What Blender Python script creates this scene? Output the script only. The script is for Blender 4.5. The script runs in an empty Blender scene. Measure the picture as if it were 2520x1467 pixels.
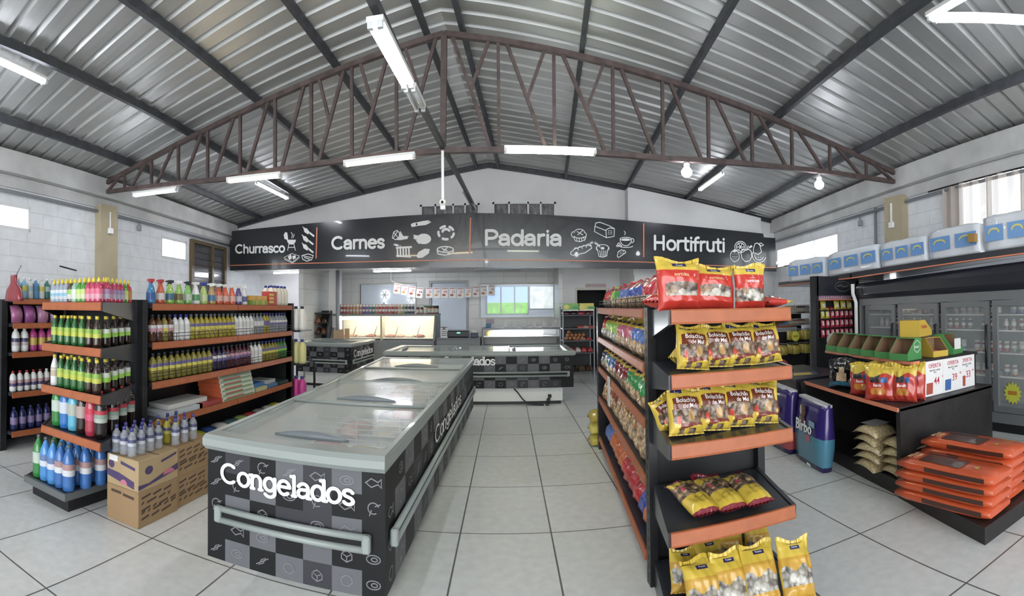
import bpy, bmesh, math, random
from math import sin, cos, pi, radians, hypot, atan2, sqrt
from mathutils import Vector, Matrix

sc = bpy.context.scene
COL = sc.collection
random.seed(7)

# ------------------------------------------------------------------ camera
H = 1.55                                   # eye height
FX, FY = 1216.6, 1304.9                    # cylindrical panorama, pixels per radian / per unit slope
PIT, ROL, YAW = .0179, -.0085, .0092
cd = bpy.data.cameras.new('camera')
cam = bpy.data.objects.new('camera', cd)
COL.objects.link(cam)
sc.camera = cam
cd.type = 'PANO'
cd.panorama_type = 'CENTRAL_CYLINDRICAL'
cd.central_cylindrical_range_u_min = -1260 / FX
cd.central_cylindrical_range_u_max = 1260 / FX
cd.central_cylindrical_range_v_min = -733.5 / FY
cd.central_cylindrical_range_v_max = 733.5 / FY
cd.central_cylindrical_radius = 1.0
cd.clip_start = .02
Rm = Matrix.Rotation(-YAW, 3, 'Z') @ Matrix.Rotation(PIT, 3, 'X') @ Matrix.Rotation(-ROL, 3, 'Y')
cam.matrix_world = Matrix.Translation((0, 0, H)) @ (Rm @ Matrix.Rotation(pi / 2, 3, 'X')).to_4x4()

# ------------------------------------------------------------------ daylight from outside (open shop front, windows)
w = bpy.data.worlds.new('daylight')
sc.world = w
w.use_nodes = True
bg = w.node_tree.nodes['Background']
bg.inputs[0].default_value = (.93, .97, 1, 1)
bg.inputs[1].default_value = 3.4
sc.view_settings.view_transform = 'Standard'
sc.view_settings.look = 'None'
sc.view_settings.gamma = 1
sc.view_settings.use_curve_mapping = False
sc.view_settings.exposure = .95
TUBE = 34.0                                # radiance of the lit tubes

# ------------------------------------------------------------------ layout helper: a photo pixel seen on a known plane of the room
def ray(x, y):
    t = (x - 1260) / FX
    return Rm @ Vector((sin(t), cos(t), -(y - 733.5) / FY))
def at(x, y, Y=None, Z=None, X=None):
    d = ray(x, y)
    if Y is not None: t = Y / d.y
    elif Z is not None: t = (Z - H) / d.z
    else: t = X / d.x
    return Vector((d.x * t, d.y * t, H + d.z * t))

# ------------------------------------------------------------------ materials
MATS = {}
def mat(name, col, rough=.5, metal=0., emit=0., alpha=1., trans=0., spec=.5, noise=None, bump=None, coat=0.):
    if name in MATS: return MATS[name]
    m = bpy.data.materials.new(name)
    m.use_nodes = True
    nt = m.node_tree
    b = nt.nodes['Principled BSDF']
    c = (col[0], col[1], col[2], 1)
    b.inputs['Base Color'].default_value = c
    b.inputs['Roughness'].default_value = rough
    b.inputs['Metallic'].default_value = metal
    b.inputs['Specular IOR Level'].default_value = spec
    b.inputs['Alpha'].default_value = alpha
    b.inputs['Transmission Weight'].default_value = trans
    b.inputs['Coat Weight'].default_value = coat
    if emit:
        b.inputs['Emission Color'].default_value = c
        b.inputs['Emission Strength'].default_value = emit
    tc = nt.nodes.new('ShaderNodeTexCoord')
    if noise:                                # (scale, amount): mottling of the surface's own colour
        n = nt.nodes.new('ShaderNodeTexNoise')
        n.inputs['Scale'].default_value = noise[0]
        n.inputs['Detail'].default_value = 5
        nt.links.new(tc.outputs['Object'], n.inputs['Vector'])
        r = nt.nodes.new('ShaderNodeMapRange')
        r.inputs[1].default_value, r.inputs[2].default_value = .3, .7
        r.inputs[3].default_value, r.inputs[4].default_value = 1 - noise[1], 1 + noise[1]
        nt.links.new(n.outputs['Fac'], r.inputs[0])
        mx = nt.nodes.new('ShaderNodeVectorMath')
        mx.operation = 'SCALE'
        mx.inputs[0].default_value = col[:3]
        nt.links.new(r.outputs[0], mx.inputs['Scale'])
        nt.links.new(mx.outputs[0], b.inputs['Base Color'])
    if bump:
        n = nt.nodes.new('ShaderNodeTexNoise')
        n.inputs['Scale'].default_value = bump[0]
        n.inputs['Detail'].default_value = 3
        nt.links.new(tc.outputs['Object'], n.inputs['Vector'])
        bp = nt.nodes.new('ShaderNodeBump')
        bp.inputs['Strength'].default_value = bump[1]
        bp.inputs['Distance'].default_value = .02
        nt.links.new(n.outputs['Fac'], bp.inputs['Height'])
        nt.links.new(bp.outputs[0], b.inputs['Normal'])
    MATS[name] = m
    return m
def hexc(h, k=1.):
    v = [int(h[i:i + 2], 16) / 255 for i in (0, 2, 4)]
    v = [((x / 12.92) if x <= .04045 else ((x + .055) / 1.055) ** 2.4) * k for x in v]
    g = .3 * v[0] + .59 * v[1] + .11 * v[2]
    return tuple(x * .9 + g * .1 for x in v)
def cmat(h, rough=.4, **k):                   # a plain colour from its hex code
    return mat('paint_%s_%d' % (h, rough * 100) + ''.join(str(v) for v in k.values()), hexc(h, .8), rough, **k)
def grid_mat(name, col, line, su, sv, lw, axes='xz', rough=.5, offset=(0, 0), brick=0., var=.0, noise=.06, bump=.3, nscale=6):
    """tiles / blocks: cells su x sv with joints lw, laid in object coordinates along two axes"""
    m = bpy.data.materials.new(name)
    m.use_nodes = True
    nt = m.node_tree
    b = nt.nodes['Principled BSDF']
    b.inputs['Roughness'].default_value = rough
    tc = nt.nodes.new('ShaderNodeTexCoord')
    sp = nt.nodes.new('ShaderNodeSeparateXYZ')
    nt.links.new(tc.outputs['Object'], sp.inputs[0])
    cb = nt.nodes.new('ShaderNodeCombineXYZ')
    for k, a in enumerate(axes):
        ad = nt.nodes.new('ShaderNodeMath'); ad.operation = 'ADD'; ad.inputs[1].default_value = offset[k]
        nt.links.new(sp.outputs['xyz'.index(a)], ad.inputs[0])
        nt.links.new(ad.outputs[0], cb.inputs[k])
    br = nt.nodes.new('ShaderNodeTexBrick')
    br.offset = brick
    br.inputs['Scale'].default_value = 1
    br.inputs['Brick Width'].default_value = su
    br.inputs['Row Height'].default_value = sv
    br.inputs['Mortar Size'].default_value = lw
    br.inputs['Mortar Smooth'].default_value = .1
    br.inputs['Color1'].default_value = (*[c * (1 + var) for c in col], 1)
    br.inputs['Color2'].default_value = (*[c * (1 - var) for c in col], 1)
    br.inputs['Mortar'].default_value = (*line, 1)
    nt.links.new(cb.outputs[0], br.inputs['Vector'])
    n = nt.nodes.new('ShaderNodeTexNoise')
    n.inputs['Scale'].default_value = nscale
    n.inputs['Detail'].default_value = 6
    nt.links.new(tc.outputs['Object'], n.inputs['Vector'])
    r = nt.nodes.new('ShaderNodeMapRange')
    r.inputs[1].default_value, r.inputs[2].default_value = .3, .7
    r.inputs[3].default_value, r.inputs[4].default_value = 1 - noise, 1 + noise
    nt.links.new(n.outputs['Fac'], r.inputs[0])
    mx = nt.nodes.new('ShaderNodeVectorMath'); mx.operation = 'SCALE'
    nt.links.new(br.outputs['Color'], mx.inputs[0])
    nt.links.new(r.outputs[0], mx.inputs['Scale'])
    nt.links.new(mx.outputs[0], b.inputs['Base Color'])
    bp = nt.nodes.new('ShaderNodeBump'); bp.inputs['Strength'].default_value = bump; bp.inputs['Distance'].default_value = .01
    bp.invert = True
    nt.links.new(br.outputs['Fac'], bp.inputs['Height'])
    nt.links.new(bp.outputs[0], b.inputs['Normal'])
    MATS[name] = m
    return m

# ------------------------------------------------------------------ mesh builder
class MB:
    def __init__(s): s.v, s.f, s.m, s.sm = [], [], [], []
    def add(s, vs, fs, mi=0, smooth=False, M=None):
        o = len(s.v)
        s.v += [tuple(M @ Vector(p)) if M else tuple(p) for p in vs]
        for f in fs:
            s.f.append([o + i for i in f]); s.m.append(mi); s.sm.append(smooth)
        return s
    def box(s, lo, hi, mi=0, M=None):
        (a, b, c), (d, e, f) = lo, hi
        return s.add([(a, b, c), (d, b, c), (d, e, c), (a, e, c), (a, b, f), (d, b, f), (d, e, f), (a, e, f)],
                     [(0, 3, 2, 1), (4, 5, 6, 7), (0, 1, 5, 4), (1, 2, 6, 5), (2, 3, 7, 6), (3, 0, 4, 7)], mi, False, M)
    def rbox(s, lo, hi, r=.01, mi=0, M=None):   # box with chamfered vertical and horizontal edges
        (a, b, c), (d, e, f) = lo, hi
        def ring(z, k): return [(a + r, b + k, z), (d - r, b + k, z), (d - k, b + r, z), (d - k, e - r, z), (d - r, e - k, z), (a + r, e - k, z), (a + k, e - r, z), (a + k, b + r, z)]
        R = [ring(c, r), ring(c + r, 0), ring(f - r, 0), ring(f, r)]
        return s.loft(R, mi, True, False, M)
    def loft(s, rings, mi=0, caps=True, smooth=True, M=None, closed=True):
        n = len(rings[0]); vs = [p for r in rings for p in r]; fs = []
        for i in range(len(rings) - 1):
            for j in range(n if closed else n - 1):
                k = (j + 1) % n
                fs.append((i * n + j, i * n + k, (i + 1) * n + k, (i + 1) * n + j))
        mis = mi if isinstance(mi, (list, tuple)) else None
        o = len(s.v)
        s.v += [tuple(M @ Vector(p)) if M else tuple(p) for p in vs]
        for q, f in enumerate(fs):
            s.f.append([o + i for i in f]); s.sm.append(smooth)
            s.m.append(mis[q // (n if closed else n - 1)] if mis else mi)
        if caps:
            s.f.append([o + i for i in range(n)][::-1]); s.m.append(mis[0] if mis else mi); s.sm.append(False)
            s.f.append([o + (len(rings) - 1) * n + i for i in range(n)]); s.m.append(mis[-1] if mis else mi); s.sm.append(False)
        return s
    def lathe(s, prof, n=12, mi=0, c=(0, 0, 0), M=None, smooth=True):   # prof: [(radius, z)]
        rings = [[(c[0] + r * cos(2 * pi * k / n), c[1] + r * sin(2 * pi * k / n), c[2] + z) for k in range(n)] for r, z in prof]
        return s.loft(rings, mi, True, smooth, M)
    def tube(s, pts, r=.01, n=8, mi=0, smooth=True, sq=False):
        pts = [Vector(p) for p in pts]; rings = []
        for i, p in enumerate(pts):
            t = ((pts[min(i + 1, len(pts) - 1)] - pts[max(i - 1, 0)])).normalized()
            up = Vector((0, 0, 1)) if abs(t.z) < .95 else Vector((0, 1, 0))
            a = t.cross(up).normalized(); b = a.cross(t)
            if sq: rings.append([p + a * r * x + b * (sq if sq is not True else r) * y for x, y in ((-1, -1), (1, -1), (1, 1), (-1, 1))])
            else: rings.append([p + (a * cos(2 * pi * k / n) + b * sin(2 * pi * k / n)) * r for k in range(n)])
        return s.loft(rings, mi, True, smooth and not sq)
    def prism(s, poly, d, mi=0, M=None, axis='y'):      # polygon in (x,z) pushed along y by d, or in (x,y) pushed along z, or (y,z) along x
        n = len(poly)
        f3 = {'y': lambda p, t: (p[0], t, p[1]), 'z': lambda p, t: (p[0], p[1], t), 'x': lambda p, t: (t, p[0], p[1])}[axis]
        d0, d1 = d if isinstance(d, tuple) else (0, d)
        vs = [f3(p, d0) for p in poly] + [f3(p, d1) for p in poly]
        fs = [tuple(range(n))[::-1], tuple(range(n, 2 * n))] + [(i, (i + 1) % n, n + (i + 1) % n, n + i) for i in range(n)]
        return s.add(vs, fs, mi, False, M)
    def sphere(s, c, r, n=10, mi=0, sc3=(1, 1, 1), M=None):
        prof = [(max(1e-4, r * sin(pi * i / (n // 2 + 1))), -r * cos(pi * i / (n // 2 + 1))) for i in range(n // 2 + 2)]
        rings = [[(c[0] + q * cos(2 * pi * k / n) * sc3[0], c[1] + q * sin(2 * pi * k / n) * sc3[1], c[2] + z * sc3[2]) for k in range(n)] for q, z in prof]
        return s.loft(rings, mi, True, True, M)
    def build(s, name, mats, parent=None, loc=None, rz=0, fix=True):
        me = bpy.data.meshes.new(name)
        me.from_pydata(s.v, [], s.f)
        for m in (mats if isinstance(mats, (list, tuple)) else [mats]): me.materials.append(m)
        me.polygons.foreach_set('material_index', s.m)
        me.polygons.foreach_set('use_smooth', s.sm)
        if fix:
            bm = bmesh.new(); bm.from_mesh(me)
            bmesh.ops.recalc_face_normals(bm, faces=bm.faces)
            bm.to_mesh(me); bm.free()
        me.update()
        o = bpy.data.objects.new(name, me)
        COL.objects.link(o)
        if parent: o.parent = parent
        if loc: o.location = loc
        o.rotation_euler.z = rz
        return o

def tag(o, label=None, cat=None, group=None, kind=None):
    if label: o['label'] = label
    if cat: o['category'] = cat
    if group: o['group'] = group
    if kind: o['kind'] = kind
    return o
def empty(name, loc, label, cat, group=None, rz=0):
    o = bpy.data.objects.new(name, None); COL.objects.link(o)
    o.empty_display_size = .1
    o.location = loc; o.rotation_euler.z = rz
    return tag(o, label, cat, group)
def struct(name, mb, m): return tag(mb.build(name, m), kind='structure')
KIDS = {}
def kids(o): return [c for c in o.children]
def copy_tree(o, loc=None, rz=None, label=None, group=None, parent=None):
    c = o.copy(); COL.objects.link(c); c.parent = parent
    if loc is not None: c.location = loc
    if rz is not None: c.rotation_euler.z = rz
    if label: c['label'] = label
    if group: c['group'] = group
    for ch in kids(o): copy_tree(ch, parent=c)
    return c
ORD = ['zeroth', 'first', 'second', 'third', 'fourth', 'fifth', 'sixth', 'seventh', 'eighth', 'ninth', 'tenth', 'eleventh', 'twelfth', 'thirteenth',
       'fourteenth', 'fifteenth', 'sixteenth', 'seventeenth', 'eighteenth', 'nineteenth', 'twentieth'] + ['twenty-' + w for w in
       ('first', 'second', 'third', 'fourth', 'fifth', 'sixth', 'seventh', 'eighth', 'ninth')] + ['thirtieth'] + ['thirty-' + w for w in
       ('first', 'second', 'third', 'fourth', 'fifth', 'sixth', 'seventh', 'eighth', 'ninth')] + ['fortieth'] + ['forty-' + w for w in
       ('first', 'second', 'third', 'fourth', 'fifth', 'sixth', 'seventh', 'eighth', 'ninth')]
def put_text(txt, size, M, m, name, parent, wide=1., depth=.0015, bold=0., warp=None, align='CENTER', spacing=1., shear=0.):
    """lettering as a mesh; M places its x/y plane; warp(x, y) -> point lays it on a curved surface"""
    cu = bpy.data.curves.new('lettering', 'FONT')
    cu.body = txt; cu.size = size; cu.align_x = align; cu.align_y = 'CENTER'
    cu.extrude = 0 if warp else depth; cu.offset = bold * size; cu.space_character = spacing; cu.resolution_u = 2; cu.shear = shear
    o = bpy.data.objects.new('lettering', cu); COL.objects.link(o)
    dg = bpy.context.evaluated_depsgraph_get()
    me = bpy.data.meshes.new_from_object(o.evaluated_get(dg))
    bpy.data.objects.remove(o)
    if warp:
        for v in me.vertices: v.co = warp(v.co.x * wide, v.co.y)
    else:
        me.transform(M @ Matrix.Diagonal((wide, 1, 1, 1)))
    me.materials.clear(); me.materials.append(m); me.name = name
    o = bpy.data.objects.new(name, me); COL.objects.link(o); o.parent = parent
    return o
def frame(o, ux, uy, flip=False):                 # matrix from origin and two directions (x right, y up)
    ux, uy = Vector(ux).normalized(), Vector(uy).normalized()
    n = ux.cross(uy).normalized()
    M = Matrix.Identity(4)
    for i in range(3): M[i][0], M[i][1], M[i][2], M[i][3] = ux[i], uy[i], n[i], o[i]
    return M
# ================================================================== SHELL
ZINC = mat('zinc_sheet', (.50, .505, .50), .47, .75, noise=(1.3, .10))
PURL = mat('painted_purlin', (.045, .047, .055), .5, noise=(8, .3))
RUST = mat('rusty_red_truss_paint', (.085, .058, .055), .55, noise=(9, .35))
BLOCK = grid_mat('painted_block_wall', (.80, .82, .84), (.69, .71, .73), .6, .2, .006, 'yz', .6, brick=.5, var=.02, bump=.6)
PLAST = mat('white_plaster', (.78, .77, .77), .7, noise=(1.5, .06))
CONC = mat('concrete_beam', (.60, .60, .59), .8, noise=(2.2, .15))
BEIGE = mat('beige_column_paint', (.42, .36, .24), .6, noise=(3, .08))
GREYP = mat('grey_conduit', (.26, .28, .30), .5)
WHITE = mat('white_plastic', (.82, .82, .80), .4)
BLACK = mat('black_steel', (.011, .011, .013), .38, noise=(20, .3))
DGREY = mat('dark_grey_steel', (.05, .052, .058), .4)
ORANGE = mat('orange_price_rail', (.36, .105, .04), .45, noise=(14, .1))
YF, YN = 10.7, -5.0                        # gable wall, open front
def xl(y): return -5.93 - .13 * (y - 5.5)
def xr(y): return 5.65 + .155 * (y - 5.5)
def xg(y): return -.69 + .058 * (y - 5.5)
def zr(y): return 4.58 - .02 * (y - 5.5)
ZE = 3.52
FT = grid_mat('floor_tiles', (.66, .665, .65), (.13, .12, .115), .668, .945, .0062, 'xy', .34, offset=(.36, .12), brick=0, var=.02, noise=.07, bump=.15, nscale=14)
struct('floor', MB().box((-9, -5, -.1), (9, 15, 0)), FT)

# corrugated roof: two slopes of trapezoidal sheets, ribs running down the slope
def slope(side):
    mb = MB(); per = .24; n = int((YF + .1 - YN) / per)
    prof = [(0, 0), (.168, 0), (.174, .042), (.212, .042), (.24, 0)]
    ys = []
    for i in range(n + 1): ys += [(YN + i * per + a, h) for a, h in prof[:-1]]
    for (y0, h0), (y1, h1) in zip(ys, ys[1:]):
        e = xl if side < 0 else xr
        a, b = (e(y0) + side * .3), (e(y1) + side * .3)
        sl0 = (ZE - zr(y0)) / (e(y0) - xg(y0)); sl1 = (ZE - zr(y1)) / (e(y1) - xg(y1))
        mb.add([(xg(y0), y0, zr(y0) + h0), (a, y0, zr(y0) + sl0 * (a - xg(y0)) + h0), (b, y1, zr(y1) + sl1 * (b - xg(y1)) + h1), (xg(y1), y1, zr(y1) + h1)], [(0, 1, 2, 3)])
    return mb
o = slope(-1); o2 = slope(1); off = len(o.v)
o.v += o2.v; o.f += [[i + off for i in f] for f in o2.f]; o.m += o2.m; o.sm += o2.sm
ceil = struct('ceiling', o, ZINC)
cap = MB()
cap.add([(xg(YN) - .18, YN, zr(YN) + .01), (xg(YN), YN, zr(YN) + .06), (xg(YN) + .18, YN, zr(YN) + .01), (xg(YF) - .18, YF, zr(YF) + .01), (xg(YF), YF, zr(YF) + .06), (xg(YF) + .18, YF, zr(YF) + .01)], [(0, 1, 4, 3), (1, 2, 5, 4)])
struct('trim_ridge_cap', cap, ZINC)

# purlins under the sheets
def zroof(x, y):
    if x < xg(y): return ZE + (zr(y) - ZE) * (x - xl(y)) / (xg(y) - xl(y))
    return ZE + (zr(y) - ZE) * (xr(y) - x) / (xr(y) - xg(y))
YT = 5.5
n = 0
for px, py, side in [(327, 423, -1), (467, 361, -1), (631, 283, -1), (825, 193, -1), (1048, 90, -1), (1137, 85, 1), (1432, 124, 1), (1691, 228, 1), (1915, 310, 1), (2108, 381, 1)]:
    p = at(px, py, Y=YT)
    fr = (p.x - xg(YT)) / ((xl(YT) if side < 0 else xr(YT)) - xg(YT))
    pts = []
    for y in (YN, 0, 3, YF):
        x = xg(y) + fr * ((xl(y) if side < 0 else xr(y)) - xg(y))
        pts.append((x, y, zroof(x, y) - .046))
    n += 1
    struct('trim_%d' % n, MB().tube(pts, .025, sq=.044), PURL)
# edge purlin along the gable
for a, b in ((xl, xg), (xg, xr)):
    n += 1
    struct('trim_%d' % n, MB().tube([(a(YF - .06), YF - .06, zroof(a(YF - .06), YF - .06) - .05), (b(YF - .06), YF - .06, zroof(b(YF - .06), YF - .06) - .05)], .035, sq=.05), PURL)

# side walls with window openings (in wall coordinates y, z)
def side_wall(name, X, holes, y0, y1, t):
    ys = sorted({y0, y1, *[h[0] for h in holes], *[h[1] for h in holes]})
    zs = sorted({0, ZE, *[h[2] for h in holes], *[h[3] for h in holes]})
    mb = MB()
    for a, b in zip(ys, ys[1:]):
        for c, d in zip(zs, zs[1:]):
            if any(h[0] <= a and b <= h[1] and h[2] <= c and d <= h[3] for h in holes): continue
            mb.add([(X(a), a, c), (X(b), b, c), (X(b), b, d), (X(a), a, d), (X(a) + t, a, c), (X(b) + t, b, c), (X(b) + t, b, d), (X(a) + t, a, d)],
                   [(0, 1, 2, 3), (4, 7, 6, 5), (0, 4, 5, 1), (2, 6, 7, 3), (0, 3, 7, 4), (1, 5, 6, 2)])
    return struct(name, mb, BLOCK)
LH = [(2.55, 3.96, 2.53, 2.87), (7.3, 8.28, 2.46, 2.86)]
side_wall('wall_left', xl, LH, YN, 14.2, -.15)
RH = [(2.5, 4.22, 2.34, 3.18), (7.5, 10.6, 2.36, 2.84), (1.15, 6.0, 0, 2.18)]
side_wall('wall_right', xr, RH, YN, 14.2, .15)
# ring beams along the side walls, under the eaves
for nm, X, s in (('left', xl, 1), ('right', xr, -1)):
    mb = MB()
    for a, b, p0, p1 in ((3.22, 3.5, .14, .14), (3.06, 3.2, .03, .03)):
        mb.add([(X(YN), YN, a), (X(YN) + s * p0, YN, a), (X(YN) + s * p0, YN, b), (X(YN), YN, b), (X(YF), YF, a), (X(YF) + s * p0, YF, a), (X(YF) + s * p0, YF, b), (X(YF), YF, b)],
               [(0, 1, 2, 3), (7, 6, 5, 4), (0, 4, 5, 1), (1, 5, 6, 2), (2, 6, 7, 3), (3, 7, 4, 0)])
    struct('trim_beam_%s' % nm, mb, CONC)
    struct('trim_conduit_%s' % nm, MB().tube([(X(YN) + s * .06, YN, 3.0), (X(YF) + s * .06, YF, 3.0)], .022), GREYP)
for nm, X, s, ya, yb in (('left', xl, 1, 5.35, 5.72), ('right', xr, -1, 5.32, 5.72)):
    struct('trim_column_%s' % nm, MB().box((min(X(5.5), X(5.5) + s * .16), ya, 0 if s > 0 else 2.18), (max(X(5.5), X(5.5) + s * .16), yb, 3.1)), BEIGE)

# gable wall with two high windows, and the tiled back room beyond it
gw = [(at(1034, 505, Y=YF).x, at(1180, 505, Y=YF).x, 3.3, at(1100, 502, Y=YF).z), (at(1212, 505, Y=YF).x, at(1368, 505, Y=YF).x, 3.3, at(1290, 497, Y=YF).z)]
mb = MB()
xs = sorted({xl(YF), xr(YF), xg(YF), gw[0][0], gw[0][1], gw[1][0], gw[1][1]})
for a, b in zip(xs, xs[1:]):
    za, zb = zroof(a, YF), zroof(b, YF)
    hole = next((h for h in gw if h[0] <= a and b <= h[1]), None)
    for c0, c1 in ([(None, hole[2]), (hole[3], None)] if hole else [(None, None)]):
        l = [2.42 if c0 is None else c0] * 2
        u = [za, zb] if c1 is None else [c1, c1]
        v = [(a, YF, l[0]), (b, YF, l[1]), (b, YF, u[1]), (a, YF, u[0])]
        mb.add(v + [(p[0], YF + .15, p[2]) for p in v], [(0, 1, 2, 3), (4, 7, 6, 5), (0, 4, 5, 1), (2, 6, 7, 3), (0, 3, 7, 4), (1, 5, 6, 2)])
struct('wall_back', mb, PLAST)
# ================================================================== ROOF TRUSS
tr = empty('roof_truss', (xg(YT), YT, 3.2), 'dark rusty steel lattice truss spanning wall to wall under the sheet roof', 'truss')
tr_o = Vector(tr.location)
def part(mb, name, m, par):                      # a part given in world coordinates under an unrotated empty
    o = mb.build(name, m, par); o.matrix_parent_inverse.identity(); off = Vector(par.location)
    o.data.transform(Matrix.Translation(-off)); return o
AP = at(1093, 84, Y=YT)
BL, BR = at(252, 474, Y=YT), at(2214, 450, Y=YT)
TL, TR = at(252, 456, Y=YT), at(2214, 432, Y=YT)
KB = at(1090, 371, Y=YT); QL = at(560, 440, Y=YT); QR = at(1640, 391, Y=YT)
def lerp(a, b, t): return a + (b - a) * t
def zline(pts, x):
    for a, b in zip(pts, pts[1:]):
        if a.x <= x <= b.x: return lerp(a, b, (x - a.x) / (b.x - a.x))
    return pts[0] if x < pts[0].x else pts[-1]
TOPC = [TL, AP, TR]; BOTC = [BL, QL, KB, QR, BR]
part(MB().tube([TL, AP], .032, sq=.028), 'top_chord', RUST, tr)
part(MB().tube([AP, TR], .032, sq=.028), 'top_chord', RUST, tr)
part(MB().tube(BOTC, .032, sq=.028), 'bottom_chord', RUST, tr)
def member(a, b, nm, r=.0185): part(MB().tube([a, b], r, sq=r), nm, RUST, tr)
LP = [307, 373, 439, 511, 591, 677, 766, 866, 976]; RP = [1228, 1365, 1510, 1632, 1744, 1851, 1949, 2042, 2131]
def px_x(p, z): return at(p, z, Y=YT).x
member(AP + Vector((0, 0, -.02)), KB, 'king_post', .033)
for side, P in ((-1, LP), (1, RP)):
    X = [px_x(p, 380) for p in P]
    for x in X: member(zline(TOPC, x), zline(BOTC, x), 'post')
    seq = ([TL.x] + X + [AP.x])[::-1] if side < 0 else [AP.x] + X + [TR.x]
    for a, b in zip(seq, seq[1:]):               # brace from beside the inner post's head to beside the outer post's foot
        t = zline(TOPC, a + side * .09); f = zline(BOTC, b - side * (.09 if abs(b) < 5 else .12))
        member(t, f, 'brace')
        k = seq.index(a)
        if k < 3:                                # short struts in the deep middle bays
            member(zline(TOPC, b - side * .1), lerp(t, f, .48 + .04 * k), 'strut', .018)
for p in (TL, TR): member(p, BL if p.x < 0 else BR, 'end_post', .03)
# tie bar running lengthwise under the king post
TIE = [Vector((-.74, YN, 3.02)), Vector((-.73, 2.5, 3.155)), Vector((-.73, 4.2, 3.19)), KB + Vector((0, 0, .04)), at(1168, 510, Y=10.6)]
tag(MB().tube(TIE, .023, sq=.032).build('tie_bar', PURL), 'long dark steel bar running front to back below the truss king post', 'beam')

# ================================================================== LAMPS
def lamp_tube(hexcol, k=1.0):
    return mat('lit_tube_' + hexcol + str(k), hexc(hexcol), .4, emit=TUBE * k)
COOL, WARM, GRN = lamp_tube('F2F6FF'), lamp_tube('FFE9BE', .75), lamp_tube('F6FFE4', .8)
OFF = mat('unlit_tube', (.55, .57, .58), .3)
CAPM = mat('lamp_end_cap', (.6, .62, .63), .4)
def batten(a, b, lit, label, n=2, w=.036, group=None, up=(0, 0, 1), hang=0):
    a, b = Vector(a), Vector(b); c = (a + b) / 2; d = (b - a).normalized()
    e = empty('tube_light', c, label, 'light', group)
    up = Vector(up); side = d.cross(up).normalized(); up = side.cross(d)
    L = (b - a).length / 2
    M = Matrix.Identity(4)
    for i in range(3): M[i][0], M[i][1], M[i][2] = d[i], side[i], up[i]
    MB().box((-L, -w, 0), (L, w, .03), 0, M).build('housing', WHITE, e)
    if hang:
        for x in (-.7, .7): MB().box((x * L - .01, -.008, .03), (x * L + .01, .008, .03 + hang), 0, M).build('hanger', WHITE, e)
    for k in range(n):
        s = (k - (n - 1) / 2) * w * 1.15
        tb = MB()
        prof = [Vector((x, s, -.016)) for x in (-L * .975, L * .975)]
        tb.tube([M @ p for p in prof], .015, 10); tb.build('tube', lit, e)
        for x in (-1, 1): MB().box((x * L - .03 * (x > 0), s - .016, -.034), (x * L + .03 * (x < 0), s + .016, .002), 0, M).build('end_cap', CAPM, e)
    return e
def at_roof(px, py, drop):
    d = ray(px, py); lo, hi = .5, 30
    for _ in range(60):
        t = (lo + hi) / 2; p = d * t
        if H + p.z > zroof(max(xl(p.y), min(xr(p.y), p.x)), p.y) - drop: hi = t
        else: lo = t
    return Vector((d.x * lo, d.y * lo, H + d.z * lo))
dn = Vector((0, 0, -.03)); fw = Vector((0, -.05, 0))
batten(at(847, 403, Y=5.4), at(1022, 382, Y=5.4), WARM, 'warm yellowish lit tube light under the truss, left of the king post')
batten(at(1241, 367, Y=5.4), at(1466, 374, Y=5.4), GRN, 'long greenish white tube light under the truss, right of the king post', 3)
batten(at(560, 444, Y=5.4), at(692, 430, Y=5.4), WARM, 'warm lit tube light under the truss, second from its left end')
batten(at(329, 479, Y=5.4), at(437, 465, Y=5.4), COOL, 'white lit tube light at the left end of the truss')
batten(at_roof(-30, 134, .14), at_roof(112, 200, .14), COOL, 'lit tube light on a roof purlin at the left edge of the photo')
batten(at_roof(628, 447, .14), at_roof(707, 487, .14), COOL, 'white lit tube light on a purlin just behind the truss at left')
batten(at_roof(1722, 466, .14), at_roof(1781, 423, .14), COOL, 'white lit tube light on a purlin behind the truss at right')
batten(at_roof(2284, 44, .14), at_roof(2390, -18, .14), COOL, 'lit tube light on the roof at right, pointing up out of the photo', 1)
batten(at_roof(2296, 46, .14), at_roof(2530, 52, .14), COOL, 'lit tube light on the roof at right, running to the right edge', 1)
batten(at(922, 52, X=-.73), at(1004, 208, X=-.73), COOL, 'very bright lit tube light under the tie bar nearest the camera', 2, .05, hang=.10)
batten(at(1008, 214, X=-.73), at(1034, 266, X=-.73), OFF, 'switched off tube light at the end of the bright one on the tie bar', 2, .05, hang=.09)
batten(at(1141, 468, Y=8.9), at(1168, 516, Y=10.4), OFF, 'unlit tube light on the far end of the tie bar')
def bulb(px, py, label):
    c = at(px, py, Y=YT)
    e = empty('light_bulb', c, label, 'bulb')
    MB().box((-.012, -.012, .09), (.012, .012, zline(BOTC, c.x).z - c.z)).build('stem', WHITE, e)
    MB().lathe([(.02, .1), (.034, .09), (.036, .06), (.02, .052)], 12).build('socket', WHITE, e)
    MB().lathe([(.022, .055), (.034, .04), (.066, .0), (.06, -.04), (.03, -.066), (.002, -.072)], 16).build('globe', lamp_tube('F4F7FF', 1.0), e)
bulb(1690, 421, 'round lit bulb under the truss, left of the two bulbs')
bulb(2016, 452, 'round lit bulb under the truss, right of the two bulbs')

# camera drop pole under the king post
e = empty('security_camera', at(1090, 498, Y=5.4), 'small white dome camera on a drop pole below the king post', 'camera')
zt = KB.z - .03 - e.location.z
MB().box((-.014, -.014, -.02), (.014, .014, zt)).build('pole', WHITE, e)
MB().sphere((0, -.03, -.005), .036, 14).build('dome', WHITE, e)
MB().sphere((0, -.055, -.008), .017, 10).build('lens', BLACK, e)
MB().box((-.025, -.03, -.075), (.025, .03, -.03)).build('junction_box', WHITE, e)

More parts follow.
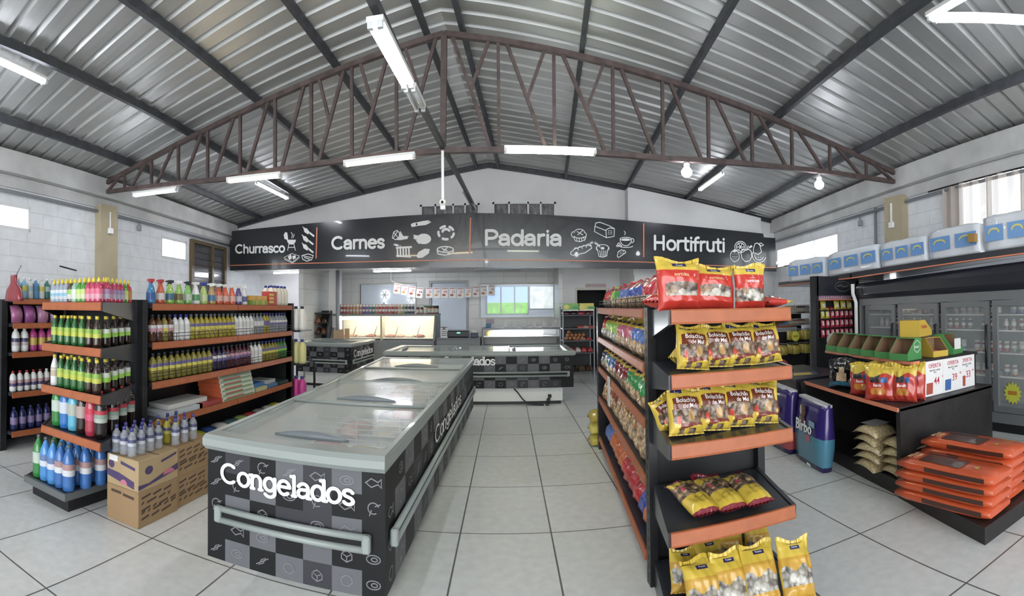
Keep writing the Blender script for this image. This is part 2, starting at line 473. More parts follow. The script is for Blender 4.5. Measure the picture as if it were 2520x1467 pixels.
# windows in the side walls, pillar boxes
FRM = mat('white_window_frame', (.75, .76, .76), .4)
def win_side(n, X, h, s, mull=1):
    y0, y1, z0, z1 = h; mb = MB(); d = .05
    def bar(a, b, c, e): mb.add([(X(a) + s * .0, a, c), (X(b) + s * .0, b, c), (X(b), b, e), (X(a), a, e), (X(a) - s * .1, a, c), (X(b) - s * .1, b, c), (X(b) - s * .1, b, e), (X(a) - s * .1, a, e)], [(0, 1, 2, 3), (4, 7, 6, 5), (0, 4, 5, 1), (2, 6, 7, 3), (0, 3, 7, 4), (1, 5, 6, 2)])
    f = .045
    bar(y0, y1, z0, z0 + f); bar(y0, y1, z1 - f, z1); bar(y0, y0 + f, z0, z1); bar(y1 - f, y1, z0, z1)
    for k in range(mull): c = y0 + (y1 - y0) * (k + 1) / (mull + 1); bar(c - .012, c + .012, z0, z1)
    o = struct('window_%d' % n, mb, FRM)
    gl = MB().add([(X(y0) - s * .05, y0, z0), (X(y1) - s * .05, y1, z0), (X(y1) - s * .05, y1, z1), (X(y0) - s * .05, y0, z1)], [(0, 1, 2, 3)])
    g = gl.build('pane', GLASSW, o)
GLASSW = mat('window_glass', (1, 1, 1), .02, trans=1., alpha=.25)
win_side(1, xl, LH[0], 1); win_side(2, xl, LH[1], 1); win_side(3, xr, RH[0], -1, 2); win_side(4, xr, RH[1], -1, 2)
for px, py, X, s, nm in ((258, 571, xl, 1, 'left'), (2208, 556, xr, -1, 'right')):
    yy = 5.55; c = at(px, py, Y=yy); x = X(yy) + s * .17
    e = empty('switch_box', (x, yy, c.z), 'small white switch box with a white cable duct on the %s beige column' % nm, 'switch box')
    MB().rbox((-.03, -.055, -.045), (.03, .055, .045), .01).build('box', WHITE, e)
    MB().box((-.02 + s * -.0, -.012, .045), (.005, .012, 3.0 - c.z)).build('cable_duct', WHITE, e)
for px, py0, py1, X, s, lab in ((338, 532, 560, xl, 1, 'short grey conduit with an outlet hanging under the left wall beam'),
                               (2121, 498, 548, xr, -1, 'short grey conduit with an outlet hanging under the right wall beam')):
    d = ray(px, py0); k = X(0); m_ = (X(1) - X(0)); t = k / (d.x - m_ * d.y); p = Vector((d.x * t, d.y * t, H + d.z * t))
    z1 = H + ray(px, py1).z * t
    e = empty('conduit_drop', (p.x + s * .05, p.y, z1), lab, 'conduit')
    MB().tube([(0, 0, .03), (0, 0, 3.0 - z1)], .016).build('pipe', GREYP, e)
    MB().rbox((-.03, -.04, -.06), (.03, .04, .03), .01).build('outlet', GREYP, e)
for px, X, s, lab in ((281, xl, 1, 'grey vertical pipe beside the left beige column'), (2160, xr, -1, 'grey vertical pipe beside the right beige column')):
    d = ray(px, 560); k = X(0); m_ = (X(1) - X(0)); t = k / (d.x - m_ * d.y)
    tag(MB().tube([(d.x * t + s * .05, d.y * t, 0), (d.x * t + s * .05, d.y * t, 3.05)], .026).build('grey_pipe', GREYP), lab, 'pipe')
# ================================================================== SIGN over the counters
YS = 10.2
SIGNB = mat('charcoal_sign_panel', (.022, .024, .028), .22, coat=.3)
SIGNW = mat('white_sign_letter', (.82, .82, .80), .45)
ORL = mat('orange_sign_line', (.72, .24, .13), .4)
sg = empty('store_sign', (0, YS, 2.4), 'long charcoal sign board with white words and food drawings above the counters', 'sign')
PN = [(571, 569), (700, 556), (860, 541), (1010, 530), (1150, 524), (1300, 527), (1480, 537), (1660, 553), (1790, 566), (1878, 575), (1880, 584), (1908, 586), (1911, 668), (1580, 662), (1150, 658), (900, 660), (566, 666), (566, 592), (571, 590)]
poly = [at(x, y, Y=YS) for x, y in PN]
mb = MB(); mb.prism([(p.x, p.z) for p in poly], (YS, YS + .14))
part(mb, 'panel', SIGNB, sg)
def P2(x, y, lift=.012): p = at(x, y, Y=YS - lift); return (p.x, p.z)
def ribbon(mb, pts, wd, lift=.012, Yp=None, d=.008, wscale=1.):
    """a painted or cut stroke of constant width along pixel points on the sign"""
    Q = [P2(x, y, lift) for x, y in pts]
    ribbon2(mb, Q, wd * YS / FY / 2, YS - lift, d)
LAY = [0]
def strip(mb, Q, r, fn, mi=0, caps=True):
    """a stroke of half-width r along 2-D points, one skin without overlaps; fn(x, z, lift) -> 3-D point"""
    Q = [q for i, q in enumerate(Q) if i == 0 or hypot(q[0] - Q[i - 1][0], q[1] - Q[i - 1][1]) > r * .05]
    if len(Q) < 2: Q = [Q[0], (Q[0][0] + r * .1, Q[0][1])]
    loop = hypot(Q[0][0] - Q[-1][0], Q[0][1] - Q[-1][1]) < r * .2 and len(Q) > 4
    LAY[0] = (LAY[0] + 1) % 7; lift = LAY[0] * .0005
    N = []
    for i in range(len(Q)):
        a = Q[i - 1] if i else (Q[-2] if loop else Q[0]); c = Q[i + 1] if i < len(Q) - 1 else (Q[1] if loop else Q[-1])
        d1 = (Q[i][0] - a[0], Q[i][1] - a[1]); d2 = (c[0] - Q[i][0], c[1] - Q[i][1])
        l1, l2 = hypot(*d1), hypot(*d2)
        if l1 < 1e-9: d1, l1 = d2, l2
        if l2 < 1e-9: d2, l2 = d1, l1
        n1 = (-d1[1] / l1, d1[0] / l1); n2 = (-d2[1] / l2, d2[0] / l2)
        m = (n1[0] + n2[0], n1[1] + n2[1]); q = hypot(*m)
        if q < .6: m = n2; k = 1
        else: m = (m[0] / q, m[1] / q); k = min(1.6, 1 / max(.5, m[0] * n1[0] + m[1] * n1[1]))
        N.append((m[0] * r * k, m[1] * r * k))
    vs = []; fs = []
    for (x, z), (nx, nz) in zip(Q, N): vs += [fn(x + nx, z + nz, lift), fn(x - nx, z - nz, lift)]
    for i in range(len(Q) - 1): fs.append((2 * i, 2 * i + 1, 2 * i + 3, 2 * i + 2))
    if caps and not loop:
        for i, s in ((0, 1), (len(Q) - 1, -1)):
            t = atan2(N[i][1], N[i][0]); o = len(vs)
            vs += [fn(Q[i][0] + r * cos(t + s * pi * k / 8), Q[i][1] + r * sin(t + s * pi * k / 8), lift) for k in range(1, 8)]
            f = [2 * i] + list(range(o, o + 7)) + [2 * i + 1]
            fs.append(tuple(f if s < 0 else f[::-1])[::-1])
    mb.add(vs, fs, mi)
def ribbon2(mb, Q, r, y, d): strip(mb, Q, r, lambda x, z, l: (x, y - l, z))
def arc(cx, cy, rx, ry, a0, a1, n=14):
    return [(cx + rx * cos(radians(a0 + (a1 - a0) * i / n)), cy + ry * sin(radians(a0 + (a1 - a0) * i / n))) for i in range(n + 1)]
# rounded single-stroke alphabet, cap height 1, x-height .72 (stroke centre lines)
X_ = .68
GL = {
 'C': (.84, [arc(.44, .5, .38, .48, 52, 308, 18)]),
 'P': (.70, [[(.1, 0), (.1, .98)], [(.1, .98), (.36, .98)] + arc(.36, .71, .26, .27, 90, -90, 10) + [(.1, .44)]]),
 'H': (.84, [[(.1, 0), (.1, .98)], [(.66, 0), (.66, .98)], [(.1, .5), (.66, .5)]]),
 'h': (.62, [[(.1, 0), (.1, .98)], [(.1, .36)] + arc(.3, .42, .2, .26, 170, 0, 10) + [(.5, 0)]]),
 'n': (.62, [[(.1, 0), (.1, X_)], [(.1, .36)] + arc(.3, .42, .2, .26, 170, 0, 10) + [(.5, 0)]]),
 'u': (.62, [[(.1, X_), (.1, .26)] + arc(.3, .25, .2, .25, 180, 350, 10), [(.5, X_), (.5, 0)]]),
 'r': (.42, [[(.1, 0), (.1, X_)], [(.1, .38)] + arc(.32, .42, .22, .26, 170, 80, 8)]),
 'a': (.60, [[(.06, .52)] + arc(.28, .46, .2, .22, 140, 0, 10) + [(.48, 0)], [(.48, .4), (.26, .38)] + arc(.24, .2, .19, .19, 90, 270, 10) + [(.38, .06), (.48, .18)]]),
 's': (.54, [[(.44, .56)] + arc(.26, .52, .18, .16, 40, 200, 8) + [(.14, .40), (.38, .30)] + arc(.27, .16, .19, .16, 45, -160, 10)]),
 'c': (.58, [arc(.32, .34, .26, .34, 48, 312, 16)]),
 'o': (.66, [arc(.33, .34, .26, .34, 0, 360, 22)]),
 'e': (.64, [[(.09, .37), (.54, .37)], arc(.32, .34, .255, .34, 5, 310, 18)]),
 'd': (.66, [arc(.3, .34, .24, .34, 0, 360, 20), [(.56, 0), (.56, .98)]]),
 'i': (.24, [[(.12, 0), (.12, X_)], [(.12, .93), (.12, .94)]]),
 't': (.42, [[(.18, .9), (.18, .16)] + arc(.32, .16, .14, .16, 180, 280, 6), [(.03, X_), (.37, X_)]]),
 'f': (.42, [[(.16, 0), (.16, .76)] + arc(.34, .78, .18, .2, 180, 80, 6), [(.02, .62), (.36, .62)]]),
 'g': (.66, [arc(.3, .36, .24, .32, 0, 360, 20), [(.55, X_), (.55, -.04)] + arc(.31, -.05, .24, .22, 0, -150, 10)]),
 'l': (.26, [[(.12, 0), (.12, .98)]]),
}
def word(txt, x0, x1, base0, base1, cap0, cap1, name, parent, m, y, d, fn, wd=.15, serif=0.):
    """fn(u, v): u along the word 0..1, v in cap heights -> (x, z) on the plane y"""
    tw = sum(GL[c][0] for c in txt) - .06
    mb = MB(); u = 0
    for c in txt:
        adv, strokes = GL[c]
        for st in strokes:
            Q = [fn((u + p[0]) / tw, p[1]) for p in st]
            a, b = fn(0, 0), fn(0, 1)
            ribbon2(mb, Q, hypot(a[0] - b[0], a[1] - b[1]) * wd / 2, y, d)
        if serif:
            feet = {'n': [(.1, 0), (.5, 0), (.04, X_)], 'l': [(.12, 0), (.05, .96)], 'd': [(.6, 0), (.5, .96)], 'a': [(.52, 0)]}.get(c, [])
            for fx, fz in feet:
                wd2 = serif if fz == 0 else serif * .6
                ribbon2(mb, [fn((u + fx - wd2) / tw, fz), fn((u + fx + wd2) / tw, fz)], hypot(a[0] - b[0], a[1] - b[1]) * wd * .42, y, d)
        u += adv
    return mb
for txt, x0, x1, b0, b1, h0, h1 in (('Churrasco', 579, 700, 623, 620, 20, 21), ('Carnes', 816, 945, 613, 609, 29, 30), ('Padaria', 1192, 1381, 602, 603, 35, 36), ('Hortifruti', 1608, 1783, 613, 619, 33, 32)):
    def fn(u, v, x0=x0, x1=x1, b0=b0, b1=b1, h0=h0, h1=h1): return P2(x0 + (x1 - x0) * u, b0 + (b1 - b0) * u - v * (h0 + (h1 - h0) * u), .02)
    mb = word(txt, x0, x1, b0, b1, h0, h1, 'lettering', sg, SIGNW, YS - .02, .02, fn, .218 if txt != 'Hortifruti' else .2)
    part(mb, 'lettering', SIGNW, sg)
for a, b in (((780, 561), (778, 635)), ((1158, 537), (1156, 623)), ((1584, 551), (1584, 632))):
    mb = MB(); ribbon(mb, [a, b], 3.4); part(mb, 'divider', ORL, sg)
mb = MB(); ribbon(mb, [(567, 653.5), (800, 647), (1150, 640), (1583, 645), (1740, 653), (1910, 659)], 2.2); part(mb, 'orange_line', ORL, sg)
def icon(name, strokes=(), fills=(), wd=2.2):
    mb = MB()
    for f in fills:
        LAY[0] = (LAY[0] + 1) % 7; l = .004 + LAY[0] * .0005
        mb.add([(p[0], YS - l, p[1]) for p in (P2(x, y, .008) for x, y in f)], [tuple(range(len(f)))])
    for s in strokes: ribbon(mb, s, wd)
    part(mb, name, SIGNW, sg)
# barbecue corner
icon('grill_drawing', [[(708, 616), (711, 600)], [(727, 616), (723, 600)], [(710, 609), (725, 609)], [(718, 586), (720, 578), (717, 572)], [(722, 585), (724, 577)]],
     [arc(717, 590, 11, 12, 0, 180, 10), [(700, 588), (698, 578), (702, 571), (707, 573), (709, 591)]], 2)
for dy in (0, 20, 40):
    x, y = 744 + (0 if dy else 2), 562 + dy
    icon('skewer_drawing', [[(x - 1, y - 4), (x + 27, y + 20)]], [[(x, y - 2), (x + 9, y), (x + 16, y + 9), (x + 12, y + 15), (x + 3, y + 9)], [(x + 17, y + 9), (x + 28, y + 18), (x + 25, y + 21), (x + 15, y + 13)]], 1.8)
icon('meat_tray_drawing', [[(699, 634), (718, 624), (737, 630), (720, 645), (699, 634)], [(700, 638), (720, 648), (737, 634)]], [[(708, 632), (716, 626), (718, 636), (712, 640)], [(719, 630), (727, 628), (728, 635), (721, 639)]], 1.6)
icon('ham_slice_drawing', [[(743, 629), (758, 625), (771, 629), (767, 639), (755, 643), (745, 638), (743, 629)], [(747, 630), (766, 634)], [(749, 634), (762, 638)]], [], 2)
# meats
icon('sausage_drawing', [[(1012, 554), (1022, 549), (1040, 545), (1055, 543), (1060, 547), (1048, 553), (1030, 555), (1014, 558), (1012, 554)]], [[(1011, 551), (1022, 547), (1024, 556), (1013, 559)], [(1026, 548), (1052, 543), (1058, 548), (1050, 553), (1028, 556)]], 1.8)
icon('ham_leg_drawing', [[(966, 582), (969, 571), (977, 567), (983, 573), (982, 584), (974, 590), (966, 586), (966, 582)], [(969, 572), (980, 586)], [(979, 569), (968, 585)], [(985, 570), (992, 582), (1005, 582)]], [[(984, 571), (990, 581), (1004, 583), (1003, 588), (985, 591), (970, 590), (983, 585)]], 2)
icon('chicken_drawing', [[(1020, 580), (1030, 582)]], [arc(1043, 588, 18, 13, 0, 360, 20), [(1018, 577), (1032, 583), (1033, 592), (1018, 588)], [(1022, 590), (1040, 597), (1055, 599), (1030, 600)]], 4)
icon('sausage_ring_drawing', [arc(1098, 573, 19, 16, a, a + 36, 6) for a in (8, 80, 152, 224, 296)] + [arc(1098, 571, 9, 7, 190, 330, 8)], [], 6.5)
icon('rib_drawing', [[(978 + 7 * k, 610), (979 + 7 * k, 631)] for k in range(5)] + [[(976, 610), (1012, 608)], [(977, 630), (1010, 632)]], [], 4.6)
icon('cutlet_drawing', [arc(1038, 625, 10, 5, 20, 330, 12)], [[(1025, 630), (1030, 620), (1045, 612), (1058, 613), (1055, 624), (1040, 634), (1028, 635)]], 1.6)
icon('steak_drawing', [arc(1096, 614, 20, 7, 0, 360, 20), [(1076, 616), (1078, 625), (1095, 628), (1114, 624), (1116, 616)], [(1088, 612), (1100, 617)], [(1100, 610), (1092, 618)]], [], 2.8)
# bakery
icon('sweet_bun_drawing', [arc(1426, 573, 13, 9, 180, 360, 12), arc(1412, 577, 6, 7, 60, 260, 8), arc(1437, 578, 6, 6, -80, 110, 8), [(1412, 584), (1416, 593), (1428, 595), (1440, 590), (1442, 583)], arc(1427, 582, 14, 4, 0, 180, 8), [(1420, 570), (1434, 578)], [(1433, 568), (1422, 578)]] + [[(1419 + 6 * k, 586), (1420 + 6 * k, 593)] for k in range(4)], [], 2)
icon('bread_loaf_drawing', [[(1464, 557), (1466, 549), (1476, 547), (1500, 556), (1512, 563), (1511, 582), (1492, 585), (1463, 570), (1464, 557)], [(1492, 585), (1491, 566), (1500, 561), (1512, 563)], [(1464, 557), (1490, 567)]] + [[(1497 + 4 * (k % 3), 568 + 4 * (k // 3)), (1497.5 + 4 * (k % 3), 568 + 4 * (k // 3))] for k in range(9)], [], 2)
icon('coffee_cup_drawing', [arc(1540, 588, 14, 4, 0, 360, 14), arc(1540, 589, 14, 16, 0, 180, 12), arc(1555, 592, 5, 5, -80, 100, 8), arc(1541, 606, 16, 3, 0, 180, 8), [(1537, 578), (1539, 573), (1536, 569)], arc(1523, 601, 3, 3, 0, 360, 8), arc(1520, 605, 3, 2, 0, 360, 8), arc(1527, 605, 3, 2, 0, 360, 8)], [arc(1540, 589, 10, 2.6, 0, 360, 12)], 2)
icon('baguette_drawing', [[(1404, 622), (1414, 613), (1440, 604), (1455, 604), (1456, 611), (1440, 622), (1412, 629), (1404, 626), (1404, 622)]] + [arc(1418 + 10 * k, 614 - 3 * k, 5, 4, 200, 380, 6) for k in range(4)], [], 2.2)
icon('muffin_drawing', [arc(1483, 610, 15, 8, 150, 390, 12), [(1470, 614), (1474, 631), (1483, 633), (1493, 630), (1496, 613)], arc(1472, 611, 5, 5, 90, 250, 6), arc(1495, 611, 4, 4, -80, 90, 6)] + [[(1476 + 5 * k, 617), (1478 + 4 * k, 630)] for k in range(4)], [arc(1483, 611, 5, 3.4, 0, 360, 10)], 2)
icon('cake_slice_drawing', [[(1519, 631), (1521, 620), (1529, 615), (1538, 617), (1540, 622), (1522, 634), (1519, 631)]] + [[(1526 + 4 * (k % 3), 621 + 4 * (k // 3) - (k % 3)), (1526.5 + 4 * (k % 3), 621 + 4 * (k // 3) - (k % 3))] for k in range(6)], [], 2)
# fruit
icon('orange_drawing', [arc(1822, 608, 14, 14, 0, 360, 20), arc(1822, 608, 10, 10, 0, 360, 16)] + [[(1822, 608), (1822 + 8 * cos(a), 608 + 8 * sin(a))] for a in (0, 1.05, 2.1, 3.14, 4.2, 5.2)], [], 2.2)
icon('strawberry_drawing', [arc(1808, 630, 11, 14, 0, 360, 18)] + [[(1803 + 5 * (k % 3), 625 + 6 * (k // 3)), (1803.6 + 5 * (k % 3), 625 + 6 * (k // 3))] for k in range(6)], [[(1801, 618), (1808, 622), (1815, 616), (1808, 613)]], 2.2)
icon('apple_drawing', [[(1836, 616), (1828, 613), (1823, 622), (1826, 636), (1834, 644), (1844, 642), (1850, 632), (1848, 618), (1842, 613), (1836, 616)], [(1838, 615), (1841, 605)]], [[(1842, 609), (1849, 603), (1852, 607), (1846, 611)]], 2.6)
icon('pear_drawing', [[(1864, 598), (1870, 604), (1874, 620), (1866, 626), (1854, 622), (1854, 612), (1858, 600), (1864, 598)], [(1868, 600), (1873, 598), (1879, 603), (1873, 606), (1868, 600)]], [], 2.2)
icon('melon_slice_drawing', [arc(1868, 628, 17, 18, 20, 200, 12), arc(1868, 630, 11, 10, 20, 200, 10)] + [[(1860 + 6 * k, 634), (1860.6 + 6 * k, 634)] for k in range(3)], [], 2.2)
# ================================================================== BACK ROOM (under and behind the sign)
TILE = grid_mat('white_wall_tiles', (.74, .74, .71), (.52, .53, .53), .62, .36, .006, 'xz', .3, offset=(.1, .17), var=.012, noise=.03)
TILEY = grid_mat('white_side_tiles', (.74, .74, .71), (.52, .53, .53), .62, .36, .006, 'yz', .3, offset=(.1, .17), var=.012, noise=.03)
YB, ZC = 13.6, 2.46
struct('ceiling_back_room', MB().box((-7.2, 10.42, ZC), (7.2, 14.2, ZC + .06)), PLAST)
def X_at(px, Yv): return at(px, 733, Y=Yv).x
# tiled wall with two internal windows and an opening, built as strips around the holes
W1 = (X_at(886, YB), X_at(1022, YB), at(950, 768, Y=YB).z, at(950, 699, Y=YB).z)
DR = (X_at(1062, YB), X_at(1147, YB), .0, at(1100, 697, Y=YB).z)
W2 = (X_at(1182, YB), X_at(1364, YB), at(1270, 781, Y=YB).z, at(1270, 699, Y=YB).z)
xa, xb = X_at(838, YB), X_at(1392, YB)
def wall_holes(name, x0, x1, z0, z1, y, t, holes, m):
    mb = MB(); xs = sorted({x0, x1, *[h[0] for h in holes], *[h[1] for h in holes]}); zs = sorted({z0, z1, *[h[2] for h in holes], *[h[3] for h in holes]})
    for a, b in zip(xs, xs[1:]):
        for c, d in zip(zs, zs[1:]):
            if not any(h[0] <= a and b <= h[1] and h[2] <= c and d <= h[3] for h in holes): mb.box((a, y, c), (b, y + t, d))
    return struct(name, mb, m)
wall_holes('wall_counter', xa, xb, 0, ZC, YB, .12, [W1, DR, W2], TILE)
struct('wall_kitchen_left', MB().box((xa - .12, 10.9, 0), (xa, YB + .12, ZC)), TILEY)
struct('wall_kitchen', MB().box((-7.4, 16.5, 0), (7.4, 16.6, ZC)), mat('kitchen_grey_tiles', (.42, .46, .50), .5))
struct('floor_kitchen', MB().box((-9, 15, -.1), (9, 16.6, 0)), FT)
struct('ceiling_kitchen', MB().box((-7.4, 14.2, ZC), (7.4, 16.6, ZC + .06)), PLAST)
struct('wall_kitchen_right', MB().box((7.2, 13.6, 0), (7.3, 16.6, ZC)), PLAST)
struct('wall_kitchen_far_left', MB().box((-7.5, 13.6, 0), (-7.4, 16.6, ZC)), PLAST)
# left recess: plain wall with a grey door, right recess: plain wall with a dark doorway, white pier at right
YL = 12.6
xl0, xl1 = X_at(655, YL), X_at(822, YL)
struct('wall_left_recess', MB().box((-7.4, YL, 0), (xl1 + .05, YL + .1, ZC)), PLAST)
dA, dB = X_at(769, YL), X_at(806, YL)
zd = at(790, 694, Y=YL).z
d1 = struct('door_1', MB().box((dA, YL - .05, 0), (dB, YL - .005, zd)), mat('grey_green_door', (.38, .40, .38), .5))
MB().box((dA + .1, YL - .06, .1), (dB - .1, YL - .051, zd - .22)).build('door_panel', mat('beige_door_panel', (.58, .53, .50), .5), d1)
MB().box((X_at(818, 12.0) - .05, 11.9, 0), (X_at(838, 12.0), 12.1, ZC)).build('trim_90', PLAST)['kind'] = 'structure'
tag(MB().tube([(X_at(836, 12.0), 11.85, 0), (X_at(836, 12.0), 11.85, ZC)], .05).build('service_pipe', GREYP), 'grey vertical pipe at the corner left of the butcher counter', 'pipe')
YR = 12.4
rx0, rx1 = X_at(1385, YR), X_at(1562, YR)
DD = (X_at(1420, YR), X_at(1492, YR), 0, at(1450, 714, Y=YR).z)
wall_holes('wall_right_recess', rx0, rx1 + .3, 0, ZC, YR, .12, [DD], PLAST)
struct('wall_recess_side', MB().box((rx0 - .1, YR + .01, 0), (rx0, YB + .1, ZC)), TILEY)
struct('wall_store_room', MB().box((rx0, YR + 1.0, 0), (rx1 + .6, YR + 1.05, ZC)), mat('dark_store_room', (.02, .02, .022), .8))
fm = MB()
for a, b, c, d in ((DD[0] - .06, DD[0], 0, DD[3] + .06), (DD[1], DD[1] + .06, 0, DD[3] + .06), (DD[0], DD[1], DD[3], DD[3] + .06)): fm.box((a, YR - .02, c), (b, YR + .1, d))
struct('trim_doorway', fm, mat('cream_door_frame', (.66, .63, .56), .5))
struct('wall_pier', MB().box((X_at(1562, 10.9), 10.9, 0), (6.9, 11.0, ZC)), PLAST)
struct('wall_pier_side', MB().box((X_at(1562, 10.9), 11.0, 0), (X_at(1562, 10.9) + .1, YR + .2, ZC)), PLAST)
# chimney box on the gable wall right of the middle
cx0, cx1 = at(1538, 500, Y=10.69).x, at(1568, 500, Y=10.4).x
mb = MB(); za, zb = zroof(cx0, YF) - .02, zroof(5.2, YF) - .02
mb.prism([(cx0, 2.46), (5.9, 2.46), (5.9, zroof(5.9, YF) - .1), (cx0, za - .06)], (10.42, 10.69))
struct('wall_gable_box', mb, PLAST)
# windows: frames and panes
WGL = mat('grey_pane', (.30, .32, .34), .08, spec=.6)
CURT = mat('grey_curtain', (.26, .25, .26), .8, noise=(9, .4))
for k, h in enumerate(gw):
    fm = MB(); f = .04
    for a, b, c, d in ((h[0], h[1], h[3] - f, h[3]), (h[0], h[0] + f, h[2], h[3]), (h[1] - f, h[1], h[2], h[3]), *[(h[0] + (h[1] - h[0]) * q - .018, h[0] + (h[1] - h[0]) * q + .018, h[2], h[3]) for q in (.26, .56, .76)]):
        fm.box((a, YF - .015, c), (b, YF + .06, d))
    o = struct('window_%d' % (5 + k), fm, FRM)
    cm = MB(); n = 30
    P = [(h[0] + (h[1] - h[0]) * i / n, YF + .09 + .02 * sin(i * 1.9) + .012 * sin(i * .7 + k)) for i in range(n + 1)]
    for (x0, y0), (x1, y1) in zip(P, P[1:]): cm.add([(x0, y0, h[2]), (x1, y1, h[2]), (x1, y1, h[3]), (x0, y0, h[3])], [(0, 1, 2, 3)], 0, True)
    cm.build('curtain', CURT, o)
CLEAR = mat('clear_glass_pane', (.9, .95, .97), .03, alpha=.16, spec=.6)
for k, h in ((7, W1), (8, W2)):
    fm = MB(); f = .04
    for a, b, c, d in ((h[0] - f, h[1] + f, h[3], h[3] + f), (h[0] - f, h[1] + f, h[2] - f, h[2]), (h[0] - f, h[0], h[2], h[3]), (h[1], h[1] + f, h[2], h[3])): fm.box((a, YB - .03, c), (b, YB + .1, d))
    o = struct('window_%d' % k, fm, mat('cream_frame', (.66, .64, .56), .4))
    MB().box((h[0], YB + .04, h[2]), (h[1], YB + .045, h[3])).build('pane', CLEAR, o)
fm = MB()
for a, b, c, d in ((DR[0] - .07, DR[0], 0, DR[3] + .07), (DR[1], DR[1] + .07, 0, DR[3] + .07), (DR[0], DR[1], DR[3], DR[3] + .07)): fm.box((a, YB - .03, c), (b, YB + .1, d))
struct('trim_91', fm, mat('grey_metal_frame', (.40, .42, .42), .4))
# what the glass shows: a garden view through the kitchen's far window at right, round vents at left
gx0, gx1 = X_at(1198, 16.49), X_at(1300, 16.49)
gz0, gz1 = at(1250, 772, Y=16.4).z, at(1250, 706, Y=16.4).z
gv = empty('kitchen_window', ((gx0 + gx1) / 2, 16.46, gz0), 'bright kitchen window with green garden and blue sky seen through the right internal pane', 'window')
part(MB().box((gx0, 16.47, gz0 + .3), (gx1, 16.48, gz1)), 'sky', mat('daylit_sky_pane', (.36, .52, .85), .4, emit=.35), gv)
part(MB().box((gx0, 16.46, gz0), (gx1, 16.47, gz0 + .34)), 'lawn', mat('daylit_lawn', (.22, .50, .10), .6, emit=.3, noise=(6, .5)), gv)
for q in (.0, .34, .67, 1): part(MB().box((gx0 + (gx1 - gx0) * q - .02, 16.43, gz0), (gx0 + (gx1 - gx0) * q + .02, 16.46, gz1)), 'mullion', GREYP, gv)
part(MB().box((X_at(1305, 16.3), 16.44, gz0 + .15), (X_at(1362, 16.3), 16.46, gz1)), 'second_pane', mat('daylit_white_pane', (.7, .75, .72), .5, emit=.25, noise=(3, .4)), gv)
def vent(px, py, r, lab):
    c = at(px, py, Y=16.45)
    e = empty('round_vent', c, lab, 'vent')
    mb = MB(); mb.lathe([(r, -.02), (r, .02)], 20, 0, M=Matrix.Rotation(pi / 2, 4, 'X')); mb.build('daylight_opening', mat('vent_daylight', (.95, .98, 1), .5, emit=2.5), e)
    mb = MB()
    for k in range(6): a = k * pi / 3; mb.box((-.0, -.05, -.018), (r, -.03, .018), 0, Matrix.Rotation(a, 4, 'Y'))
    mb.lathe([(.05, -.0), (.05, .06)], 10, 0, M=Matrix.Rotation(pi / 2, 4, 'X'))
    mb.build('fan_blades', GREYP, e)
vent(947, 726, .14, 'bright round fan opening seen through left internal window, upper one')
vent(945, 748, .07, 'small bright round fan opening seen below the upper one in left internal window')
vent(1013, 734, .15, 'bright round fan opening with six dark blades beside the hanging price cards')
batten((-4.5, 15.2, ZC - .035), (-2.5, 15.2, ZC - .035), COOL, 'added tube light brightening the kitchen behind the left internal window')  # lamp added to brighten the kitchen, no fitting is known there
batten((-.5, 15.2, ZC - .035), (1.5, 15.2, ZC - .035), COOL, 'added tube light brightening the kitchen behind the right internal window')  # second added lamp, only there to lift the kitchen's brightness
# back room tube lamps on its ceiling
def cl(px0, px1, py, lit, lab):
    y = 11.2; a = at(px0, py, Z=ZC - .04); b = at(px1, py, Z=ZC - .04)
    yy = min(13.2, max(10.7, (a.y + b.y) / 2)); batten((X_at(px0, yy), yy, ZC - .035), (X_at(px1, yy), yy, ZC - .035), lit, lab)
cl(918, 1015, 666, COOL, 'lit tube light on the back room ceiling above the butcher counter')
cl(672, 748, 670, COOL, 'lit tube light on the back room ceiling at the left end')
cl(1168, 1282, 664, OFF, 'unlit tube light on the back room ceiling above the bakery window')

# ================================================================== CHEST FREEZERS
CHK = [mat('freezer_print_black', (.009, .009, .010), .5, spec=.25), mat('freezer_print_grey', (.040, .040, .046), .5, spec=.25), mat('freezer_print_light_grey', (.12, .12, .13), .5, spec=.25)]
RIMG = mat('freezer_grey_rim', (.27, .30, .285), .38, coat=.15)
HAND = mat('freezer_grey_handle', (.16, .18, .19), .35)
FROST = mat('frosted_lid_glass', (.74, .79, .77), .12, alpha=.34, spec=.7, noise=(4, .12))
FWHT = mat('freezer_white_body', (.74, .75, .73), .4)
PRNT = mat('freezer_print_drawing', (.17, .17, .18), .4)
LETW = mat('white_freezer_letter', (.85, .85, .85), .4)
DOODLE = [[[(-.4, 0), (-.1, .2), (.25, .05), (.42, .2), (.42, -.2), (.25, -.05), (-.1, -.2), (-.4, 0)], [(-.3, .04), (-.29, .04)]],
          [arc(0, 0, .36, .2, 0, 360, 14), arc(.05, 0, .16, .09, 0, 360, 10)],
          [[(-.28, .1), (0, .24), (.28, .1), (0, -.05), (-.28, .1), (-.28, -.16), (0, -.3), (.28, -.16), (.28, .1)], [(0, -.05), (0, -.3)]],
          [arc(0, 0, .28, .26, 20, 300, 12), [(.1, .1), (.35, .2)], [(-.1, -.1), (-.2, -.35)]],
          [[(-.36, -.2), (.36, .2)], [(-.2, -.2), (-.05, .08), (.2, .2), (.08, -.06), (-.2, -.2)]],
          [arc(0, .0, .3, .24, -20, 200, 10), [(-.3, 0), (-.2, -.2), (.1, -.24), (.3, -.06)]]]
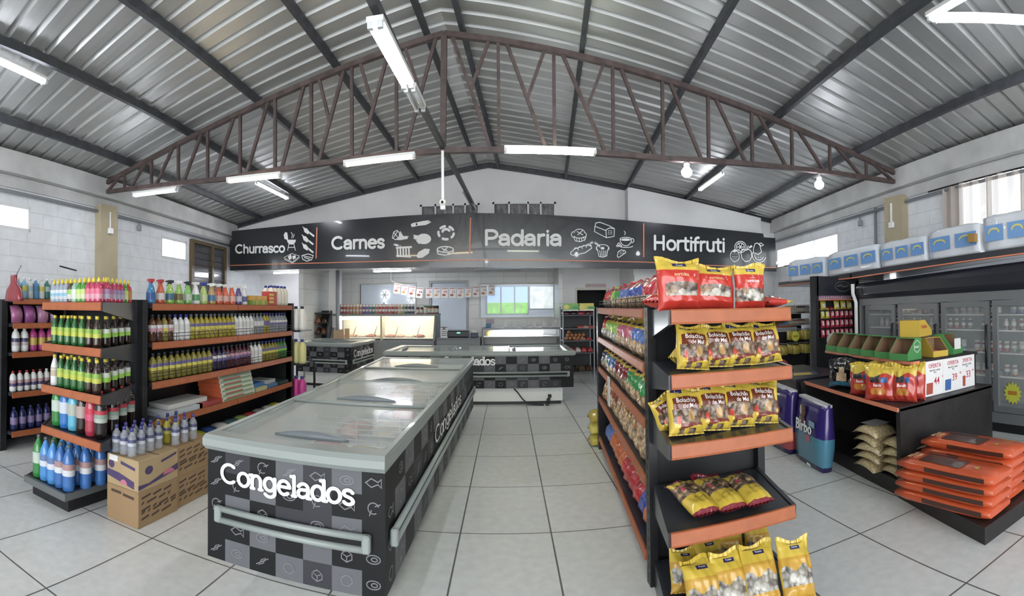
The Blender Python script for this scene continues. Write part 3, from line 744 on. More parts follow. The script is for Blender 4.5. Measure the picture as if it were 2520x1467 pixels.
def printed_side(e, off, p0, p1, z0, z1, cols, rows, border, seed):
    """one printed wall from p0 to p1 (plan points), checkered in three greys, with food doodles"""
    rnd = random.Random(seed)
    p0, p1 = Vector((*p0, 0)) - off, Vector((*p1, 0)) - off
    u = p1 - p0; L = u.length; n = Vector((u.y, -u.x, 0)).normalized()
    us = [0, border / L] + [(border + (L - 2 * border) * (i + 1) / cols) / L for i in range(cols - 1)] + [1 - border / L, 1]
    mb = MB()
    for i in range(len(us) - 1):
        for j in range(rows):
            a, b = p0 + u * us[i], p0 + u * us[i + 1]; c, d = z0 + (z1 - z0) * j / rows, z0 + (z1 - z0) * (j + 1) / rows
            edge = i == 0 or i == len(us) - 2
            k = 0 if edge else ((2 if rnd.random() < .62 else 1) if (i + j) % 2 else (0 if rnd.random() < .72 else 1))
            mb.add([(a.x, a.y, c), (b.x, b.y, c), (b.x, b.y, d), (a.x, a.y, d)], [(0, 1, 2, 3)], k)
            ctr = (a + b) / 2; sz = min((b - a).length, d - c) * .85; un = u.normalized()
            def fn(x, z, l): q = ctr + un * x * sz + n * (.002 + l * .5); return (q.x, q.y, (c + d) / 2 + z * sz)
            if rnd.random() < .8:
                for st in rnd.choice(DOODLE): strip(mb, st, .028, fn, 3)
    mb.build('printed_panel', CHK + [PRNT], e, fix=False)
    return p0, u, n
def rail(e, off, p0, p1, z, h=.085):
    p0, p1 = Vector((*p0, 0)) - off, Vector((*p1, 0)) - off
    u = p1 - p0; n = Vector((u.y, -u.x, 0)).normalized(); un = u.normalized()
    a, b = p0 + un * .09, p1 - un * .09
    mb = MB(); z0 = Vector((0, 0, z))
    for s in (-1, 1): mb.tube([a + n * .025 + z0 + Vector((0, 0, s * h * .34)), b + n * .025 + z0 + Vector((0, 0, s * h * .34))], .017, 8)
    for q in (a, b): mb.rbox((-.022, -.02, -h / 2), (.022, .02, h / 2), .008, 0, Matrix.Translation(q + n * .025 + z0) @ Matrix.Rotation(atan2(u.y, u.x), 4, 'Z'))
    mb.build('bumper_rail', RIMG, e)
    mb = MB(); mb.tube([a + n * .012 + z0, b + n * .012 + z0], .012, sq=.016); mb.build('rail_slot', CHK[0], e)
def freezer(FL, FR, BR, BL, z0, z1, label, sides, lids, base_in=.2, lid_axis='long', word_on=None):
    c = Vector(((FL[0] + FR[0] + BR[0] + BL[0]) / 4, (FL[1] + FR[1] + BR[1] + BL[1]) / 4, 0))
    e = empty('chest_freezer', c, label, 'freezer')
    Q = [Vector((*p, 0)) - c for p in (FL, FR, BR, BL)]
    def ins(k): return [q - q.normalized() * k for q in Q]
    B = ins(base_in)
    mb = MB(); mb.prism([(q.x, q.y) for q in B], (.05, z0 + .02), axis='z'); mb.build('base', FWHT, e)
    mb = MB(); mb.prism([(q.x, q.y) for q in ins(base_in + .03)], (0, .05), axis='z'); mb.build('plinth', BLACK, e)
    I = ins(.004); J = ins(.13)
    mb = MB(); zb = z1 - .34
    mb.loft([[(q.x, q.y, z0) for q in I], [(q.x, q.y, z1) for q in I], [(q.x, q.y, z1) for q in J], [(q.x, q.y, zb) for q in J]], 0, True, False)
    mb.build('cabinet', FWHT, e)
    for k, (i, j, cols, bord) in enumerate(sides):
        P = (FL, FR, BR, BL)
        printed_side(e, c, P[i], P[j], z0, z1, cols, 5 if len(sides) > 1 and cols < 9 else 4, bord, 11 + k)
        rail(e, c, P[i], P[j], z0 + (z1 - z0) * .43)
    # rim: rounded lip all round
    O = [q + q.normalized() * .045 for q in Q]; O2 = [q + q.normalized() * .02 for q in Q]
    mb = MB()
    mb.loft([[(q.x, q.y, z1 - .005) for q in I], [(q.x, q.y, z1 - .005) for q in O2], [(q.x, q.y, z1 + .02) for q in O], [(q.x, q.y, z1 + .055) for q in O], [(q.x, q.y, z1 + .075) for q in O2], [(q.x, q.y, z1 + .072) for q in ins(.10)], [(q.x, q.y, z1 + .03) for q in J], [(q.x, q.y, z1 - .01) for q in J]], 0, False, False)
    mb.build('rim', RIMG, e)
    # sliding lids
    a, b, cc, d = ins(.105)
    def bil(u, v): return (a * (1 - u) + b * u) * (1 - v) + (d * (1 - u) + cc * u) * v
    for k in range(lids):
        t0, t1 = k / lids, (k + 1) / lids
        if lid_axis == 'long': qs = [bil(0, t0), bil(1, t0), bil(1, t1 + .01), bil(0, t1 + .01)]
        else: qs = [bil(t0, 0), bil(t1 + .005, 0), bil(t1 + .005, 1), bil(t0, 1)]
        zz = z1 + .05 + .012 * (k % 2)
        mb = MB(); mb.prism([(q.x, q.y) for q in qs], (zz, zz + .006), axis='z'); lid = mb.build('glass_lid', FROST, e)
        mb = MB()
        for q0, q1 in zip(qs, qs[1:] + qs[:1]): mb.tube([(q0.x, q0.y, zz + .003), (q1.x, q1.y, zz + .003)], .011, 6)
        mb.build('lid_frame', RIMG, lid)
        if lid_axis == 'long': h0, h1, h2 = bil(.3, t0 + .03), bil(.75, t0 + .03), bil(.52, t0 + .03)
        else: h0, h1, h2 = bil(t0 + .04, .25), bil(t0 + .04, .7), bil(t0 + .04, .5)
        mb = MB(); pr = []
        u = (h1 - h0); un = u.normalized(); n = Vector((-un.y, un.x, 0))
        for i in range(13):
            s = i / 12; wv = .012 + .042 * sin(pi * s); hv = .012 + .028 * sin(pi * s)
            p = h0 + u * s + Vector((0, 0, zz + .005)); pr.append([p - n * wv * .4, p + n * wv, p + n * wv + Vector((0, 0, hv * .4)), p + Vector((0, 0, hv))])
        mb.loft(pr, 0, True, True); mb.build('lid_handle', HAND, lid)
    return e
def freezer_word(e, p0, p1, u0, u1, zb, h, wd=.15, txt='Congelados', flat=False):
    off = Vector(e.location); off.z = 0
    p0, p1 = Vector((*p0, 0)) - off, Vector((*p1, 0)) - off
    u = p1 - p0; n = Vector((u.y, -u.x, 0)).normalized()
    mb = MB(); tw = sum(GL[c][0] for c in txt) - .06; x = 0
    L = u.length * (u1 - u0)
    for c in txt:
        adv, st = GL[c]
        feet = {'n': [(.1, 0), (.5, 0), (.05, X_ - .02)], 'l': [(.12, 0), (.06, .95)], 'd': [(.6, 0), (.5, .95)], 'a': [(.52, 0)], 'g': []}.get(c, [])
        for pts, k in [(s, 1) for s in st] + [([(fx - .065, fz), (fx + .065, fz)], .8) for fx, fz in feet]:
            def fn(a, z, l): q = p0 + u * (u0 + (u1 - u0) * a / tw / h) + n * (.006 + l); return (q.x, q.y, zb + z)
            strip(mb, [((x + p[0]) * h, p[1] * h) for p in pts], wd * h / 2, fn)
        x += adv
    mb.build('lettering', LETW, e, fix=False)
M0 = dict(FL=(-1.645, 2.38), FR=(-.605, 2.38), BR=(-.505, 7.15), BL=(-1.84, 7.15))
fz = freezer(**M0, z0=.215, z1=.80, label='long open aisle chest freezer with frosty glass lids in the middle foreground', sides=[(0, 1, 5, .12), (1, 2, 18, .2)], lids=4, base_in=.42)
freezer_word(fz, M0['FL'], M0['FR'], .09, .845, .632, .098, .165)
freezer_word(fz, M0['FR'], M0['BR'], .30, .66, .56, .12, .13)
cf = at(945, 850, Y=8.35); cx = dict(FL=(-2.12, 8.42), FR=(1.12, 8.42), BR=(1.12, 9.75), BL=(-2.12, 9.75))
fz2 = freezer(**cx, z0=.27, z1=.78, label='wide chest freezer with checkered front standing across the far end of the aisle', sides=[(0, 1, 15, .22)], lids=3, lid_axis='wide')
freezer_word(fz2, cx['FL'], cx['FR'], .312, .585, .645, .122, .17)
mb = MB(); off = Vector(fz2.location)
mb.add([(-1.13 - off.x, 8.41 - off.y, .66), (-1.04 - off.x, 8.41 - off.y, .60), (-1.04 - off.x, 8.41 - off.y, .74)], [(0, 1, 2)]); mb.build('arrow_mark', LETW, fz2)
lf = dict(FL=(-4.42, 9.75), FR=(-3.2, 9.75), BR=(-3.12, 11.25), BL=(-4.5, 11.25))
fz3 = freezer(**lf, z0=.29, z1=.80, label='smaller chest freezer with checkered sides and white base at the far left', sides=[(0, 1, 6, .14), (1, 2, 6, .14)], lids=2)
freezer_word(fz3, lf['FR'], lf['BR'], .1, .93, .60, .125, .16)
# grille, sticker and loose cord of the far freezer's base
gb = MB(); y0 = 8.42 + .2
for k in range(12): gb.box((-.9 - off.x, y0 - .06 - off.y, .07 + k * .016), (-.02 - off.x, y0 + .02 - off.y, .078 + k * .016))
gb.build('vent_grille', mat('grille_grey', (.30, .30, .28), .6), fz2)
MB().box((.27 - off.x, 8.53 - off.y, .16), (.36 - off.x, 8.6 - off.y, .235)).build('sticker', mat('orange_sticker', (.62, .36, .05), .5), fz2)
tag(MB().tube([(.1, 8.5, .25), (.16, 8.46, .2), (.24, 8.42, .1), (.34, 8.4, .02), (.45, 8.38, .012), (.6, 8.36, .012)], .011).build('power_cord', BLACK), 'black power cord hanging in front of the far freezer base', 'cord')
e = empty('plug_adapter', (.66, 8.36, 0), 'bundle of black plugs on the floor beside the far freezer base', 'plug')
for k in range(3): MB().rbox((-.03 + .02 * k, -.03, .06 * k), (.03 + .02 * k, .03, .055 + .06 * k), .01).build('plug', BLACK, e)
# ================================================================== GONDOLAS
SHELFM = mat('black_shelf_steel', (.012, .012, .014), .36, noise=(14, .25))
SHELFT = mat('worn_shelf_top', (.028, .031, .04), .28, noise=(5, .25))
PERF = mat('black_back_panel', (.008, .008, .009), .5)
def shelf(e, F0, F1, B1, B0, z, rail=True, rh=.062, brackets=True, seg=1, guard=False, nm='shelf'):
    """board with its front edge F0-F1 and back edge B0-B1 (plan points); z is the middle of the price rail"""
    off = Vector((e.location.x, e.location.y, 0))
    F0, F1, B0, B1 = [Vector((*p, 0)) - off for p in (F0, F1, B0, B1)]
    z -= e.location.z
    u = (F1 - F0); n = Vector((u.y, -u.x, 0)).normalized()
    if n.dot(F0 - B0) < 0: n = -n
    mb = MB(); mb.prism([(p.x, p.y) for p in (F0, F1, B1, B0)], (z - .012, z + .024), axis='z', mi=0)
    if brackets:
        for a, b in ((F0, B0), (F1, B1)):
            d = b - a; t = u.normalized() * .012
            mb.add([(p.x + s * t.x, p.y + s * t.y, q) for s in (-1, 1) for p, q in ((a, z + .03), (a, z - .035), (a + d * .82, z - .11), (b, z - .13), (b, z + .03))],
                   [(0, 1, 2, 3, 4), (9, 8, 7, 6, 5)] + [(i, 5 + i, 5 + (i + 1) % 5, (i + 1) % 5) for i in range(5)])
    o = mb.build(nm, SHELFT, e)
    if rail:
        for k in range(seg):
            a, b = F0 + u * (k / seg) + u.normalized() * (.006 * (k > 0)), F0 + u * ((k + 1) / seg) - u.normalized() * (.006 * (k < seg - 1))
            q = MB(); pr = [(0, -rh / 2), (.012, -rh / 2), (.016, -rh / 2 + .01), (.01, rh / 2 - .006), (.013, rh / 2), (0, rh / 2)]
            q.loft([[(p.x + n.x * h, p.y + n.y * h, z + v) for h, v in pr] for p in (a, b)], 0, True, False)
            q.build('price_rail', ORANGE, o)
    if guard:
        q = MB()
        for h in (.07, .10): q.tube([F0 - n * .01 + Vector((0, 0, z + h)), F1 - n * .01 + Vector((0, 0, z + h))], .003, 5)
        for k in range(9):
            p = F0 + u * (k / 8) - n * .01; q.tube([p + Vector((0, 0, z + .02)), p + Vector((0, 0, z + .10))], .003, 5)
        q.build('wire_guard', BLACK, o)
    return o
def panel(e, a, b, t, z0, z1, m, nm):
    off = Vector((e.location.x, e.location.y, 0)); a, b = Vector((*a, 0)) - off, Vector((*b, 0)) - off
    u = b - a; n = Vector((u.y, -u.x, 0)).normalized() * t / 2
    mb = MB(); mb.prism([(p.x, p.y) for p in (a + n, b + n, b - n, a - n)], (z0, z1), axis='z')
    return mb.build(nm, m, e)
def upright(e, x, y, z1, w=.045, d=.07):
    off = Vector((e.location.x, e.location.y, 0)); x -= off.x; y -= off.y
    mb = MB(); mb.box((x - w / 2, y - d / 2, 0), (x + w / 2, y + d / 2, z1)); o = mb.build('upright', SHELFM, e)
    q = MB()
    for k in range(int(z1 / .05)): q.box((x - w / 2 - .001, y - .006, .04 + k * .05), (x + w / 2 + .001, y + .006, .065 + k * .05))
    q.build('slot_row', PERF, o)
ZL = [1.56, 1.225, .885, .55, .17]
LG = empty('store_gondola', (-3.4, 4.9, 0), 'long black shop gondola at left with orange rails holding cleaning bottles', 'shelf')
for y in (3.34, 6.48): upright(LG, -3.05, y, 1.62, .09, .07)
panel(LG, (-3.42, 3.34), (-3.42, 6.48), .03, 0, 1.6, PERF, 'back_panel')
panel(LG, (-3.42, 3.36), (-3.02, 3.36), .03, .0, 1.6, PERF, 'end_panel'); panel(LG, (-3.42, 6.46), (-3.02, 6.46), .03, .0, 1.6, PERF, 'end_panel')
for i, z in enumerate(ZL): shelf(LG, (-2.99, 3.42), (-2.99, 6.4), (-3.4, 6.4), (-3.4, 3.42), z, seg=2, brackets=False, guard=i in (1, 2))
LE = empty('end_stand', (-3.3, 3.0, 0), 'black end stand of the left gondola holding soft drink and soap bottles', 'shelf')
panel(LE, (-4.2, 3.3), (-3.05, 3.3), .03, 0, 1.62, PERF, 'back_panel')
upright(LE, -3.07, 3.28, 1.62, .05, .07); upright(LE, -4.2, 3.28, 1.62, .05, .07)
for z in ZL[:4]: shelf(LE, (-3.55, 2.6), (-2.79, 2.6), (-3.06, 3.26), (-4.1, 3.26), z)
shelf(LE, (-3.66, 2.5), (-3.1, 2.5), (-3.1, 3.26), (-4.0, 3.26), .13, rail=False, brackets=False, nm='base_shelf')
mb = MB(); mb.tube([(-.36, -.5, .13), (.2, -.5, .13), (.2, .24, .13)], .018, sq=.026); mb.build('base_rim', mat('grey_base_rim', (.12, .13, .13), .4), LE)
mb = MB(); mb.prism([(-.33, -.44), (.17, -.44), (.17, .24), (-.62, .24)], (0, .1), axis='z'); mb.build('kick_plate', BLACK, LE)
BG = empty('laundry_gondola', (-4.95, 3.7, 0), 'black shop gondola against the left wall with laundry products behind the end stand', 'shelf')
panel(BG, (-5.3, 3.0), (-5.3, 6.3), .03, 0, 1.62, PERF, 'back_panel'); upright(BG, -4.93, 3.02, 1.62, .1, .08); panel(BG, (-5.3, 3.02), (-4.9, 3.02), .04, 0, 1.6, PERF, 'end_panel')
ZB = [1.61, 1.345, 1.03, .60, .18]
for z in ZB: shelf(BG, (-4.8, 3.08), (-4.8, 6.2), (-5.3, 6.2), (-5.3, 3.08), z, brackets=False, seg=2)

ZR = [1.505, 1.195, .875, .55, .12]
RG = empty('store_gondola', (1.2, 4.3, 0), 'black shop gondola right of the aisle with orange rails holding biscuit bags', 'shelf')
upright(RG, .845, 2.86, 1.54, .05, .075); upright(RG, 1.09, 5.72, 1.54, .09, .08); upright(RG, 1.575, 2.86, 1.5, .05, .075)
panel(RG, (1.24, 2.9), (1.42, 5.75), .03, 0, 1.5, PERF, 'back_panel'); panel(RG, (1.1, 5.75), (1.75, 5.75), .03, 0, 1.5, PERF, 'end_panel')
panel(RG, (.86, 2.9), (1.57, 2.9), .03, 0, 1.5, PERF, 'end_panel')
for i, z in enumerate(ZR): shelf(RG, (.835, 2.95), (1.06, 5.68), (1.42, 5.68), (1.24, 2.95), z, seg=2, brackets=False, rh=.06, guard=i == 0)
mb = MB(); mb.prism([(-.31, -1.33), (-.1, 1.36), (.2, 1.36), (.04, -1.33)], (0, .09), axis='z'); mb.build('kick_plate', BLACK, RG)
mb = MB(); mb.box((-.17, -.035, 0), (.17, .035, .0)); 
RE = empty('end_stand', (1.15, 2.5, 0), 'black end stand of the right gondola with orange rails, nearest the camera', 'shelf')
for z, a, b in ((1.5, .752, 1.41), (1.215, .75, 1.412), (.91, .746, 1.411), (.53, .738, 1.421)): shelf(RE, (a, 2.2), (b, 2.2), (1.55, 2.84), (.86, 2.84), z, rh=.066)
shelf(RE, (.72, 2.02), (1.47, 2.02), (1.55, 2.84), (.86, 2.84), .11, rh=.06)
mb = MB(); mb.prism([(-.42, -.44), (.3, -.44), (.38, .33), (-.28, .33)], (0, .08), axis='z'); mb.build('kick_plate', BLACK, RE)

# ================================================================== PET FOOD ISLAND
IB = mat('brown_black_laminate', (.020, .017, .017), .45, noise=(6, .35), bump=(30, .1))
IS = empty('display_island', (3.5, 4.0, 0), 'low dark laminate island of two steps carrying pet food at right', 'display stand')
def ip(mb, nm, m=IB): return part(mb, nm, m, IS)
mb = MB(); mb.prism([(2.74, 1.93), (4.4, 1.93), (4.5, 2.98), (2.97, 2.98)], (0, .11), axis='z'); ip(mb, 'platform')
mb = MB(); mb.prism([(2.99, 2.98), (3.26, 4.78), (3.9, 4.78), (3.9, 2.98)], (0, .12), axis='z'); ip(mb, 'floor_board')
ip(MB().box((2.98, 2.95, .1), (4.36, 3.0, .70)), 'front_board')
mb = MB(); mb.prism([(2.96, 2.95), (3.24, 4.75), (4.3, 4.75), (4.36, 2.95)], (.68, .71), axis='z'); top = ip(mb, 'top_board')
q = MB(); q.tube([(2.955 - 3.5, 2.95 - 4, .695), (3.235 - 3.5, 4.75 - 4, .695)], .006, sq=.016); q.build('edge_strip', ORL, top)
ip(MB().box((3.7, 3.0, .1), (3.74, 4.75, .7)), 'inner_board')
ip(MB().box((3.2, 4.72, .1), (3.75, 4.78, .7)), 'end_board')
ip(MB().box((3.28, 3.08, .7), (4.26, 3.12, 1.03)), 'upper_front_board')
mb = MB(); mb.prism([(3.26, 3.07), (3.44, 4.6), (4.3, 4.6), (4.28, 3.07)], (1.01, 1.04), axis='z'); up = ip(mb, 'upper_top_board')
q = MB(); q.tube([(3.255 - 3.5, 3.07 - 4, 1.025), (3.435 - 3.5, 4.6 - 4, 1.025)], .005, sq=.013); q.build('edge_strip', ORL, up)
q = MB(); q.tube([(3.26 - 3.5, 3.065 - 4, 1.025), (3.36 - 3.5, 3.065 - 4, 1.025)], .005, sq=.013); q.build('edge_strip', ORL, up)
ip(MB().box((3.85, 3.12, .7), (3.89, 4.6, 1.02)), 'upper_back_board')
i2 = empty('display_table', (3.5, 5.3, 0), 'lower dark laminate table at the far end of the pet food island', 'table')
mb = MB(); mb.prism([(-.32, -.46), (-.02, .62), (.5, .62), (.5, -.46)], (0, .70), axis='z'); mb.build('body', IB, i2)
mb = MB(); mb.prism([(-.34, -.48), (-.04, .64), (.52, .64), (.52, -.48)], (.70, .725), axis='z'); mb.build('top_board', SHELFT, i2)
fl = MB(); fl.add([(-.16, -.32, 0), (.2, -.38, 0), (.32, -.1, 0), (.0, 0, 0)], [(0, 1, 2, 3)]); fl.add([(-.12, -.28, .001), (.14, -.33, .001), (.2, -.16, .001), (.0, -.08, .001)], [(0, 1, 2, 3)], 1)
tag(fl.build('flyer', [cmat('5A5C78'), cmat('E0C030')], None, (3.42, 5.35, .7265), fix=False), 'yellow and blue flyer lying on the low table behind the pet food island', 'flyer')

# ================================================================== REFRIGERATOR along the right wall
STEEL = mat('grey_fridge_frame', (.20, .205, .215), .35, metal=.3)
NAVY = mat('dark_fridge_canopy', (.022, .024, .032), .3, coat=.2)
FINT = mat('fridge_interior', (.26, .265, .27), .5)
FGL = mat('fridge_door_glass', (.75, .8, .82), .03, alpha=.14, spec=.7)
FX0, FY0, FY1 = 5.15, 1.2, 5.95
def zf(y, a, b): return a + (b - a) * (5.85 - y) / 2.9
fr = empty('glass_door_fridge', (5.5, 3.6, 0), 'long grey refrigerator with glass doors and a dark canopy along the right wall', 'refrigerator')
def fp(mb, nm, m, par=None): return part(mb, nm, m, fr)
fp(MB().box((5.2, FY0, .0), (6.0, FY1, .12)), 'plinth', BLACK)
fp(MB().box((5.14, FY0, .12), (6.0, FY1, .24)), 'bottom_rail', STEEL)
fp(MB().box((5.75, FY0, .24), (6.0, FY1, 1.6)), 'back_wall', FINT)
fp(MB().box((5.17, FY1 - .05, .24), (5.9, FY1, 1.65)), 'side_wall', STEEL)
fp(MB().box((5.17, FY0, .24), (5.9, FY0 + .05, 1.65)), 'side_wall', STEEL)
fp(MB().box((5.5, FY0, 1.70), (6.0, FY1, 1.73)), 'light_seal_panel', STEEL)  # unseen panel, added to stop outside light leaking in above the fridge
fp(MB().box((5.97, FY0, .0), (6.0, FY1, 2.1)), 'rear_panel', STEEL)
for z in (.62, .9, 1.17, 1.36): fp(MB().box((5.3, FY0, z), (5.75, FY1 - .05, z + .014)), 'fridge_shelf', mat('white_fridge_shelf', (.72, .72, .68), .4))
mb = MB()
mb.loft([[(5.12 + a, y, zf(y, *z)) for a, z in ((0, (1.60, 1.66)), (-.05, (1.66, 1.74)), (-.06, (1.76, 1.86)), (-.02, (1.83, 1.97)), (.7, (1.83, 1.97)), (.7, (1.60, 1.66)))] for y in (FY1, FY0)], 0, True, False)
fp(mb, 'canopy', NAVY)
mb = MB(); mb.loft([[(5.13 + a, y, zf(y, *z)) for a, z in ((0, (1.50, 1.55)), (0, (1.60, 1.66)), (.6, (1.60, 1.66)), (.6, (1.50, 1.55)))] for y in (FY1, FY0)], 0, True, False); fp(mb, 'header', STEEL)
fp(MB().tube([(5.06, FY1 + .0, .24), (5.06, FY1, 1.55), (5.0, FY1, 1.68), (5.0, FY1, 1.82)], .03, 8), 'white_trim', WHITE)
for k, (pa, pb) in enumerate(((2132, 2204), (2212, 2310), (2318, 2436), (2444, 2570))):
    ya, yb = at(pa, 800, X=FX0).y, at(pb, 800, X=FX0).y
    ya, yb = max(ya, yb), min(ya, yb); yb = max(yb, FY0)
    zt = zf((ya + yb) / 2, 1.50, 1.55); f = .07
    mb = MB()
    for a, b, c, d in ((yb, ya, .25, .25 + f), (yb, ya, zt - f, zt), (yb, yb + f, .25 + f, zt - f), (ya - f, ya, .25 + f, zt - f)): mb.box((5.13, a, c), (5.17, b, d))
    d_ = fp(mb, 'door', STEEL)
    q = MB(); q.box((5.145 - 5.5, yb + f - 3.6, .32), (5.15 - 5.5, ya - f - 3.6, zt - f)); q.build('glass', FGL, d_)
    q = MB(); q.tube([(5.1 - 5.5, yb + .03 - 3.6, .75), (5.1 - 5.5, yb + .03 - 3.6, 1.25)], .016, 8)
    for z in (.75, 1.25): q.tube([(5.1 - 5.5, yb + .03 - 3.6, z), (5.14 - 5.5, yb + .03 - 3.6, z)], .012, 6)
    q.build('handle', BLACK, d_)
# ledge over the fridge, carrying paper packs
ld = empty('fridge_ledge', (5.5, 4.4, 1.9), 'dark ledge with an orange line above the fridge, carrying white paper packs', 'shelf')
mb = MB(); mb.loft([[(x, y, zf(y, 1.90, 2.03) + dz) for x, dz in ((4.99, 0), (4.99, .09), (xr(y) - .012, .09), (xr(y) - .012, 0))] for y in (5.96, 2.45)], 0, True, False); o = part(mb, 'ledge_board', NAVY, ld)
mb = MB(); mb.tube([(4.982, 5.98, zf(5.98, 1.90, 2.03) + .012), (4.982, 2.45, zf(2.45, 1.90, 2.03) + .012)], .004, sq=.008); part(mb, 'orange_line', ORL, ld)
za, zb = at(1916, 706, Y=8.7).z, at(2110, 682, Y=6.1).z
pA, pB = at(1916, 706, Y=8.7), at(2110, 682, Y=6.1)
mb = MB(); mb.loft([[(p.x, p.y, p.z), (p.x, p.y, p.z + .085), (xr(p.y) - .012, p.y, p.z + .085), (xr(p.y) - .012, p.y, p.z)] for p in (pA, Vector((5.0, 6.02, zf(6, 1.9, 2.03))))], 0, True, False); part(mb, 'far_ledge_board', NAVY, ld)
mb = MB(); mb.tube([(pA.x - .01, pA.y, pA.z + .015), (4.99, 6.0, zf(6, 1.9, 2.03) + .015)], .004, sq=.008); part(mb, 'orange_line', ORL, ld)
# ================================================================== BOTTLES AND BOXES AT LEFT
def film(h, k=.8, rough=.25): return mat('film_%s_%d' % (h, k * 100), hexc(h, k), rough, coat=.3)
def liq(h, a=1.): return mat('liquid_%s_%d' % (h, a * 100), hexc(h, .85), .12, alpha=a, coat=.4)
PROF = {
 'soap': ([(.02, 0), (.031, .004), (.033, .015), (.033, .10), (.029, .125), (.014, .142), (.012, .152)], [(.014, .148), (.014, .165), (.007, .176), (.005, .186)], (.03, .10)),
 'soda': ([(.02, 0), (.033, .006), (.035, .03), (.035, .125), (.031, .155), (.02, .19), (.0135, .208), (.0135, .216)], [(.0155, .212), (.0155, .234), (.013, .236)], (.075, .14)),
 'pet': ([(.03, 0), (.050, .01), (.054, .05), (.051, .09), (.054, .12), (.054, .22), (.046, .26), (.026, .305), (.0145, .322), (.0145, .335)], [(.017, .330), (.017, .352), (.014, .354)], (.125, .215)),
 'oil': ([(.025, 0), (.040, .006), (.043, .02), (.043, .15), (.037, .178), (.019, .203), (.0145, .212), (.0145, .222)], [(.0175, .216), (.0175, .243), (.014, .246)], (.095, .152)),
 'jug': ([(.03, 0), (.046, .008), (.050, .03), (.050, .17), (.043, .205), (.022, .232), (.018, .24)], [(.021, .236), (.021, .262), (.018, .265)], (.07, .15)),
 'spray': ([(.03, 0), (.044, .008), (.046, .02), (.044, .10), (.03, .15), (.022, .175), (.016, .19)], None, (.04, .10)),
 'can': ([(.031, 0), (.034, .004), (.034, .098), (.031, .102)], [(.030, .1), (.030, .1035)], (.006, .096)),
 'jar': ([(.03, 0), (.036, .005), (.036, .085), (.030, .1)], [(.033, .1), (.033, .122)], (.015, .08)),
 'yog': ([(.018, 0), (.022, .003), (.022, .06), (.012, .075)], [(.013, .075), (.013, .09)], (.01, .055)),
}
PROTO = {}
def bottle(kind, body, cap, lab, name='bottle', scale=1.):
    key = (kind, body.name, cap.name, tuple(l.name for l in lab), name, scale)
    if key in PROTO: return copy_tree(PROTO[key])
    e = bpy.data.objects.new(name, None); COL.objects.link(e); e.empty_display_size = .05
    p, c, (a, b) = PROF[kind]; S = scale; n = 12
    MB().lathe([(r * S, z * S) for r, z in p], n).build('body', body, e)
    if c: MB().lathe([(r * S, z * S) for r, z in c], 10).build('cap', cap, e)
    else:
        q = MB(); q.box((-.014, -.02, .188), (.014, .018, .222)); q.box((-.01, -.052, .205), (.01, -.02, .219)); q.add([(-.005, -.02, .19), (.005, -.02, .19), (.005, -.045, .165), (-.005, -.045, .165)], [(0, 1, 2, 3)])
        q.box((-.011, .018, .196), (.011, .045, .220)); q.build('trigger_head', cap, e)
    if lab:
        R = [r for r, z in p if a - .05 < z < b + .03]
        def rad(z):
            for (r0, z0), (r1, z1) in zip(p, p[1:]):
                if z0 <= z <= z1: return r0 + (r1 - r0) * (z - z0) / max(1e-6, z1 - z0)
            return p[-1][0]
        k = len(lab); zs = [a + (b - a) * i / (2 * k) for i in range(2 * k + 1)]
        q = MB(); rings = [[((rad(z) + .0009) * S * cos(2 * pi * j / n), (rad(z) + .0009) * S * sin(2 * pi * j / n), z * S) for j in range(n)] for z in zs]
        q.loft(rings, [i // 2 for i in range(2 * k + 1)], False, True); q.build('label', lab, e)
    PROTO[key] = e
    return e
def put(o, x, y, z, label, cat, group=None, rz=None):
    o.location = (x, y, z); o.rotation_euler.z = random.uniform(-.25, .25) if rz is None else rz
    return tag(o, label, cat, group)
W_, K_ = cmat('EDEDEA', .4), cmat('2A2C3A', .35)
YC, BC, VC, RC, WC, GC = cmat('EBD32B', .4), cmat('2B3A9A', .4), cmat('41408E', .4), cmat('C02A30', .4), cmat('E8E8E4', .4), cmat('6A6E72', .35)
CLR, YEL, OLV, AMB = liq('C8CED8', .42), liq('B8A626', .85), liq('8F8428', .9), liq('5E3820')
PUR, BUR, GRN_, DGN = liq('2E2346'), liq('4E1A2E'), liq('3B7A34', .9), liq('1E3A22')
L_w, L_y, L_p, L_g, L_r, L_v = cmat('D8D6D2'), cmat('D8CC40'), cmat('C890A0'), cmat('8BCB3A'), cmat('C03A42'), cmat('6A5E92')
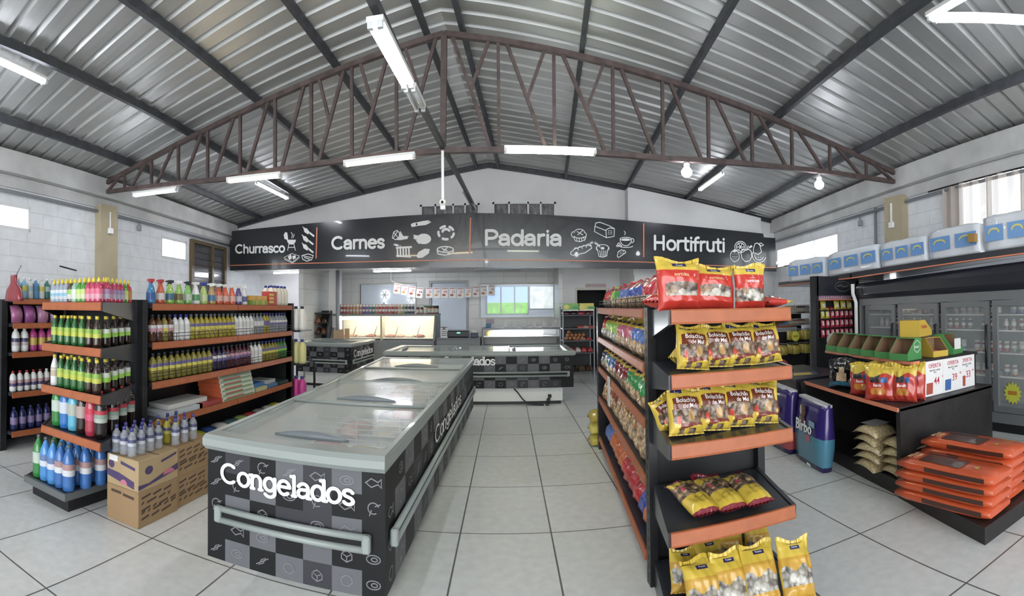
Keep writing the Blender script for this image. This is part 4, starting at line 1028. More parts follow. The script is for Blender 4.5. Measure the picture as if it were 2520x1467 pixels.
# long side of the left gondola: second and third shelf, one row of bottles each
def run(seq, x, y0, y1, z, where, side='left'):
    n = sum(s[1] for s in seq); i = 0
    for spec, cnt, desc, grp in seq:
        for k in range(cnt):
            y = y0 + (y1 - y0) * (i + .5) / n
            o = bottle(*spec); i += 1
            put(o, x + random.uniform(-.006, .006), y, z, '%s, %s from the %s %s' % (desc, ORD[i], side, where), 'bottle', grp, -pi / 2 + random.uniform(-.3, .3) if spec[0] == 'spray' else None)
S2 = [(('oil', AMB, K_, [L_p, L_w]), 2, 'amber liquid bottle', 'bottles on the second shelf'), (('oil', OLV, K_, [L_y, L_w]), 1, 'olive liquid bottle', 'bottles on the second shelf'), (('oil', AMB, K_, [L_p, L_w]), 1, 'amber liquid bottle', 'bottles on the second shelf'),
      (('oil', W_, BC, [L_w]), 3, 'opaque white bottle', 'bottles on the second shelf'), (('oil', YEL, GC, [L_y, L_v]), 10, 'yellow liquid bottle', 'bottles on the second shelf'),
      (('oil', W_, GC, [L_w]), 5, 'opaque white bottle', 'bottles on the second shelf'), (('oil', CLR, GC, [L_w]), 3, 'clear liquid bottle', 'bottles on the second shelf'), (('oil', YEL, VC, [L_v]), 2, 'yellow liquid bottle', 'bottles on the second shelf'), (('oil', CLR, VC, [L_v, L_w]), 6, 'clear bottle with violet cap', 'bottles on the second shelf')]
S3 = [(('oil', OLV, K_, [L_y, L_v]), 11, 'olive yellow liquid bottle', 'bottles on the third shelf'), (('oil', PUR, K_, [L_v, L_w]), 3, 'dark purple liquid bottle', 'bottles on the third shelf'), (('oil', BUR, K_, [L_v, L_p]), 6, 'burgundy liquid bottle', 'bottles on the third shelf'),
      (('oil', W_, GC, [L_w]), 3, 'opaque white bottle', 'bottles on the third shelf'), (('oil', OLV, BC, [L_y, L_v]), 5, 'olive liquid bottle', 'bottles on the third shelf'), (('oil', GRN_, BC, [L_g, L_v]), 3, 'green liquid bottle', 'bottles on the third shelf')]
run(S2, -3.065, 3.46, 6.36, 1.2495, "on left gondola's second shelf")
run(S3, -3.065, 3.46, 6.36, .9095, "on left gondola's third shelf")
SB = lambda h: liq(h, .92)
TOP = [(('spray', SB('3A86B8'), RC, [cmat('2C5CA0')]), 1, 'blue spray bottle'), (('spray', SB('CF5A34'), RC, [cmat('D8D0C8')]), 1, 'orange spray bottle'), (('spray', SB('9AC64A'), K_, [cmat('3E6E8A')]), 1, 'lime spray bottle with dark head'),
       (('spray', SB('9CC85A'), WC, [cmat('7A6A3A')]), 1, 'lime spray bottle with white head'), (('spray', SB('7EC060'), K_, [cmat('B8C8B0')]), 1, 'green spray bottle with dark head'), (('spray', W_, WC, [cmat('5AA068')]), 1, 'white spray bottle'),
       (('spray', SB('B4CC6A'), BC, [cmat('C8D8A0')]), 1, 'pale green spray bottle'), (('spray', SB('C8A060'), WC, [cmat('4A7AA0')]), 1, 'amber spray bottle'),
       (('spray', SB('DC5B32'), WC, [cmat('E0B0A0')]), 3, 'orange spray bottle with white head'), (('spray', SB('5A4A8A'), WC, [cmat('C0C0D0')]), 1, 'violet spray bottle'), (('spray', W_, WC, [cmat('6A6AA0')]), 1, 'white spray bottle with violet label')]
run([(*s, 'spray bottles on the top shelf') for s in TOP], -3.07, 3.42, 5.28, 1.5855, "on left gondola's top shelf")
# yellow boxes, a red box, and white bottles with blue caps at the far end of the top shelf
def boxy(name, lo, hi, m, label, cat, group=None, parent=None, faces=None):
    mb = MB(); mb.box(lo, hi); c = ((lo[0] + hi[0]) / 2, (lo[1] + hi[1]) / 2, lo[2])
    o = mb.build(name, m); o.data.transform(Matrix.Translation(-Vector(c))); o.location = c
    return tag(o, label, cat, group)
for k in range(5):
    boxy('soap_box', (-3.1, 5.32 + .085 * k, 1.5855), (-3.02, 5.40 + .085 * k, 1.645), cmat('B8BE3A' if k % 2 else '8EA83A'), 'small yellow green box, %s from the left below the yellow boxes on the top shelf' % ORD[k + 1], 'box', 'small boxes on the top shelf')
for k in range(3):
    boxy('wide_box', (-3.14, 5.30 + .14 * k, 1.646), (-3.02, 5.43 + .14 * k, 1.70), cmat('E0A92C'), 'golden yellow box lying on the small boxes, %s from the left on the top shelf' % ORD[k + 1], 'box', 'yellow boxes on the top shelf')
rb = boxy('tall_box', (-3.13, 5.77, 1.5855), (-3.02, 6.0, 1.76), cmat('C8382F'), 'red and yellow box standing beside the white bottles on the top shelf', 'box')
for z in (.03, .075, .12): MB().box((.0545, -.11, z), (.0562, .02, z + .03)).build('printed_band', cmat('E8C83A'), rb)
for k in range(9):
    r_, c_ = k % 2, k // 2
    put(bottle('jug', cmat('E6E3D6'), BC, [], 'bleach_bottle', .98), -3.10 - .11 * r_, 5.98 + .105 * c_ + .05 * r_, 1.5855, 'white blue-capped bottle, %s from the left at the far end of the top shelf' % ORD[k + 1], 'bottle', 'white bottles with blue caps on the top shelf', 0)
# fourth shelf: boxes of foil and film rolls
k = 0
for z in range(6):
    for c in range(1):
        k += 1
        o = boxy('roll_box', (-3.3 - .012 * z, 4.62, .5755 + .047 * z), (-3.0 - .012 * z, 5.35, .6205 + .047 * z), cmat('DDE3D6'), 'white and green roll box, %s from the bottom of the pile on the fourth shelf' % ORD[z + 1], 'box', 'piled roll boxes')
        h = .15
        MB().box((h + .0005, -.33, .008), (h + .002, .33, .02)).build('green_band', cmat('6AA84F'), o)
        MB().box((h + .0005, -.28, .022), (h + .002, .1, .037)).build('red_lettering_band', cmat('C45A62'), o)
        MB().box((-.15, -.367, .0), (.151, -.3655, .045)).build('orange_end', cmat('D9622E'), o)
for k, (y0, y1, z, col, lab) in enumerate([(3.62, 4.25, 0, 'D4DCE2', 'pale blue roll box lying nearest the camera on the fourth shelf'), (3.75, 4.4, .047, 'E2E0DC', 'white roll box lying on the pale blue one on the fourth shelf'), (4.2, 4.6, .0, 'B84A48', 'red roll box in the dark of the fourth shelf left of the pile'),
        (5.4, 5.7, 0, 'D8D2A0', 'cream roll box right of the pile on the fourth shelf'), (5.42, 5.68, .045, '3C7EC0', 'blue roll box lying on the cream one'), (5.74, 6.0, 0, '5A86B8', 'light blue roll box right of the cream one'), (5.76, 6.02, .045, 'C8C8CC', 'pale grey roll box on the light blue one'), (6.06, 6.34, 0, '2E4A4A', 'dark green roll box at the far end of the fourth shelf')]):
    boxy('roll_box', (-3.32, y0, .5755 + z), (-3.01 - z, y1, .6195 + z), cmat(col), lab, 'box')
# packets on the bottom shelf
PKC = ['C8C83A', 'D8D8CE', '9AB85A', '3E5EA0', 'D8C830', 'C03A40', 'E0E0DA', '7AA04A', 'B8B0A8', '5A7A80']
def packet(w, l, h, m, name='packet'):
    mb = MB(); rings = []
    for i in range(7):
        t = i / 6; k = sin(pi * min(1, max(0, t))) ** .5 if 0 < t < 1 else 0
        rings.append([(x * w / 2 * (.9 + .1 * k), (t - .5) * l, max(.002, h * k * zz) + .001) for x, zz in ((-1, .45), (-.6, .9), (0, 1), (.6, .9), (1, .45), (.6, .05), (0, 0), (-.6, .05))])
    mb.loft(rings, 0, True, True)
    return mb.build(name, m)
for k in range(22):
    c, r = k % 11, k // 11
    o = packet(.2, .26, .07, film(PKC[(k * 3 + r) % 10]), 'soap_packet')
    o.rotation_euler = (0, 0, pi / 2 + random.uniform(-.4, .4))
    o.location = (-3.13 - .02 * r, 3.8 + .235 * c + .06 * r, .1965 + .055 * r)
    tag(o, 'crumpled soap powder packet, %s from the left in the %s layer on the bottom shelf' % (ORD[c + 1], ('lower', 'upper')[r]), 'packet', 'packets on the bottom shelf')

# ------------------------------------------------------------------ end stand of the left gondola
def spots(n1, n2, inset=.0):
    P = [(-3.50 + .64 * (i + .5) / n1 + 0 * inset, 2.66) for i in range(n1)]
    P += [(-2.885 - .19 * (i + 1) / (n2 + .5), 2.66 + .55 * (i + 1) / (n2 + .5)) for i in range(n2)]
    return P
def stand_row(kind, seq, P, z, where, scale=1., name='bottle', grp=None):
    for i, (x, y) in enumerate(P):
        b, c, l, d = seq[min(i, len(seq) - 1)]
        put(bottle(kind, b, c, l, name, scale), x, y, z, '%s, %s from the left %s' % (d, ORD[i + 1], where), 'bottle', grp)
cB = (liq('B6C4D4', .7), YC, [cmat('C8D0D8'), cmat('88C0DC'), cmat('DADCE0')], 'clear soap bottle')
cN = (liq('5E4A44'), YC, [cmat('D8D8D0'), cmat('9BC84A')], 'brown soap bottle')
cM = (liq('A8D8C0', .8), YC, [cmat('E0E8E0')], 'mint soap bottle')
cG = (liq('4E9A34'), YC, [cmat('D6E0A8'), cmat('C8E070')], 'green soap bottle')
cP = (liq('C83860'), YC, [cmat('E8A0B4'), cmat('E86A88')], 'pink soap bottle')
cV = (liq('C82A5C'), YC, [cmat('C0B8D0'), cmat('B090C0')], 'magenta soap bottle')
cO = (liq('C23A3C'), YC, [cmat('C88A2A')], 'red soap bottle')
P = spots(11, 7)
stand_row('soap', [cB] * 4 + [cN, cM, cG, cG] + [cP] * 5 + [cV] * 3 + [cG] + [cO] * 4, P, 1.5855, "on the left end stand's top", 1.05, 'soap_bottle', 'soap bottles on the end stand')
P = [(x + random.uniform(-.01, .01), y + .085) for x, y in spots(8, 0)]
stand_row('soap', [cO, cP, cB, cG, cM, cB, cP, cV], P, 1.5855, "in the back row on the stand's top", 1.05, 'soap_bottle', 'soap bottles on the end stand')
gG = (liq('2F6E34', .95), YC, [cmat('C8CE34'), cmat('A8C83C')], 'green soda bottle')
gB = (liq('3A2418'), YC, [cmat('C8CC3C'), cmat('8CB83A')], 'brown soda bottle')
gK = (liq('2A1A14'), YC, [cmat('9AD83A'), cmat('D8E0D0')], 'dark soda bottle')
for z, sc_, w in ((1.25, 1.0, "on the left end stand's second shelf"), (.91, 1.08, "on the left end stand's third shelf")):
    a = [gG] * 5 + [gB] * 3 + [gK] * 8 if z > 1 else [(W_, YC, [cmat('C8B8A0')], 'white soda bottle')] * 1 + [gG] * 4 + [gB] * 3 + [gK] * 8
    stand_row('soda', a, spots(7, 4), z, w, sc_, 'soda_bottle', 'soda bottles on the end stand')
    stand_row('soda', [gB, gG, gB, gK, gK, gK], [(x, y + .1) for x, y in spots(6, 0)], z, 'in the back row ' + w.replace('left end ', ''), sc_, 'soda_bottle', 'soda bottles on the end stand')
p1 = (liq('2E8A3A'), GC, [cmat('C8D8C8')], 'green two litre soda bottle'); p2 = (liq('2E78C8'), GC, [cmat('D8DCE8')], 'blue two litre soda bottle'); p3 = (liq('58B8D8'), GC, [cmat('B8C0B0')], 'sky blue two litre soda bottle')
p4 = (liq('2A1614'), cmat('6A2A6A'), [cmat('C0A8A0')], 'dark two litre soda bottle'); p5 = (liq('B83048'), GC, [cmat('E04A78'), cmat('D8284A')], 'red two litre soda bottle'); p6 = (liq('1C100E'), RC, [cmat('B8C0B4'), cmat('90A898'), cmat('C03040')], 'black cola two litre bottle')
stand_row('pet', [p1, p2, p3, p4, p5, p6, p6, p6, p6], [(-3.46 + .112 * i, 2.70) for i in range(6)] + [(-2.93, 2.86), (-2.99, 3.02), (-3.04, 3.17)], .5755, "on the left stand's fourth shelf", 1., 'soda_bottle', 'two litre bottles on the end stand')
b1 = (liq('4A9AE4', .9), GC, [cmat('DCE0EA'), cmat('6A86B8')], 'blue two litre soda bottle'); b2 = (liq('3A78C4', .9), GC, [cmat('E0E2E8'), cmat('B89090')], 'deep blue two litre soda bottle')
i = 0
for r in range(4):
    for c in range(5):
        i += 1
        x, y = -3.54 + .105 * c + .018 * r - .02 * (r == 0), 2.57 + .15 * r
        b_, c_, l_, d_ = p1 if (c == 0 and r < 2) else (b2 if c >= 3 else b1)
        put(bottle('pet', b_, c_, l_, 'soda_bottle', .98), x, y, .1545, '%s, %s in the %s row on the end stand base' % (d_, ORD[c + 1], ('front', 'second', 'third', 'back')[r]), 'bottle', 'two litre bottles on the end stand base')

# ------------------------------------------------------------------ gondola against the left wall
DP = empty('dustpan', (-4.55, 3.2, 1.64), 'dark red plastic dustpan with a long thin handle at the left edge of the photo', 'dustpan')
mb = MB(); mb.loft([[(x * k, -.01 * k, z) for x in (-1, -.5, .5, 1)] + [(x * k, .05, z) for x in (1, .5, -.5, -1)] for k, z in ((.15, 0), (.15, .03), (.12, .12), (.045, .18), (.035, .27))], 0, True, True); mb.build('pan', mat('dark_red_plastic', hexc('8E2A34'), .3, coat=.3), DP)
MB().tube([(0, .03, .24), (.06, .03, .30), (.14, .02, .36)], .008).build('handle', GREYP, DP); DP.location = at(30, 741, X=-4.62)
for k, (py, x) in enumerate([(88, -4.86), (100, -4.88), (112, -4.88)]):
    pass
for k in range(7):
    y = 3.2 + .085 * k
    put(bottle('oil', cmat(['7AB4D0', '8ABEDA', 'D8DCD8', '4E94C4', 'DCE2E0', '2E7A6A', 'D8DAD6'][k]), WC, [cmat(['4E86B0', 'D8D040', 'A8C4D0'][k % 3])], 'softener_bottle', .98), -4.88, y, 1.635, 'pale blue or white softener bottle, %s from the left on wall gondola top' % ORD[k + 1], 'bottle', 'softener bottles on the wall gondola')
for k in range(5):
    o = packet(.17, .2, .07, film(['B86A98', 'A8589C', 'C88AB0', 'B090B8', 'B8A8B8'][k]), 'washing_packet'); o.rotation_euler = (pi / 2 - .25, 0, pi / 2); o.location = (-4.9, 3.18 + .19 * k, 1.37 + .1)
    tag(o, 'pink washing powder packet, %s from the left on the wall gondola second shelf' % ORD[k + 1], 'packet', 'pink packets on the wall gondola')
for k in range(5):
    w_ = k < 2
    put(bottle('jug', W_ if w_ else cmat('C03A8A'), WC if w_ else cmat('B03080'), [cmat('C8B8C0'), cmat('4A4A70')] if w_ else [cmat('D8B84A')], 'detergent_jug', 1.02), -4.89, 3.18 + .125 * k, 1.055, '%s detergent jug, %s from the left on the wall gondola third shelf' % ('white' if w_ else 'magenta', ORD[k + 1]), 'bottle', 'jugs on the wall gondola')
for k in range(8):
    put(bottle('jug', W_, RC if k < 5 else WC, [cmat('5A4A7A'), cmat('C8A0A8')], 'bleach_bottle', .85), -4.88, 3.14 + .098 * k, .625, 'white bottle with violet label, %s from the left on wall gondola fourth shelf' % ORD[k + 1], 'bottle', 'white bottles on the wall gondola')
for k in range(7):
    put(bottle('jug', cmat('23285E', .3), cmat('23285E', .3), [cmat('8A7AA8')], 'softener_jug', .95), -4.88, 3.16 + .118 * k, .205, 'dark blue softener jug, %s from the left on the wall gondola bottom shelf' % ORD[k + 1], 'bottle', 'dark blue jugs on the wall gondola')

# ------------------------------------------------------------------ cardboard boxes with bottles on them
CARD = mat('brown_cardboard', hexc('A08058', .85), .75, noise=(5, .06)); CARDL = mat('pale_printed_cardboard', hexc('B59A70', .85), .7, noise=(5, .05))
VIO, PNK = mat('violet_print', hexc('4A3A62'), .6), mat('pink_print', hexc('C06A80'), .6)
DPR = mat('dark_brown_print', hexc('4A3828'), .7)
za = at(346, 1214, Y=2.76).z; zb = at(348, 1137, Y=2.76).z; zc = at(440, 1102, Y=3.25).z
def carton(x0, x1, y0, y1, z0, z1, m, lab, violet):
    e = empty('cardboard_box', ((x0 + x1) / 2, (y0 + y1) / 2, z0), lab, 'box', 'cardboard boxes by the left gondola')
    w, d, h = (x1 - x0) / 2, (y1 - y0) / 2, z1 - z0
    MB().rbox((-w, -d, 0), (w, d, h), .004).build('carton', m, e)
    q = MB(); q.box((-w * .98, -.006, h), (w * .98, .006, h + .0012)); q.build('flap_gap', DPR, e)
    q = MB()
    if violet:
        q.add([(w + .001, -d, h * .06), (w + .001, d, h * .30), (w + .001, d, h * .52), (w + .001, d * .2, h * .36), (w + .001, -d * .5, h * .2), (w + .001, -d, h * .22)], [(0, 1, 2, 3, 4, 5)], 0)
        q.add([(-w, -d - .001, h * .28), (w * .75, -d - .001, h * .06), (w * .75, -d - .001, h * .30), (-w * .2, -d - .001, h * .46), (-w, -d - .001, h * .50)], [(0, 1, 2, 3, 4)], 0)
        q.add([(w * .1 + .22 * w * cos(a), -d - .002, h * .12 + .16 * h * abs(sin(a))) for a in [pi * i / 8 for i in range(9)]], [tuple(range(9))], 1)
        q.add([(w + .002, d * .5 + .3 * d * cos(a), h * .28 + .16 * h * abs(sin(a))) for a in [pi * i / 8 for i in range(9)]], [tuple(range(9))], 1)
        q.add([(-w * .7 + .2 * w * cos(a), -d - .001, h * .68 + .14 * h * sin(a)) for a in [2 * pi * i / 10 for i in range(10)]], [tuple(range(10))], 0)
        q.add([(w + .001, -d * .5 + .2 * d * cos(a), h * .62 + .14 * h * sin(a)) for a in [2 * pi * i / 10 for i in range(10)]], [tuple(range(10))], 0)
        q.add([(-w * .1, -d - .001, h * .76), (w * .8, -d - .001, h * .66), (w * .8, -d - .001, h * .76), (-w * .1, -d - .001, h * .87)], [(0, 1, 2, 3)], 0)
        q.add([(w + .001, d * .1, h * .72), (w + .001, d * .9, h * .84), (w + .001, d * .9, h * .92), (w + .001, d * .1, h * .80)], [(0, 1, 2, 3)], 0)
        q.build('print', [VIO, PNK], e, fix=False)
        MB().box((-w * .85, -d - .002, h * .8), (-w * .3, -d, h * .99)).build('white_sticker', W_, e)
    else:
        rnd = random.Random(int(z0 * 100 + y0 * 10))
        for zz in (.2, .36, .44, .62, .78):
            y = -d * .85
            while y < d * .7:
                l = rnd.uniform(.1, .5) * d; q.add([(w + .001, y, h * zz), (w + .001, y + l, h * zz + .012), (w + .001, y + l, h * (zz + .06) + .012), (w + .001, y, h * (zz + .06))], [(0, 1, 2, 3)]); y += l + .03
        q.add([(-w * .7, -d - .001, h * .8), (-w * .05, -d - .001, h * .8), (-w * .05, -d - .001, h * .88), (-w * .7, -d - .001, h * .88)], [(0, 1, 2, 3)])
        q.add([(w * .05, -d - .001, h * .78), (w * .75, -d - .001, h * .76), (w * .75, -d - .001, h * .84), (w * .05, -d - .001, h * .86)], [(0, 1, 2, 3)])
        q.build('print', DPR, e, fix=False)
    return e
carton(-2.87, -2.53, 2.745, 3.225, 0, za, CARD, 'brown cardboard box on the floor under the violet printed box', False)
carton(-2.87, -2.53, 2.745, 3.225, za + .001, zb, CARDL, 'pale cardboard box with violet and pink print, topmost of the near stack', True)
carton(-2.87, -2.55, 3.235, 3.72, 0, zc * .5, CARD, 'brown cardboard box on the floor at the back of the two stacks', False)
carton(-2.87, -2.55, 3.235, 3.72, zc * .5 + .001, zc, CARD, 'brown cardboard box topmost of the far stack, beside the freezer', False)
vin = ('oil', liq('C4C8D2', .38), VC, [cmat('C8CAD6'), cmat('55587E')])
i = 0
for r in range(3):
    for c in range(4):
        i += 1
        put(bottle(*vin, 'vinegar_bottle', .84), -2.82 + .085 * r, 2.80 + .105 * c, zb + .0015, 'clear bottle with violet cap, %s in the %s row on the near cardboard stack' % (ORD[c + 1], ORD[r + 1]), 'bottle', 'clear bottles on the cardboard boxes')
vy = ('oil', liq('B8A81E', .8), VC, [cmat('D0C848'), cmat('55587E')])
i = 0
for r in range(3):
    for c in range(3):
        i += 1; yl = r < 2 and c < 2
        put(bottle(*(vy if yl else vin), 'vinegar_bottle', .84), -2.80 + .095 * r, 3.29 + .125 * c, zc + .0015, '%s bottle with violet cap, %s in the %s row on the far cardboard stack' % ('yellow' if yl else 'clear', ORD[c + 1], ORD[r + 1]), 'bottle', 'bottles on the far cardboard boxes')

# ------------------------------------------------------------------ far end of the left gondola: side shelves and the cart frame
SE = empty('end_rack', (-3.2, 6.75, 0), 'narrow black end rack with white, cream and pink jugs behind the left gondola', 'rack')
for z in (1.25, .80, .30): MB().box((-.2, -.2, z - .02), (.28, .25, z)).build('shelf', SHELFT, SE)
MB().box((-.22, -.22, 0), (-.19, .25, 1.5)).build('upright', SHELFM, SE)
MB().box((-.2, -.22, 0), (.1, -.2, 1.5)).build('end_panel', SHELFM, SE)
for z, m, cp, n, d in ((1.2505, cmat('E6E6E2'), K_, 2, 'white'), (.8005, cmat('DCD890'), VC, 2, 'cream yellow'), (.3005, cmat('D83A9C'), VC, 2, 'hot pink')):
    for k in range(n): put(bottle('jug', m, cp, [], 'cleaner_jug', 1.25), -3.02 + .1 * k, 6.62, z, '%s jug, %s on the end rack behind the left gondola' % (d, ('left one', 'right one')[k]), 'bottle', 'jugs on the end rack', 0)
ct = empty('hand_truck', (-2.78, 6.75, 0), 'black tubular trolley frame standing beside the pink jugs', 'trolley')
MB().tube([(-.28, 0, .0), (-.28, 0, .80), (-.24, 0, .86), (-.06, 0, .86), (0, 0, .80), (0, 0, 0)], .018).build('frame', BLACK, ct)
MB().box((-.28, -.02, .3), (0, .02, .33)).build('crossbar', BLACK, ct)
# ================================================================== BAGS
def cookie_mat(name, cols, scale):
    m = bpy.data.materials.new(name); m.use_nodes = True; nt = m.node_tree; b = nt.nodes['Principled BSDF']
    tc = nt.nodes.new('ShaderNodeTexCoord'); v = nt.nodes.new('ShaderNodeTexVoronoi'); v.inputs['Scale'].default_value = scale
    nt.links.new(tc.outputs['Object'], v.inputs['Vector'])
    sp = nt.nodes.new('ShaderNodeSeparateColor'); nt.links.new(v.outputs['Color'], sp.inputs[0])
    r = nt.nodes.new('ShaderNodeValToRGB'); r.color_ramp.interpolation = 'CONSTANT'
    for i, c in enumerate(cols):
        e = r.color_ramp.elements[i] if i < 2 else r.color_ramp.elements.new(i / len(cols))
        e.position = i / len(cols); e.color = (*hexc(c), 1)
    nt.links.new(sp.outputs[0], r.inputs[0])
    gp = nt.nodes.new('ShaderNodeMapRange'); gp.inputs[1].default_value, gp.inputs[2].default_value, gp.inputs[3].default_value, gp.inputs[4].default_value = .5, .75, 1, .42   # shade in the gaps between biscuits, painted into the colour
    nt.links.new(v.outputs['Distance'], gp.inputs[0])
    sc_m = nt.nodes.new('ShaderNodeVectorMath'); sc_m.operation = 'SCALE'
    nt.links.new(r.outputs[0], sc_m.inputs[0]); nt.links.new(gp.outputs[0], sc_m.inputs['Scale'])
    nt.links.new(sc_m.outputs[0], b.inputs['Base Color'])
    bp = nt.nodes.new('ShaderNodeBump'); bp.invert = True; bp.inputs['Strength'].default_value = .9; bp.inputs['Distance'].default_value = .012
    nt.links.new(v.outputs['Distance'], bp.inputs['Height']); nt.links.new(bp.outputs[0], b.inputs['Normal'])
    b.inputs['Roughness'].default_value = .3; b.inputs['Coat Weight'].default_value = .5; b.inputs['Coat Roughness'].default_value = .08
    return m
CK_MIX = cookie_mat('assorted_biscuits', ['C4BCAE', '7A6454', 'B8AE9C', 'A08468', 'CEC6B8', '5E4838'], 32)
CK_BRN = cookie_mat('brown_honey_biscuits', ['7A6450', '8A7460', '6A5240', 'B59468'], 34)
CK_WHT = cookie_mat('white_round_biscuits', ['B4AFA4', '9A9184', 'C4BEB2', '7A7064'], 32)
CK_TAN = cookie_mat('tan_biscuits', ['C8A878', 'B8926A', 'D8C09A', 'A07C56'], 34)
CK_PAS = cookie_mat('golden_pasta', ['C89A4A', 'D8B878', 'A87838', 'E0CC9A', 'B05A2A'], 40)
CK_SEED = cookie_mat('seed_mix', ['A8946A', 'C4B084', '8A744E', 'D0C09A'], 90)
MYEL, MDYE, MRED, MDRD, MBRN, MPUR, MORG = film('E6C32A'), film('D9A51E'), film('D8321E'), film('C8242E'), film('7A3A22'), film('3A3560'), film('E0702A')
MGRN, MLIM, MBLU, MLBL, MPNK, MMAR = film('2E9A4A'), film('9ACB3E'), film('2E4FB0'), film('5A7AC8'), film('C85A7A'), film('8A2434')
TXW, TXC, TXR = mat('white_print', (.85, .85, .83), .4), mat('cream_print', hexc('F0C890'), .4), mat('red_print', hexc('C83048'), .4)
TXD = mat('dark_print', (.03, .03, .04), .4)
def bag(name, w, h, t, mats, design, seed=0, texts=(), nu=44, nv=60, sag=.0, lean=0., loc=(0, 0, 0), rz=0., roll=0., pinch=.10):
    rnd = random.Random(seed); ph = [rnd.uniform(0, 6.3) for _ in range(8)]
    def S(u, v, s, lift=0.):                       # u -1..1, v 0..1, s -1 front / +1 back
        f = max(0, 1 - abs(u) ** 2.6) ** .55
        g = min(1, v / .16) ** .55 * min(1, max(0, (.93 - v)) / .30) ** .6 if v < .93 else 0
        b = t / 2 * f * g
        wr = t * .055 * (sin(5 * u + 7 * v + ph[0]) * sin(9 * v - 3 * u + ph[1]) + .6 * sin(13 * u + 4 * v + ph[2]) * sin(11 * v + ph[3]))
        b += wr * min(1, f * 2) * (.4 + .6 * g) * (1 if s < 0 else .5)
        if v > .93 or v < .03: b = t * .02 + .003 * sin(22 * u + ph[4]) * 1
        x = u * w / 2 * (1 - pinch * f * 0 - .07 * g + .02 * sin(9 * v + ph[5])) 
        z = v * h + (.012 * sin(3 * u + ph[6]) * h / .25 if v > .9 else 0) - sag * v * v * h * .15
        y = s * b - lift - (.02 * h * sin(2 * u + ph[7]) if v > .9 else 0) * (v - .9) * 8
        y += .10 * h * max(0, v - .82) * 3 * sin(ph[3])          # header flops to one side
        return (x, y, z)
    us = [-1 + 2 * i / nu for i in range(nu + 1)]; vs_ = [j / nv for j in range(nv + 1)]
    mb = MB()
    for s in (-1, 1):
        o = len(mb.v); mb.v += [S(u, v, s) for v in vs_ for u in us]
        for j in range(nv):
            for i in range(nu):
                a = o + j * (nu + 1) + i; q = [a, a + 1, a + nu + 2, a + nu + 1]
                mb.f.append(q if s < 0 else q[::-1]); mb.sm.append(True); mb.m.append(design((us[i] + us[i + 1]) / 2, (vs_[j] + vs_[j + 1]) / 2, s))
    o = mb.build(name, mats, fix=False)
    bm = bmesh.new(); bm.from_mesh(o.data); bmesh.ops.remove_doubles(bm, verts=bm.verts, dist=.0004); bm.to_mesh(o.data); bm.free()
    for txt, sz, tu, tv, m, wide, bold in texts:
        put_text(txt, sz * h, None, m, 'lettering', o, wide, 0, bold, warp=lambda x, y, tu=tu, tv=tv: Vector(S(max(-.99, min(.99, tu + x / (w / 2))), max(.01, min(.99, tv + y / h)), -1, .0016)))
    o.rotation_euler = (lean, roll, rz); o.location = loc
    return o
def jag(u, k=.012): return k * sin(17 * u) + k * .7 * sin(31 * u + 1)
def d_sort(u, v, s):                                # red bag, yellow header, biscuit window: 0 red 1 yellow 2 biscuits 3 violet 4 white
    if v > .76: return 3 if s < 0 and abs(u) < .3 and abs(v - .86) < .035 else 1
    if s < 0 and abs(u) < .74 and .27 < v < .53 - .1 * abs(u) ** 3: return 2
    return 0
def d_sort2(u, v, s):
    if v > .76: return 3 if s < 0 and abs(u) < .3 and abs(v - .86) < .035 else 1
    if .16 < v < .46 + jag(u, .02): return 2
    return 0
def d_mel(u, v, s):                                 # 0 yellow 1 brown 2 biscuits 3 violet 4 tan 5 red 6 dark maroon
    if s > 0: return 0
    if v > .84: return 3 if -.85 < u < -.2 and abs(v - .885 + .03 * u) < .028 else 0
    if hypot((u + .62) * .8, v - .30) < .085: return 5
    if -.82 < u < .62 and .52 < v < .80 - .07 * u * u: return 1
    if v < .13: return 2 if (.03 < v and abs(u) < .6 and sin(9 * u) > -.3) else 0
    if v < .24: return 6 if v > .15 + .03 * sin(3 * u) and u > -.55 else 0
    if -.9 < u < .75 and v < .52: return 4 if hypot((u - .12) * .75, (v - .37) * 1.3) < .16 else 2
    if u >= .62 and hypot((u - .78), (v - .42) * 1.6) < .17: return 6
    return 0
def d_ros(u, v, s):                                 # 0 yellow 1 amber 2 white biscuits 3 violet
    if s < 0 and abs(u) < .32 and abs(v - .84) < .035: return 3
    if .22 < v < .50 + .05 * sin(6 * u): return 2 if abs(u) < .95 else 0
    if v < .2: return 1
    return 1 if v < .68 else 0
def d_lay(u, v, s):                                 # 0 yellow 1 maroon 2 brown biscuits 3 pink seal
    if v > .90: return 1
    if hypot((u + .55) * .75, v - .56) < .07: return 3
    if .38 < v < .72 + jag(u, .03): return 2
    return 0 if v > .05 else 1
def d_side(u, v, s):                                # 0 header 1 body 2 window 3 violet
    if v > .74: return 3 if s < 0 and abs(u) < .4 and abs(v - .84) < .04 else 0
    return 2 if v < .38 + jag(u, .03) else 1
def d_low(u, v, s):
    if v > .78: return 0
    return 2 if s < 0 and abs(u) < .42 and .3 < v < .58 else 1
LOGO = ('Piccinini', .045, 0, .86, TXW, 1., .004)
MS = [MRED, MYEL, CK_MIX, MPUR, TXW]
